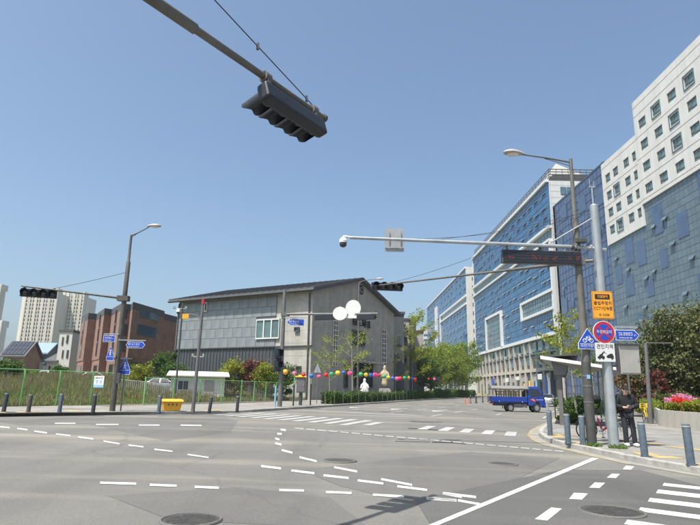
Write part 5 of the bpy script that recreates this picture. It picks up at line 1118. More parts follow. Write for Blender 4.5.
# yellow grit box
q = G(171, 411.0, .15); GB = thing('grit_box', 'yellow grit box on the far left pavement', 'grit box', q, R(28)); 
mb = MB(); mb.add([(-.40, -.27, .02), (.40, -.27, .02), (.40, .27, .02), (-.40, .27, .02), (-.48, -.33, .46), (.48, -.33, .46), (.48, .33, .46), (-.48, .33, .46)], [(0, 3, 2, 1), (4, 5, 6, 7), (0, 1, 5, 4), (1, 2, 6, 5), (2, 3, 7, 6), (3, 0, 4, 7)]); obj('tub', mb, 'yellow', GB, bev=.02)
obj('lid', MB().ext([(-.53, -.38, .47), (-.53, .38, .47), (-.53, .30, .60), (-.53, -.30, .56)], (1.06, 0, 0)), 'yellow', GB, bev=.02)
for x in (-.28, .28): obj('skid', MB().box((x, 0, .0), (.08, .5, .06)), 'yellow', GB)
for x in (-.2, 0, .2): obj('mark', MB().box((x, -.315, .33), (.07, .008, .10)), 'dark_grey', GB)

# ---- green mesh fence: posts, rails, wires; a grey run beyond
def fence(name, label, pts, h, mpost, mwire, step, curl=True, rails=True):
    P = resample(pts, step); p0 = P[0]; t = thing(name, label, 'fence', (p0.x, p0.y, gz(p0.x, p0.y) + .12)); src = None; mbw = MB()
    for i, p in enumerate(P):
        q = Vector((p.x, p.y, gz(p.x, p.y) + .12))
        if src is None:
            mb = MB(); mb.path([(0, 0, -.1), (0, 0, h)], .045, 8); src = obj('post', mb, mpost, t, smooth=True); o = src
        else: o = inst(src, t)
        o.location = q - t.location; o.rotation_euler = (0, random.uniform(-.015, .03), 0)
    for a, b in zip(P, P[1:]):
        A_ = Vector((a.x, a.y, gz(a.x, a.y) + .12)); B_ = Vector((b.x, b.y, gz(b.x, b.y) + .12))
        for k in range(13):
            z = .08 + (h - .16) * k / 12; mbw.cyl(A_ + Vector((0, 0, z)), B_ + Vector((0, 0, z)), .0075, n=4, caps=False)
        for k in range(1, 9): c = A_.lerp(B_, k / 9); mbw.cyl(c + Vector((0, 0, .06)), c + Vector((0, 0, h - .08)), .005, n=3, caps=False)
        if rails: obj('top_rail', MB().cyl(A_ + Vector((0, 0, h - .04)), B_ + Vector((0, 0, h - .04)), .022, n=6), mpost, t, world=True)
    tag(obj('wire_mesh', mbw, mwire, t, world=True), None, kind='stuff'); return t
fn_off = offset(FEN, .25)
fence('mesh_fence', 'bright green wire mesh fence along the far left pavement', fn_off[1:6], 1.95, 'fence_green', 'wire_green', 2.0)
fence('mesh_fence', 'thin grey wire fence in front of the temple grounds', fn_off[5:], 1.75, 'fence_green', 'wire_grey', 2.6)
# white metal railing farther back near the parked cars
a, b = AY(118, 372, 52), AY(172, 372, 50); ra = [(a.x, a.y), (b.x, b.y)]; t = thing('railing', 'pale upright-bar railing behind the field by the brick house', 'railing', (a.x, a.y, fieldz(a.x, a.y)))
P = resample(ra, .22); src = None
for i, p in enumerate(P):
    if src is None: src = obj('bar', MB().bb((-.02, -.02, -.1), (.02, .02, 1.25)), 'wire_grey', t); o = src
    else: o = inst(src, t)
    o.location = Vector((p.x, p.y, fieldz(p.x, p.y))) - t.location
for z in (.2, 1.2): obj('rail', MB().cyl((a.x, a.y, fieldz(a.x, a.y) + z), (b.x, b.y, fieldz(b.x, b.y) + z), .03, n=6), 'wire_grey', t, world=True)

# ---- bus shelter on the right pavement
bs = G(562.3, 425, .15); BS = thing('bus_shelter', 'grey cantilever bus shelter with tilted roof on the right pavement', 'bus shelter', bs, R(-21))
for y in (0, 4.2): obj('column', MB().box((0, y, 1.2), (.20, .16, 2.45)), 'pole_tan', BS, bev=.02); obj('bracket', MB().ext([(-.32, y - .12, 2.95), (-.22, y - .12, 2.3), (.28, y - .12, 2.3), (.45, y - .12, 2.72)], (0, .24, 0)), 'pole_grey', BS, bev=.015)
mb = MB(); mb.ext([(-.75, -.6, 3.06), (2.75, -.6, 2.50), (2.75, -.6, 2.58), (-.75, -.6, 3.16)], (0, 5.6, 0)); obj('roof', mb, 'grey_box', BS)
obj('roof_edge', MB().ext([(-.78, -.66, 3.02), (2.78, -.66, 2.46), (2.78, -.66, 2.60), (-.78, -.66, 3.18)], (0, .055, 0)), 'white', BS)
mb = MB(); mb.ext([(-.95, -.5, 3.10), (.9, -.5, 3.20), (.9, -.5, 3.26), (-.95, -.5, 3.18)], (0, 5.2, 0)); obj('solar_panel', mb, 'dark_grey', BS)
obj('back_glass', MB().bb((1.9, .2, .35), (1.93, 4.4, 2.25)), 'pane_teal', BS); obj('bench', MB().bb((1.0, .6, .42), (1.4, 3.8, .48)).bb((1.15, .9, 0), (1.25, 1.0, .42)).bb((1.15, 3.4, 0), (1.25, 3.5, .42)), 'wood', BS)
for y in (.25, 4.35): obj('back_post', MB().box((1.915, y, 1.3), (.08, .08, 2.65)), 'pole_grey', BS)
p = G(555.5, 418, .15); t = thing('barrier', 'thin black barrier frame on the kerb left of the bus shelter', 'barrier', p, R(70))
obj('frame', MB().path([(0, 0, 0), (0, 0, 1.1)], .03, 8).path([(1.9, 0, 0), (1.9, 0, 1.1)], .03, 8).path([(0, 0, 1.05), (1.9, 0, 1.05)], .025, 8).path([(0, 0, .3), (1.9, 0, .3)], .02, 8), 'bollard_dark', t)
src = None
for k in range(6):
    if src is None: src = obj('bar', MB().cyl((0, 0, .3), (0, 0, 1.05), .012, n=6), 'bollard_dark', t); o = src
    else: o = inst(src, t)
    o.location = (.27 * (k + 1), 0, 0)
# slim leaning pole by the yellow bicycle
p = G(651, 423.3, .15); t = thing('utility_pole', 'slim grey pole behind the yellow bicycle with a thin arm at its top', 'pole', p); tz = AY(645.5, 343, p.y)
obj('pole', MB().path([(0, 0, -.02), tz - p], [.13, .085], 12), 'pole_grey', t, smooth=True); obj('arm', MB().path([tz - p, tz - p + Vector((1.5, 0, .02))], .03, 8), 'pole_grey', t); obj('base_plate', MB().box((0, 0, .015), (.45, .45, .03)), 'pole_grey', t)
p = G(632.5, 424, .15); t = thing('marker_post', 'thin grey post rising behind the standing person', 'post', p); obj('post', MB().cyl((0, 0, 0), (0, 0, 3.4), .05, n=10), 'pole_grey', t); obj('cap', MB().ball((0, 0, 3.4), .055, 10, 6), 'pole_grey', t)

# ---- planter wall with slabs
pA, pB = G(661, 426.3, .15), G(703, 431.5, .15); pB = pA + (pB - pA).normalized() * 9; dl = (pB - pA); dl.z = 0; dl.normalize(); dn = Vector((-dl.y, dl.x, 0))
PW = thing('planter', 'raised stone planter with flowers at the right edge', 'planter', (pA.x, pA.y, gz(pA.x, pA.y) + .14)); ph = .80; src = None
for k in range(14):
    if src is None: src = obj('slab', MB().box((0, 0, ph / 2 - .1), (.572, .12, ph + .2)), 'stone_beige', PW, bev=.008); o = src
    else: o = inst(src, PW)
    q = pA + dl * (k * .6 + .3); o.location = Vector((q.x, q.y, gz(q.x, q.y) + .14 + random.uniform(-.006, .006))) - PW.location; o.rotation_euler = (0, 0, math.atan2(dl.y, dl.x))
cl_ = [G(661, 426.3, .15), G(656.5, 421.5, .15), G(654.5, 416, .15), G(649, 410, .15), G(641, 406, .15)]
for a, b in zip(cl_, cl_[1:]):
    L_ = (b - a).length; n = max(1, round(L_ / .9))
    for k in range(n):
        c = a.lerp(b, (k + .5) / n); obj('slab', MB().box((c.x, c.y, gz(c.x, c.y) + .14 + ph / 2 - .1), (L_ / n - .012, .12, ph + .2), math.atan2((b - a).y, (b - a).x)), 'stone_beige', PW, world=True)
far_ = [tuple(c.xy) for c in cl_]; inn_ = far_ + [(far_[-1][0] + 12, far_[-1][1] + 2), (pB.x + 4, pB.y + 12), (pB.x - dn.x * -.06, pB.y)]
obj('soil', MB().prism(inn_, .3, pA.z + ph - .12), 'soil', PW, world=True)

# ============================================================ PLANTS
def sph(n): 
    d = rng.normal(size=(n, 3)); return d / np.linalg.norm(d, axis=1)[:, None]
def tree(name, label, loc, h, cr, trunk_r, leafm, nleaf, ls, bark='bark', base=.3, nl=9, droop=.0, sparse=False, group=None, cat='tree', flat=1.0, sig=.3, upb=0.0):
    t = thing(name, label, cat, loc, 0, group); mb = MB(); tips = []
    lean = (random.uniform(-.05, .05) * h, random.uniform(-.05, .05) * h)
    tr = [(lean[0] * k, lean[1] * k, h * .94 * k - .05) for k in (0, .25, .5, .75, 1)]; mb.path(tr, [trunk_r, trunk_r * .85, trunk_r * .62, trunk_r * .38, trunk_r * .12], 10)
    def tp(k): i = min(3, int(k * 4)); f = k * 4 - i; return Vector(tr[i]).lerp(Vector(tr[i + 1]), f)
    segs = []
    for i in range(nl):
        k = base + (.93 - base) * (i + random.random() * .6) / nl; a = 2.4 * i + random.uniform(-.4, .4)
        prof = math.sin(math.pi * min(1, max(.08, (k - base + .06) / (1.04 - base)))) ** .6
        ln = cr * (.55 + .5 * prof) * random.uniform(.75, 1.15) * (1.15 - .35 * k); s = tp(k); rise = (.75 if sparse else .5) * ln - droop * ln
        m1 = s + Vector((math.cos(a) * ln * .5, math.sin(a) * ln * .5 * flat, rise * .55)); e = s + Vector((math.cos(a) * ln, math.sin(a) * ln * flat, rise))
        r0 = trunk_r * (.42 - .25 * k); mb.path([s, m1, e], [r0, r0 * .6, r0 * .18], 6); segs.append((s, m1, e))
        for q in range(3):
            f = random.uniform(.35, .9); b0 = s.lerp(e, f); aa = a + random.choice((-1, 1)) * random.uniform(.5, 1.1); l2 = ln * random.uniform(.3, .55)
            e2 = b0 + Vector((math.cos(aa) * l2, math.sin(aa) * l2 * flat, l2 * random.uniform(.1, .7))); mb.path([b0, e2], [r0 * .35, r0 * .1], 5); segs.append((b0, (b0 + e2) / 2, e2))
    segs.append((tp(.7), tp(.85), tp(1.0)))
    obj('trunk', mb, bark, t, smooth=True)
    w = np.array([(s[2] - s[0]).length for s in segs]); w = w / w.sum(); idx = rng.choice(len(segs), nleaf, p=w); f = rng.beta(2.2, 1.0, nleaf)[:, None] if not sparse else rng.uniform(.15, 1, nleaf)[:, None]
    S0 = np.array([s[0] for s in segs])[idx]; S1 = np.array([s[1] for s in segs])[idx]; S2 = np.array([s[2] for s in segs])[idx]
    p = (1 - f) ** 2 * S0 + 2 * f * (1 - f) * S1 + f * f * S2; sg = cr * sig * (.35 if sparse else 1.0) * rng.uniform(.4, 1.25, len(segs))[idx][:, None]
    p = p + rng.normal(size=(nleaf, 3)) * sg * np.array([1, flat, .8]); p[:, 2] = np.maximum(p[:, 2], h * base * .45)
    leafmesh('crown', p, ls, leafm, t, .8, upb); return t
def gp(px, py, dz=.13): return G(px, py, dz)
def atf(px, Y): p = AY(px, 385, Y); return Vector((p.x, p.y, fieldz(p.x, p.y)))
def hgt(px, ptop, loc): return AY(px, ptop, loc.y).z - loc.z
avn = offset(KL, 3.0); hed = offset(KL, 1.25)
# hedge along the avenue: a run of leaf masses on stems
def hedge(label, pxa, pxb, htop, wid=1.0, dens=420, line=hed, m='leaf_hedge'):
    A_, B_ = on_line(pxa, 400, line), on_line(pxb, 396, line); pts = [A_.xy] + [Vector(p) for p in line if A_.y < p[1] < B_.y] + [B_.xy]; P = resample(pts, .5)
    c0 = P[0]; t = thing('hedge', label, 'hedge', (c0.x, c0.y, gz(c0.x, c0.y) + .12)); L_ = len(P); n = min(30000, int(L_ * dens)); i = rng.integers(0, L_ - 1, n); f = rng.random(n)[:, None]
    Q = np.array([(p.x, p.y, gz(p.x, p.y) + .12) for p in P]); p = Q[i] * (1 - f) + Q[i + 1] * f; tn = np.array([-.93, .37, 0])
    u = rng.uniform(-1, 1, n); z = rng.random(n); edge = rng.random(n) < .6
    u = np.where(edge & (rng.random(n) < .6), np.sign(u) * rng.uniform(.8, 1.05, n), u); z = np.where(edge & (np.abs(u) < .8), rng.uniform(.85, 1.05, n), z)
    wob = .9 + .12 * np.sin(p[:, 1] * .9) + .07 * rng.normal(size=n)
    p = p + tn * (u * wid / 2)[:, None] + np.array([0, 0, 1]) * (z * htop * wob)[:, None]; leafmesh('foliage', p - np.array(t.location), .085, m, t, .8)
    mb = MB()
    for k in range(0, L_, 2): q = P[k]; mb.path([(q.x, q.y, gz(q.x, q.y) + .05), (q.x + random.uniform(-.1, .1), q.y, gz(q.x, q.y) + .12 + htop * .8)], [.025, .012], 5)
    tag(obj('stems', mb, 'bark', t, world=True), None, kind='stuff'); return t
hedge('clipped green hedge in front of the temple gable', 326, 392, .98)
hedge('clipped green hedge under the bushy avenue trees', 393.5, 432, 1.15)
hedge('clipped green hedge at the far end of the tree row', 433.5, 474, 1.5)
# slim white railing stakes in front of the hedge
hl = offset(KL, .55); src = None; A_, B_ = on_line(325, 400, hl), on_line(415, 398, hl); P = [p for p in resample([A_.xy] + [Vector(p) for p in hl if A_.y < p[1] < B_.y] + [B_.xy], 2.3)]
for k, p in enumerate(P):
    t = thing('hedge_stake', f'{ORD[k]} thin grey stake from the left along the clipped hedge', 'stake', (p.x, p.y, gz(p.x, p.y) + .13), 0, 'stakes along the hedge')
    if src is None: src = obj('rod', MB().cyl((0, 0, -.05), (0, 0, 1.25), .028, n=8), 'pole_grey', t); sk = obj('cap', MB().ball((0, 0, 1.25), .035, 8, 5), 'pole_grey', t)
    else: inst(src, t); inst(sk, t)
# avenue trees
def avt(px, ptop, back, *a, **k):
    line = offset(KL, back); q = on_line(px, 398, line); loc = Vector((q.x, q.y, gz(q.x, q.y) + .12)); return loc, hgt(px, ptop, loc)
loc, h = avt(353, 326, 1.9); tree('ginkgo_tree', 'young ginkgo with thin yellow-green shoots before the temple gable', loc, h, h * .30, .10, 'leaf_ginkgo', 1000, .09, 'bark_pale', .30, 9, sparse=True)
loc, h = avt(412, 309, 2.2); tree('ginkgo_tree', 'taller ginkgo with upright yellow-green shoots beside the dark houses', loc, h, h * .25, .12, 'leaf_ginkgo', 4200, .15, 'bark_pale', .22, 12, sparse=True)
loc, h = avt(330, 347, 2.6); tree('ginkgo_tree', 'small sparse ginkgo near the temple corner', loc, h, h * .42, .06, 'leaf_ginkgo', 700, .08, 'bark_pale', .4, 7, sparse=True)
loc, h = avt(395, 336, 2.4); tree('ginkgo_tree', 'thin ginkgo shoot left of the tallest ginkgo', loc, h, h * .25, .07, 'leaf_ginkgo', 900, .085, 'bark_pale', .3, 8, sparse=True)
for px, pt, bk, m_, lab, rf in ((419, 334, 3.4, 'leaf_fresh', 'bushy light green tree right of the tallest ginkgo', .36), (431, 337, 2.2, 'leaf_fresh', 'rounded light green tree in the middle of the avenue row', .44), (440, 330, 3.6, 'leaf_fresh', 'light green tree above the far lantern cluster', .38), (450, 331, 2.4, 'leaf_fresh', 'bright green tree left of the road bend', .36), (459, 332, 3.2, 'leaf_mid', 'mid green tree second from the end of the row', .36), (468, 326, 1.9, 'leaf_fresh', 'tall bright green tree at the end of the avenue row', .27), (424, 352, 1.9, 'leaf_mid', 'low bushy green tree behind the hedge', .55), (447, 350, 1.9, 'leaf_fresh', 'short leafy tree beside the far lantern cluster', .5)):
    loc, h = avt(px, pt, bk + 1.3); h *= .80; tree('street_tree', lab, loc, h, h * rf, .09 + h * .008, m_, 5600, .11 + loc.y * .0006, 'bark_pale', .22, 12, sig=.17)
# shrubs and trees by the houses on the left
for px, Y, pt, rf, m_, lab, n, nm in ((4, 50, 358, .75, 'leaf_mid', 'leafy green bush at the left edge under the solar house', 5200, 'shrub'), (18, 54, 367, .7, 'leaf_mid', 'low green bush below the brick house gable', 4200, 'shrub'), (29, 56, 370, .9, 'leaf_fresh', 'small light green bush behind the green fence', 2600, 'shrub'),
                                      (59, 70, 363, .7, 'leaf_mid', 'dark green shrub left of the brick apartment house', 3000, 'shrub'), (48, 72, 370, .8, 'leaf_rust', 'reddish brown shrub below the blue-roofed house', 1800, 'shrub'), (139, 60, 361, .7, 'leaf_yellowgreen', 'yellow-green shrub before the brick front', 3000, 'shrub'),
                                      (163, 66, 345, .42, 'leaf_mid', 'dull green tree between the brick house and temple', 5000, 'tree'), (171, 62, 357, .55, 'leaf_mid', 'green bush beside the white hut', 3000, 'shrub'),
                                      (235, 58.5, 352, .5, 'leaf_yellowgreen', 'yellow-green shrub in front of the dark cladding, left of the maple', 4600, 'shrub'), (252, 58, 351, .45, 'leaf_maple', 'dark red maple in front of the temple side wall', 3600, 'maple_tree'), (268, 57, 356, .55, 'leaf_yellowgreen', 'yellow-green shrub right of the red maple', 4200, 'shrub'), (283, 55.5, 355, .5, 'leaf_mid', 'green shrub behind the far signal mast', 3000, 'shrub'), (218, 60, 366, .5, 'leaf_mid', 'small dark green shrub right of the white hut', 1500, 'shrub')):
    loc = atf(px, Y); h = hgt(px, pt, loc) * .84; tree(nm, lab, loc, h, h * rf * .62, .05 + h * .01, m_, n, .11, 'bark', .18 if nm == 'shrub' else .3, 10, sig=.24, cat='shrub' if nm == 'shrub' else 'tree')
# right side: young trees at the shelter, dense dark trees above the planter
def plz(px, py): return G(px, py, .14)
for px, py, pt, rf, m_, n, lab in ((577.5, 420, 305, .24, 'leaf_yellowgreen', 1500, 'young street tree with sparse yellow leaves behind the street lamp mast'), (566, 413, 318, .24, 'leaf_fresh', 1500, 'young sparse tree above the bus shelter roof'), (597, 414, 330, .22, 'leaf_fresh', 1800, 'young green tree behind the gantry mast')):
    loc = plz(px, py); h = hgt(px, pt, loc); tree('street_tree', lab, loc, h, h * rf, .07, m_, n, .085, 'bark_pale', .34, 9, sparse=True)
for px, X_, Y, pt, rf, m_, n, lab in ((652, 0, 41, 345, .5, 'leaf_pine', 9000, 'dull green pine left of the dense trees'), (672, 0, 39, 328, .42, 'leaf_pine', 13000, 'dense dark pine rising above the flower bed'), (695, 0, 38, 303, .36, 'leaf_pine', 17000, 'tallest dense dark pine at the right edge'), (716, 0, 37, 305, .36, 'leaf_pine', 12000, 'dense pine cut by the right edge of the picture'), (684, 0, 45, 318, .36, 'leaf_pine', 12000, 'dark pine filling the gap behind the tallest one'), (657, 0, 37, 366, .3, 'leaf_maple', 1100, 'small red maple in front of the pines'), (641, 0, 40, 358, .45, 'leaf_rust', 1600, 'small rusty orange tree behind the control box'), (664, 0, 44, 338, .5, 'leaf_mid', 6000, 'mid green tree between the pines')):
    p = AY(px, 385, Y); loc = Vector((p.x, p.y, gz(p.x, p.y) + .9)); h = hgt(px, pt, loc); tree('pine_tree' if 'pine' in lab else 'tree', lab, loc - Vector((0, 0, .8)), h + .8, h * rf, .13, m_, n, .11, 'bark', .16, 14, droop=.15 if 'pine' in lab else 0, sig=.2)
# planting in the raised bed
def bed(name, label, px0, px1, py0, py1, Y0, Y1, n, m_, hgt_, ls, cat='flower bed'):
    c = AY((px0 + px1) / 2, (py0 + py1) / 2, (Y0 + Y1) / 2); zb = pA.z + ph - .15; t = thing(name, label, cat, (c.x, c.y, zb))
    f = rng.random(n); Y = Y0 + (Y1 - Y0) * f; u = rng.random(n); x0 = np.array([AY(px0, 400, y).x for y in (Y0, Y1)]); x1 = np.array([AY(px1, 400, y).x for y in (Y0, Y1)])
    X = (x0[0] + (x0[1] - x0[0]) * f) * (1 - u) + (x1[0] + (x1[1] - x1[0]) * f) * u; hh = hgt_ * (.75 + .25 * np.sin(X * 3.1) * np.cos(Y * 2.3)); Z = zb + hh * rng.beta(2.5, 1.2, n)
    leafmesh('blossom' if 'petal' in m_ else 'foliage', np.stack([X, Y, Z], 1) - np.array(t.location), ls, m_, t, .9)
    mb = MB()
    for k in range(26): i = rng.integers(0, n); mb.path([(X[i], Y[i], zb - .05), (X[i] + .05, Y[i], zb + hgt_ * .7)], [.02, .01], 5)
    tag(obj('stems', mb, 'leaf_mid', t, world=True), None, kind='stuff'); return t
bed('azalea_shrub', 'yellow-green clipped azalea along the planter front', 682, 712, 400, 409, 27.9, 30.2, 7000, 'leaf_yellowgreen', .75, .05, 'shrub')
bed('azalea_shrub', 'low green shrub at the left end of the planter', 664, 680, 400, 409, 29.6, 32, 4200, 'leaf_yellowgreen', .5, .05, 'shrub')
bed('red_flowers', 'band of bright red azalea blossom in the planter', 672, 697, 393, 404, 31.2, 33, 3200, 'petal_red', .8, .05)
bed('pink_flowers', 'band of pink azalea blossom behind the red band', 664, 712, 390, 396, 33.4, 35.4, 3600, 'petal_pink', 1.0, .055)
bed('ground_cover', 'dark green ground cover under the pines', 655, 720, 385, 392, 35.6, 38, 9000, 'leaf_pine', 1.3, .07, 'shrub')
bed('ground_cover', 'light green weeds along the curved planter wall', 640, 662, 392, 405, 33, 44, 5000, 'leaf_fresh', .7, .06, 'shrub')
# verge shrubs by the shelter and tufts at pole feet
def bush(label, px, py, w, d, h_, n, m_, ls=.06):
    p = plz(px, py); t = thing('shrub', label, 'shrub', p); q = sph(n) * (rng.random(n) ** .33)[:, None]; lump = 1 + .18 * np.sin(q[:, 0] * 5 + 1) * np.cos(q[:, 1] * 4)
    q = q * np.array([w / 2, d / 2, h_ / 2]) * lump[:, None] + np.array([0, 0, h_ / 2 + .02]); leafmesh('foliage', q, ls, m_, t, .8)
    mb = MB()
    for k in range(7): a = k * .9; mb.path([(0, 0, -.05), (math.cos(a) * w * .25, math.sin(a) * d * .25, h_ * .7)], [.02, .008], 5)
    tag(obj('stems', mb, 'bark', t), None, kind='stuff'); return t
bush('green shrub on the verge behind the bollards', 579, 419.5, 2.2, 1.6, 1.25, 5200, 'leaf_hedge'); bush('bright low grass clump behind the second bollard', 573, 423, 1.6, 1.0, .45, 2200, 'grass')
bush('green verge shrub seen between the two right masts', 598, 415, 1.8, 1.6, 1.2, 3600, 'leaf_hedge'); bush('far clipped verge shrub under the shelter roof', 575, 407.5, 5.0, 2.0, 1.1, 4200, 'leaf_hedge', .09); bush('far clipped verge shrub right of the street lamp mast', 596, 406.5, 4.5, 2.0, 1.1, 3600, 'leaf_hedge', .09)
bush('round green shrub beside the yellow bicycle', 640, 413, 1.6, 1.4, .6, 1500, 'leaf_yellowgreen')
def tuft(label, px, py, n, r_=.22, h_=.16, dz=.14):
    p = G(px, py, dz); a = rng.uniform(0, 6.28, n); rr = r_ * np.sqrt(rng.random(n)); b = np.stack([np.cos(a) * rr, np.sin(a) * rr * .6, np.zeros(n)], 1); tipd = rng.normal(size=(n, 3)) * .07; tipd[:, 2] = h_ * rng.uniform(.5, 1.3, n); w = rng.normal(size=(n, 3)) * .012; w[:, 2] = 0
    t = thing('grass_tuft', label, 'grass', p); npmesh('blades', np.stack([b - w, b + w, b + tipd], 1).reshape(-1, 3), 3, 'grass', t); mb = MB(); mb.ball((0, 0, -.01), (r_ * .8, r_ * .5, .03), 10, 6); obj('clod', mb, 'soil', t); return t
tuft('grass tuft at the foot of the right street lamp mast', 594, 446.3, 150, .26, .11); tuft('grass tuft at the foot of the gantry mast', 618, 448.5, 150, .26, .11); tuft('grass tuft against the planter slabs', 696, 429.5, 260, .3, .3)
# weeds and grass of the field: nobody could count them
n = 90000; u = rng.uniform(-14, 40, n); d = .2 + 30 * rng.random(n) ** 1.5; bx_ = fa.x + fd.x * u + fn.x * d; by_ = fa.y + fd.y * u + fn.y * d
clump = np.sin(bx_ * .9 + np.sin(by_ * .5) * 2) * np.cos(by_ * .7) ; bz_ = np.array([fieldz(x, y) for x, y in zip(bx_, by_)])
hh = (.16 + .05 * d + .22 * np.clip(clump, -1, 1)) * rng.uniform(.4, 1.35, n); hh = np.clip(hh, .08, 1.25)
B = np.stack([bx_, by_, bz_ - .02], 1); a = rng.uniform(0, 6.28, n); w = (.014 + .02 * rng.random(n))[:, None] * np.stack([np.cos(a), np.sin(a), np.zeros(n)], 1)
tipv = rng.normal(size=(n, 3)) * .22 * hh[:, None]; tipv[:, 2] = hh; md = tipv * .55; md[:, 2] = hh * .62
keep = np.ones(n, bool)
V = np.stack([B - w, B + w, B + md + w * .8, B + tipv, B + md - w * .8], 1)[keep]
dry = (clump + rng.normal(size=n) * .5 + .03 * d) > -.15
tag(npmesh('weeds', V[dry].reshape(-1, 3), 5, 'weed'), 'tall dry brown and green weeds filling the field behind the fence', None, kind='stuff')
tag(npmesh('field_grass', V[~dry].reshape(-1, 3), 5, 'grass'), 'green grass growing low behind the green mesh fence', None, kind='stuff')

# ============================================================ LANTERNS
cols = dict(orange=(.8, .36, .03), pink=(.8, .10, .30), red=(.62, .02, .02), blue=(.03, .14, .55), green=(.03, .38, .14), yellow=(.8, .55, .03))
for k_, c_ in cols.items():
    mat('lantern_' + k_, c_, .5, var=.06)
LN = [(285.4, 372, 'orange', 5), (294.5, 373.5, 'pink', 4.6), (303.5, 374.5, 'red', 4), (311.4, 375.9, 'blue', 4.4), (319, 376.5, 'pink', 3.6), (326, 375, 'red', 4.3), (331.5, 374, 'green', 4), (337.8, 373, 'yellow', 4.6), (343.5, 372.5, 'blue', 3.4), (349.9, 373.5, 'pink', 4.8), (360.9, 374.5, 'green', 4.2), (366, 374.8, 'yellow', 4.2), (370.9, 375.2, 'blue', 4), (375.3, 375, 'pink', 4.8), (379.3, 375.2, 'red', 3.4), (383.9, 376.5, 'green', 3.8), (388.4, 377.4, 'yellow', 3.6), (392.5, 378.3, 'blue', 3.6), (396.9, 378.8, 'pink', 4.2), (400, 378.6, 'red', 4.2), (404.5, 378, 'green', 3.4), (408.3, 377.7, 'yellow', 3.4), (411.8, 378.6, 'blue', 3.2), (414.5, 380, 'red', 4), (428.6, 379, 'red', 2.2), (434.2, 379.3, 'pink', 3), (437, 380, 'blue', 3), (439.6, 380.4, 'pink', 3), (443, 378.8, 'yellow', 2.6)]
lanl = offset(KL, .75); cnt = {}; prev = None; strp = []
for px, py, c_, dpx in LN:
    cnt[c_] = cnt.get(c_, 0) + 1; q = on_line(px, py, lanl) if px > 300 else AY(px, py, G(px, 404, .15).y + .4); r_ = dpx / 2 * q.y / FPX * 1.08
    t = thing('paper_lantern', f'{ORD[cnt[c_] - 1]} {c_} paper lantern from the left on the string over the hedge', 'lantern', q, 0, 'coloured lanterns strung along the avenue')
    mb = MB(); mb.ball((0, 0, 0), (r_, r_, r_ * .94), 16, 10); obj('globe', mb, 'lantern_' + c_, t, smooth=True)
    obj('ribs', MB().torus((0, 0, r_ * .35), r_ * .925, r_ * .03, 'z', 20, 5).torus((0, 0, -r_ * .35), r_ * .925, r_ * .03, 'z', 20, 5).torus((0, 0, 0), r_ * .99, r_ * .03, 'z', 20, 5), 'lantern_' + c_, t)
    obj('cap', MB().cyl((0, 0, r_ * .86), (0, 0, r_ * 1.02), r_ * .28, n=10), 'dark_grey', t); strp.append(q + Vector((0, 0, r_ * 1.02)))
LS = thing('lantern_string', 'thin dark cord from which the coloured lanterns hang', 'string', strp[0]); mb = MB(); mb.path(strp, .012, 5); obj('cord', mb, 'cable', LS, world=True)
# statues before the temple entrance
def statue(label, px, pyb, ptop, Y, m_, seated):
    a = AY(px, pyb, Y); a.z = gz(a.x, Y) + .1; H_ = AY(px, ptop, Y).z - a.z; t = thing('statue', label, 'statue', a)
    obj('plinth', MB().prism([(-H_ * .17, -H_ * .2), (H_ * .17, -H_ * .2), (H_ * .17, H_ * .2), (-H_ * .17, H_ * .2)], -.05, H_ * .29).prism([(-H_ * .15, -H_ * .13), (H_ * .15, -H_ * .13), (H_ * .15, H_ * .13), (-H_ * .15, H_ * .13)], H_ * .29, H_ * .34), 'stone_grey', t, bev=.03)
    me = bpy.data.meshes.new('figure'); s = H_ * .66; z = H_ * .34
    if seated: pts = [(0, 0, .12, .20), (0, 0, .35, .18), (0, 0, .55, .15), (0, 0, .70, .07), (0, 0, .84, .11), (-.28, -.05, .12, .11), (.28, -.05, .12, .11), (-.2, 0, .52, .07), (.2, 0, .52, .07), (-.24, -.1, .3, .06), (.24, -.1, .3, .06), (0, 0, .96, .05)]; ed = [(0, 1), (1, 2), (2, 3), (3, 4), (0, 5), (0, 6), (2, 7), (2, 8), (7, 9), (8, 10), (4, 11)]
    else: pts = [(0, 0, .10, .15), (0, 0, .40, .13), (0, 0, .66, .13), (0, 0, .78, .05), (0, 0, .90, .08), (-.15, 0, .66, .05), (.15, 0, .66, .05), (-.17, -.08, .46, .045), (.17, -.08, .5, .045), (0, 0, 1.0, .03)]; ed = [(0, 1), (1, 2), (2, 3), (3, 4), (2, 5), (2, 6), (5, 7), (6, 8), (4, 9)]
    me.from_pydata([(p[0] * s, p[1] * s, z + p[2] * s) for p in pts], ed, []); o = bpy.data.objects.new('figure', me); COL.objects.link(o); o.parent = t; me.materials.append(M[m_]); o.modifiers.new('s', 'SKIN'); me.skin_vertices[0].data[0].use_root = True
    for i, p in enumerate(pts): me.skin_vertices[0].data[i].radius = (p[3] * s, p[3] * s * .85)
    o.modifiers.new('u', 'SUBSURF').levels = 2; o.modifiers['u'].render_levels = 2
statue('white seated stone figure behind the hedge before the temple door', 364.5, 395, 377.5, 62, 'statue_white', True)
statue('tan standing stone figure right of the white seated one', 384.5, 395, 365, 71, 'statue_tan', False)

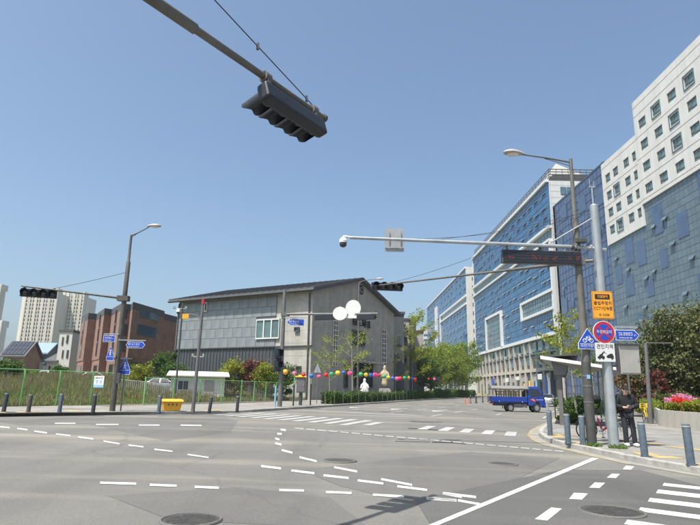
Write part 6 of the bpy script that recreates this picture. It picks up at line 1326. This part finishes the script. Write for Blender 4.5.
# ============================================================ VEHICLES
def wheel(root_, x, y, r_, w_, side):
    mb = MB(); s = side
    prof = [(r_ * .62, -w_ / 2), (r_ * .93, -w_ / 2), (r_, -w_ * .32), (r_, w_ * .32), (r_ * .93, w_ / 2), (r_ * .62, w_ / 2)]; n = 24; vs = []
    for i in range(n):
        a = 2 * math.pi * i / n; vs += [(x + p[0] * math.cos(a), y + p[1], r_ + p[0] * math.sin(a)) for p in prof]
    k = len(prof); mb.add(vs, [(i * k + j, i * k + (j + 1) % k, ((i + 1) % n) * k + (j + 1) % k, ((i + 1) % n) * k + j) for i in range(n) for j in range(k)])
    ty = obj('tyre', mb, 'tyre', root_, smooth=True)
    mb = MB(); mb.cyl((x, y - s * w_ * .2, r_), (x, y + s * w_ * .30, r_), r_ * .62, n=20); mb.cyl((x, y + s * w_ * .30, r_), (x, y + s * w_ * .42, r_), r_ * .2, n=12)
    for q in range(6): a = q * math.pi / 3; mb.box((x + math.cos(a) * r_ * .4, y + s * w_ * .33, r_ + math.sin(a) * r_ * .4), (r_ * .4, .03, r_ * .13), 0, 0, -a)
    obj('rim', mb, 'rim', ty); return ty
def loft(secs):                                         # secs: x, list of (y, z) half outline, mirrored
    mb = MB(); k = len(secs[0][1]); vs = []
    for x, o_ in secs: vs += [(x, y, z) for y, z in o_] + [(x, -y, z) for y, z in o_[::-1]]
    K = 2 * k; fs = [(i * K + j, i * K + (j + 1) % K, (i + 1) * K + (j + 1) % K, (i + 1) * K + j) for i in range(len(secs) - 1) for j in range(K)]
    fs += [tuple(range(K - 1, -1, -1)), tuple(range((len(secs) - 1) * K, len(secs) * K))]; return mb.add(vs, fs)
# ---- blue flatbed truck, local x forward
tc_ = (G(506.5, 411.4) + G(537.5, 412.4)) / 2; hd = Vector((.975, -.06, 0)); TK = thing('flatbed_truck', 'blue flatbed truck with grey tarp roof turning right across the avenue', 'truck', (tc_.x, tc_.y, gz(tc_.x, tc_.y) + .002), math.atan2(hd.y, hd.x)); TK.scale = (.84, .98, 1.04)
def KO(name, mb, m_, parent=None, **k): return obj(name, mb, m_, parent or TK, **k)
# chassis: front axle x=1.25, rear axle x=-1.25
KO('chassis', MB().bb((-2.75, -.42, .46), (1.5, -.3, .60)).bb((-2.75, .3, .46), (1.5, .42, .60)).bb((-2.7, -.3, .48), (-2.6, .3, .58)).bb((-.4, -.3, .48), (-.3, .3, .58)).bb((-.95, -.78, .42), (.3, -.45, .62)).cyl((-1.25, -.7, .33), (-1.25, .7, .33), .06, n=10).cyl((1.25, -.7, .33), (1.25, .7, .33), .05, n=10), 'dark_grey')
KO('bed_floor', MB().bb((-2.95, -.83, .74), (.38, .83, .80)).bb((-2.9, -.6, .605), (.35, -.5, .735)).bb((-2.9, .5, .605), (.35, .6, .735)), 'truck_blue')
for s in (-1, 1):
    g_ = KO('side_gate', MB().bb((-2.95, s * .80, .78), (.36, s * .845, 1.16)), 'truck_blue', bev=.01)
    for k in range(7): KO('rib', MB().bb((-2.8 + k * .5, s * .847, .81), (-2.74 + k * .5, s * .862, 1.14)), 'truck_blue', g_)
    KO('hinge', MB().bb((-2.4, s * .846, .74), (-2.3, s * .87, .84)).bb((-.2, s * .846, .74), (-.1, s * .87, .84)), 'steel', g_)
KO('tail_gate', MB().bb((-3.0, -.84, .78), (-2.955, .84, 1.16)), 'truck_blue'); KO('tail_light', MB().bb((-2.99, -.8, .58), (-2.93, -.5, .70)).bb((-2.99, .5, .58), (-2.93, .8, .70)), 'tail_red')
KO('headboard', MB().bb((.32, -.8, 1.165), (.37, .8, 1.62)), 'dark_grey')
for x in (-2.88, -1.3, .26):
    for s in (-1, 1): KO('canopy_post', MB().bb((x - .025, s * .72 - .025, .80), (x + .025, s * .72 + .025, 1.80)), 'galv')
mb = MB(); sec = []
for x in (-3.05, -2.2, -1.2, -.2, .42): sec.append((x, [(0, 2.02 + .02 * math.sin(x * 3)), (.35, 2.0), (.65, 1.95), (.80, 1.86), (.82, 1.72), (.76, 1.72), (0, 1.80)]))
KO('tarp_roof', loft(sec), 'tarp', smooth=True)
KO('tarp_roll', MB().path([(-3.1, -.84, 1.78), (-1.4, -.85, 1.76), (.5, -.84, 1.79)], [.085, .10, .085], 10), 'tarp', smooth=True)
src = None
for k in range(9):
    for s in (-1, 1):
        if src is None: src = KO('crate_slat', MB().bb((-.06, -.03, .85), (.06, .03, 1.62)), 'wood'); o = src
        else: o = inst(src, TK)
        o.location = (-2.3 + k * .24, s * .55, 0)
for z in (1.0, 1.3, 1.55): KO('crate_rail', MB().bb((-2.4, -.575, z), (-.25, -.525, z + .07)).bb((-2.4, .525, z), (-.25, .575, z + .07)), 'wood')
# cab
cabp = [(.45, .50), (.98, .50), (1.02, .74), (1.22, .80), (1.48, .74), (1.56, .50), (2.02, .46), (2.08, .62), (2.06, .98), (1.98, 1.22), (1.60, 1.90), (1.42, 1.98), (.55, 1.97), (.45, 1.90)]
secs_ = []
mb = MB(); n = len(cabp); vs = []
for y, kx, kz in ((-.80, 1, 1), (-.78, 1, 1), (.78, 1, 1), (.80, 1, 1)):
    for (x, z) in cabp:
        yy = y * (1 - .09 * max(0, (z - 1.15) / .8)); e = .02 if abs(y) > .79 else 0; vs.append((x - (e if x > 1.2 else -e), yy, z - (e if z > 1 else -e)))
fs = [(i * n + j, i * n + (j + 1) % n, (i + 1) * n + (j + 1) % n, (i + 1) * n + j) for i in range(3) for j in range(n)] + [tuple(range(n - 1, -1, -1)), tuple(range(3 * n, 4 * n))]
mb.add(vs, fs); KO('cab', mb, 'truck_blue', bev=.015)
for s in (-1, 1):
    y = lambda z: s * (.80 * (1 - .09 * max(0, (z - 1.15) / .8)) + .004); W_ = [(.66, 1.26), (1.62, 1.22), (1.70, 1.30), (1.48, 1.78), (.66, 1.80)]
    d_ = KO('door', MB().ext([(x, s * .802, z) for x, z in ((.58, .62), (.98, .62), (1.05, .82), (1.25, .88), (1.52, .80), (1.60, 1.18), (.58, 1.2))], (0, s * .008, 0)), 'truck_blue')
    mb = MB(); mb.ext([(x, y(z), z) for x, z in W_], (0, s * .008, 0)); KO('side_window', mb, 'auto_glass', d_); KO('handle', MB().bb((.66, s * .812, 1.08), (.82, s * .84, 1.11)), 'black', d_)
    mb = MB(); mb.ext([(x, s * .8125, z) for x, z in ((.66, 1.08 - .1), (1.0, .86), (1.12, .86), (1.05, .97), (.82, 1.06))], (0, s * .003, 0)); KO('orange_emblem', mb, 'orange', d_)
    mb = MB(); mb.ext([(x, s * .816, z) for x, z in ((.86, .84), (1.14, .80), (1.18, .87), (1.0, .89))], (0, s * .003, 0)); KO('red_emblem', mb, 'sign_red', d_)
    KO('mirror', MB().box((1.78, s * .98, 1.42), (.06, .16, .26)).box((1.74, s * .87, 1.34), (.03, .14, .03)), 'black'); KO('headlight', MB().box((2.055, s * .58, .82), (.06, .30, .18)), 'offwhite'); KO('pinstripe', MB().bb((1.2, s * .811, .95), (1.94, s * .815, .975)), 'offwhite')
a_, b_ = Vector((1.985, 0, 1.24)), Vector((1.605, 0, 1.88)); nv = Vector((.86, 0, .51)).normalized()
mb = MB(); mb.ext([a_ + Vector((0, -.70, 0)) + nv * .012, a_ + Vector((0, .70, 0)) + nv * .012, b_ + Vector((0, .63, 0)) + nv * .012, b_ + Vector((0, -.63, 0)) + nv * .012], nv * .008); KO('windscreen', mb, 'auto_glass')
KO('bumper', MB().bb((1.9, -.80, .36), (2.12, .80, .56)), 'truck_blue', bev=.03); KO('grille', MB().bb((2.066, -.4, .72), (2.09, .4, .86)), 'black')
for s in (-1, 1): wheel(TK, 1.25, s * .68, .35, .20, s); wheel(TK, -1.25, s * .60, .335, .26, s); KO('side_guard', MB().bb((-.85, s * .74, .34), (.35, s * .77, .40)).bb((-.85, s * .74, .50), (.35, s * .77, .56)).bb((-.8, s * .70, .34), (-.74, s * .74, .74)).bb((.22, s * .70, .34), (.28, s * .74, .74)), 'dark_grey'); KO('mud_flap', MB().bb((-1.72, s * .48, .22), (-1.70, s * .76, .62)), 'black')
# ---- cars
def car(label, loc, rz, m_, L_=4.6, W_=1.8, H_=1.46):
    t = thing('parked_car' if 'parked' in label else 'car', label, 'car', loc, rz); hw = W_ / 2
    def sec(x, zt, w, zb=.24): return (x, [(0, zt), (w * .7, zt - .01), (w * .95, zt - .06), (w, zt - .2), (w * 1.0, (zt + zb) / 2 - .05), (w * .97, zb), (0, zb)])
    body = loft([sec(-L_ / 2, .80, hw * .86, .38), sec(-L_ / 2 + .12, .98, hw * .95, .3), sec(-L_ / 2 + .8, 1.02, hw), sec(-.4, .98, hw), sec(.9, .96, hw), sec(L_ / 2 - .7, .86, hw), sec(L_ / 2 - .15, .74, hw * .93, .3), sec(L_ / 2, .60, hw * .84, .36)])
    b = obj('body', body, m_, t, smooth=True)
    gh = [(-L_ / 2 + .55, .99, .86), (-1.05, H_ - .03, .70), (-.2, H_, .69), (.35, H_ - .04, .70), (1.35, .95, .84)]
    def s2(x, zt, w): return (x, [(0, zt), (w * hw * .8, zt - .015), (w * hw, zt - .08), (hw * .93, .93), (0, .90)])
    obj('roof', loft([s2(x, z, w) for x, z, w in gh]), m_, t, smooth=True)
    for s in (-1, 1):
        for x0, x1, i0, i1 in ((-1.35, -.25, -.95, -.25), (-.17, 1.02, -.17, .38)):
            mb = MB(); mb.ext([(x0, s * hw * .945, 1.0), (x1, s * hw * .945, .99), (i1, s * hw * .735, H_ - .13), (i0, s * hw * .735, H_ - .13)], (0, s * .02, 0)); obj('side_window', mb, 'auto_glass', t)
        obj('mirror', MB().box((.78, s * (hw + .08), 1.0), (.12, .18, .12)), m_, t, bev=.03); obj('tail_light', MB().box((-L_ / 2 + .1, s * hw * .7, .86), (.14, .42, .13)), 'tail_red', t); obj('headlight', MB().box((L_ / 2 - .18, s * hw * .68, .68), (.2, .4, .12)), 'offwhite', t)
        wheel(t, L_ * .29, s * (hw - .1), .32, .2, s); wheel(t, -L_ * .30, s * (hw - .1), .32, .2, s)
    for xa, za, xb, zb, w0, w1, nm in ((1.33, .99, .44, H_ - .08, .80, .66, 'windscreen'), (-L_ / 2 + .62, 1.03, -1.12, H_ - .08, .80, .66, 'rear_window')):
        p, q = Vector((xa, 0, za)), Vector((xb, 0, zb)); d = q - p; nv = Vector((-d.z, 0, d.x)) if nm != 'windscreen' else Vector((d.z, 0, -d.x)); nv.normalize(); nv = nv if nv.z > 0 else -nv
        obj(nm, MB().ext([p + Vector((0, -hw * w0, 0)) + nv * .02, p + Vector((0, hw * w0, 0)) + nv * .02, q + Vector((0, hw * w1, 0)) + nv * .02, q + Vector((0, -hw * w1, 0)) + nv * .02], nv * .012), 'auto_glass', t)
    obj('number_plate', MB().box((-L_ / 2 - .005, 0, .62), (.03, .5, .13)), 'white', t); return t
p = G(548.5, 406.2); car('silver car driving away behind the blue truck cab', (p.x, p.y, gz(p.x, p.y)), R(66), 'car_silver')
for px, Y, m_, lab, rz in ((50, 72, 'car_white', 'white parked car roof behind the weeds, leftmost', 10), (95, 73, 'car_white', 'white parked car behind the notice board', 8), (164, 60, 'car_silver', 'silver parked car beside the hut', 0)):
    p = AY(px, 385, Y); car(lab, (p.x, p.y, fieldz(p.x, p.y) - .02), R(rz), m_)

# ============================================================ BICYCLES
def bicycle(label, loc, rz, fm, acc, rear_box=False, lean=.06):
    t = thing('bicycle', label, 'bicycle', loc, rz); t.rotation_euler = (lean, 0, rz); r_ = .33
    for x in (-.52, .52):
        mb = MB(); mb.torus((x, 0, r_), r_ - .02, .021, 'y', 28, 8); w_ = obj('wheel', mb, 'tyre', t, smooth=True)
        mb = MB(); mb.cyl((x, -.035, r_), (x, .035, r_), .022, n=8)
        for k in range(12): a = k * math.pi / 6; mb.cyl((x, .0, r_), (x + math.cos(a) * (r_ - .03), 0, r_ + math.sin(a) * (r_ - .03)), .0025, n=4)
        obj('spokes', mb, 'steel', w_)
        mb = MB(); mb.path([(x + math.cos(a) * (r_ + .03), 0, r_ + math.sin(a) * (r_ + .03)) for a in [R(20 + 20 * k) for k in range(8)]], .02, 6); obj('mudguard', mb, acc, t)
    bb = (-.05, 0, .29); st = (-.2, 0, .80); hd_ = (.38, 0, .78); mb = MB()
    for a, b in ((bb, st), (bb, (.40, 0, .62)), ((-.17, 0, .66), hd_), (bb, (-.52, 0, r_)), ((-.17, 0, .68), (-.52, 0, r_)), ((.36, 0, .90), (.42, 0, .56))): mb.cyl(a, b, .021, n=8)
    obj('frame', mb, fm, t, smooth=True)
    mb = MB(); mb.cyl((.42, -.045, .58), (.52, -.05, r_), .013, n=6).cyl((.42, .045, .58), (.52, .05, r_), .013, n=6).box((.42, 0, .58), (.05, .12, .04)); obj('fork', mb, fm, t)
    mb = MB(); mb.path([(.22, -.28, 1.02), (.34, -.18, 1.04), (.355, 0, .96), (.34, .18, 1.04), (.22, .28, 1.02)], .013, 8); mb.cyl((.36, 0, .88), (.355, 0, .97), .015, n=8); obj('handlebar', mb, 'steel', t)
    for s in (-1, 1): obj('grip', MB().cyl((.24, s * .27, 1.02), (.14, s * .30, 1.01), .02, n=8), 'black', t)
    mb = MB(); mb.ball((-.24, 0, .92), (.15, .09, .045), 12, 6); mb.cyl((-.2, 0, .8), (-.22, 0, .9), .014, n=8); obj('saddle', mb, 'black', t, smooth=True)
    mb = MB(); mb.cyl((-.05, -.06, .29), (-.05, .06, .29), .03, n=8).torus((-.05, -.05, .29), .085, .008, 'y', 18, 5); mb.box((-.05, -.09, .21), (.03, .02, .18)).box((-.05, .09, .37), (.03, .02, .18)); obj('crank', mb, 'steel', t)
    for s, z in ((-1, .12), (1, .46)): obj('pedal', MB().box((-.05, s * .14, z), (.09, .09, .025)), 'black', t)
    for z in (.78, .90, 1.0): obj('basket_hoop', MB().path([(.46, -.15, z), (.74, -.17, z), (.74, .17, z), (.46, .15, z), (.46, -.15, z)], .010, 5), acc, t)
    mb = MB()
    for k in range(6): mb.cyl((.48 + k * .05, -.16, .76), (.48 + k * .05, -.165, 1.0), .006, n=4).cyl((.48 + k * .05, .16, .76), (.48 + k * .05, .165, 1.0), .006, n=4)
    mb.box((.60, 0, .765), (.27, .31, .01)); obj('basket_wires', mb, acc, t)
    mb = MB(); mb.box((-.52, 0, .74), (.34, .14, .02)).cyl((-.4, .05, .73), (-.52, .05, r_), .008, n=5).cyl((-.4, -.05, .73), (-.52, -.05, r_), .008, n=5); obj('rack', mb, acc, t)
    mb = MB(); mb.cyl((-.45, .06, .32), (-.36, .17, .01), .011, n=6); obj('kickstand', mb, 'steel', t)
    if rear_box: obj('lock_box', MB().box((-.56, 0, .90), (.22, .26, .26)), acc, t, bev=.03)
    return t
p = G(604.6, 440.8, .15); bicycle('white and red bicycle parked behind the gantry mast', (p.x, p.y, p.z), R(-14), 'white', 'black')
q = (p.x - .25, p.y + .05, p.z + 1.02); 
BG = thing('shoulder_bag', 'round black bag hanging over the bicycle behind the gantry mast', 'bag', (p.x - .14, p.y + .1, p.z + .97)); mb = MB(); mb.ball((0, 0, .32), (.17, .15, .14), 14, 10); obj('bag_body', mb, 'cloth_black', BG, smooth=True); obj('strap', MB().path([(-.12, 0, .22), (-.08, .02, .05), (0, 0, .0), (.09, .02, .08), (.13, 0, .24)], .018, 6), 'cloth_black', BG)
obj('red_panel', MB().box((0, 0, 0), (.01, .01, .01)), 'sign_red', BG) if False else None
bk = [o for o in COL.objects if o.get('label', '').startswith('white and red bicycle')][0]
obj('frame_sleeve', MB().cyl((-.03, 0, .33), (.33, 0, .58), .034, n=8).cyl((-.06, 0, .36), (-.17, 0, .7), .03, n=8), 'sign_red', bk)
p = G(646.3, 422.4, .15); bicycle('yellow rental bicycle seen end-on beside the slim grey pole', (p.x, p.y, p.z), R(75), 'bright_yellow', 'bright_yellow', True)

# ============================================================ PERSON
pp_ = G(629.6, 446.6, .145); PN = thing('person', 'person in black jacket, dark trousers and black cap, standing and looking at a phone', 'person', pp_, R(-4))
def skin(name, pts, ed, m_, sub=2, root_=0, parent=PN):
    me = bpy.data.meshes.new(name); me.from_pydata([p[:3] for p in pts], ed, []); o = bpy.data.objects.new(name, me); COL.objects.link(o); o.parent = parent; me.materials.append(M[m_]); s = o.modifiers.new('skin', 'SKIN'); s.use_smooth_shade = True
    lay = me.skin_vertices[0].data; lay[root_].use_root = True
    for i, p in enumerate(pts): lay[i].radius = (p[3], p[4] if len(p) > 4 else p[3])
    u = o.modifiers.new('sub', 'SUBSURF'); u.levels = sub; u.render_levels = sub; return o
# joints in metres; x is the viewer's right, -y towards the camera; height 1.72
J = dict(pel=(0, 0, .93), sp=(0, .01, 1.10), ch=(0, .01, 1.30), nk=(0, -.01, 1.46), hb=(0, -.045, 1.53), hc=(0, -.065, 1.60), ht=(0, -.05, 1.68),
         sl=(-.20, .01, 1.40), el=(-.30, -.02, 1.13), wl=(-.10, -.22, 1.10), sr=(.20, .01, 1.40), er=(.295, -.03, 1.13), wr=(.05, -.25, 1.13),
         hl=(-.09, 0, .88), kl=(-.085, -.02, .48), al=(-.07, .03, .09), hr=(.09, 0, .88), kr=(.13, -.04, .48), ar=(.17, .0, .09), tl=(-.08, -.13, .035), tr=(.20, -.15, .035))
body = [(*J['pel'], .13, .10), (*J['sp'], .125, .095), (*J['ch'], .14, .10), (*J['nk'], .055, .055), (*J['hb'], .07, .075), (*J['hc'], .078, .092), (*J['ht'], .05, .06),
        (*J['sl'], .06), (*J['el'], .045), (*J['wl'], .03), (*J['sr'], .06), (*J['er'], .045), (*J['wr'], .03), (*J['hl'], .085), (*J['kl'], .058), (*J['al'], .04), (*J['hr'], .085), (*J['kr'], .058), (*J['ar'], .04), (*J['tl'], .035), (*J['tr'], .035)]
be = [(0, 1), (1, 2), (2, 3), (3, 4), (4, 5), (5, 6), (2, 7), (7, 8), (8, 9), (2, 10), (10, 11), (11, 12), (0, 13), (13, 14), (14, 15), (0, 16), (16, 17), (17, 18), (15, 19), (18, 20)]
# hands are part of the body: palm and five bent fingers each
def hand(wi, w, d, inw):
    w = Vector(w); d = Vector(d).normalized(); s = Vector(inw).normalized(); base = len(body); pc = w + d * .06; body.append((*pc, .026, .018)); be.append((wi, base))
    for k, (off, ln) in enumerate(((-.028, .060), (-.010, .072), (.010, .068), (.027, .052))):
        a = pc + s * off + d * .03; b = a + d * ln * .6 + Vector((0, -.012, -.010)); c = b + d * ln * .2 + Vector((0, .012, -.026)); i = len(body); body.extend([(*a, .0095), (*b, .0085), (*c, .0075)]); be.extend([(base, i), (i, i + 1), (i + 1, i + 2)])
    a = w + d * .035 + s * -.03 + Vector((0, -.01, .02)); b = a + d * .035 + Vector((0, -.005, .018)); i = len(body); body.extend([(*a, .011), (*b, .009)]); be.extend([(base, i), (i, i + 1)])
hand(9, J['wl'], (.9, -.35, .15), (0, .5, -.9)); hand(12, J['wr'], (-.9, -.25, .2), (0, .5, .9))
skin('body', body, be, 'skin')
jk = [(0, .0, .84, .215, .16), (*J['sp'], .235, .165), (*J['ch'], .235, .165), (0, 0, 1.43, .11, .10), (*J['sl'], .105), (-.31, -.02, 1.13, .10), (-.14, -.18, 1.105, .06), (*J['sr'], .105), (.305, -.03, 1.13, .10), (.09, -.215, 1.125, .06)]
skin('jacket', jk, [(0, 1), (1, 2), (2, 3), (2, 4), (4, 5), (5, 6), (2, 7), (7, 8), (8, 9)], 'cloth_black')
skin('hood', [(-.09, .05, 1.42, .05), (0, .09, 1.46, .065), (.09, .05, 1.42, .05)], [(0, 1), (1, 2)], 'cloth_black', root_=1)
skin('trousers', [(0, 0, .92, .135, .115), (*J['hl'], .105), (*J['kl'], .078), (-.07, .02, .07, .072), (*J['hr'], .105), (*J['kr'], .078), (.165, -.005, .07, .072)], [(0, 1), (1, 2), (2, 3), (0, 4), (4, 5), (5, 6)], 'cloth_navy')
for a, b in (('al', 'tl'), ('ar', 'tr')): v = Vector(J[a]); w = Vector(J[b]); skin('shoe', [(v.x, v.y + .06, .055, .06), (v.x, v.y, .06, .07), (*((v + w) / 2).xy, .052, .066, .056), (w.x, w.y - .03, .048, .06, .05)], [(0, 1), (1, 2), (2, 3)], 'offwhite')
mb = MB(); n = 18; vs = []
for j in range(6):
    t_ = R(90) * j / 5.0
    for i in range(n): a = 2 * math.pi * i / n; vs.append((math.cos(a) * .088 * math.cos(t_), -.06 + math.sin(a) * .104 * math.cos(t_), 1.635 + .085 * math.sin(t_)))
mb.add(vs, [(j * n + i, j * n + (i + 1) % n, (j + 1) * n + (i + 1) % n, (j + 1) * n + i) for j in range(5) for i in range(n)]); cp_ = obj('cap', mb, 'cloth_black', PN, smooth=True)
mb = MB(); mb.ext([(-.07, -.13, 1.64), (-.05, -.21, 1.622), (0, -.235, 1.618), (.05, -.21, 1.622), (.07, -.13, 1.64)], (0, 0, .012)); obj('brim', mb, 'cloth_black', cp_)
mb = MB(); mb.ball((0, -.035, 1.605), (.084, .085, .075), 14, 10); obj('hair', mb, 'hair', PN, smooth=True)
for s in (-1, 1):
    obj('ear', MB().ball((s * .082, -.06, 1.585), (.014, .022, .032), 8, 6), 'skin', PN, smooth=True); obj('eye', MB().ball((s * .03, -.148, 1.60), (.012, .008, .006), 8, 6), 'hair', PN, smooth=True)
obj('nose', MB().ball((0, -.160, 1.578), (.013, .018, .022), 8, 6), 'skin', PN, smooth=True); obj('mouth', MB().box((0, -.143, 1.545), (.04, .012, .008)), 'sign_red', PN)
pw_ = Vector((pp_.x, pp_.y, pp_.z)) + Vector((-.02, -.33, 1.13)); PH = thing('phone', 'dark phone held in both hands by the standing person', 'phone', pw_); PH.rotation_euler = (R(-40), 0, 0)
obj('case', MB().box((0, 0, 0), (.15, .012, .075)), 'black', PH, bev=.004); obj('screen', MB().box((0, .0075, 0), (.138, .002, .068)), 'lens', PH)
BGp = thing('sling_bag', 'black bag slung at the side of the standing person', 'bag', pp_ + Vector((-.27, .05, 1.02))); mb = MB(); mb.ball((0, 0, .08), (.11, .13, .19), 14, 10); obj('bag_body', mb, 'cloth_black', BGp, smooth=True); obj('strap', MB().path([(.02, 0, .24), (.10, -.04, .36), (.22, -.08, .42)], .016, 6), 'cloth_black', BGp)
obj('red_patch', MB().box((.05, -.135, .06), (.07, .02, .09)), 'sign_red', BGp)

# ============================================================ AIR
hz_m = bpy.data.materials.new('haze'); hz_m.use_nodes = True; N = hz_m.node_tree.nodes; N.remove(N['Principled BSDF']); pv = N.new('ShaderNodeVolumePrincipled'); pv.inputs['Density'].default_value = .00028; pv.inputs['Color'].default_value = (.74, .87, 1, 1); pv.inputs['Anisotropy'].default_value = .3
hz_m.node_tree.links.new(pv.outputs[0], N['Material Output'].inputs['Volume']); M['haze'] = hz_m
tag(obj('haze', MB().bb((-1900, -1000, -40), (1900, 2500, 95)), 'haze'), 'thin pale haze filling the air over the street', None, kind='stuff')
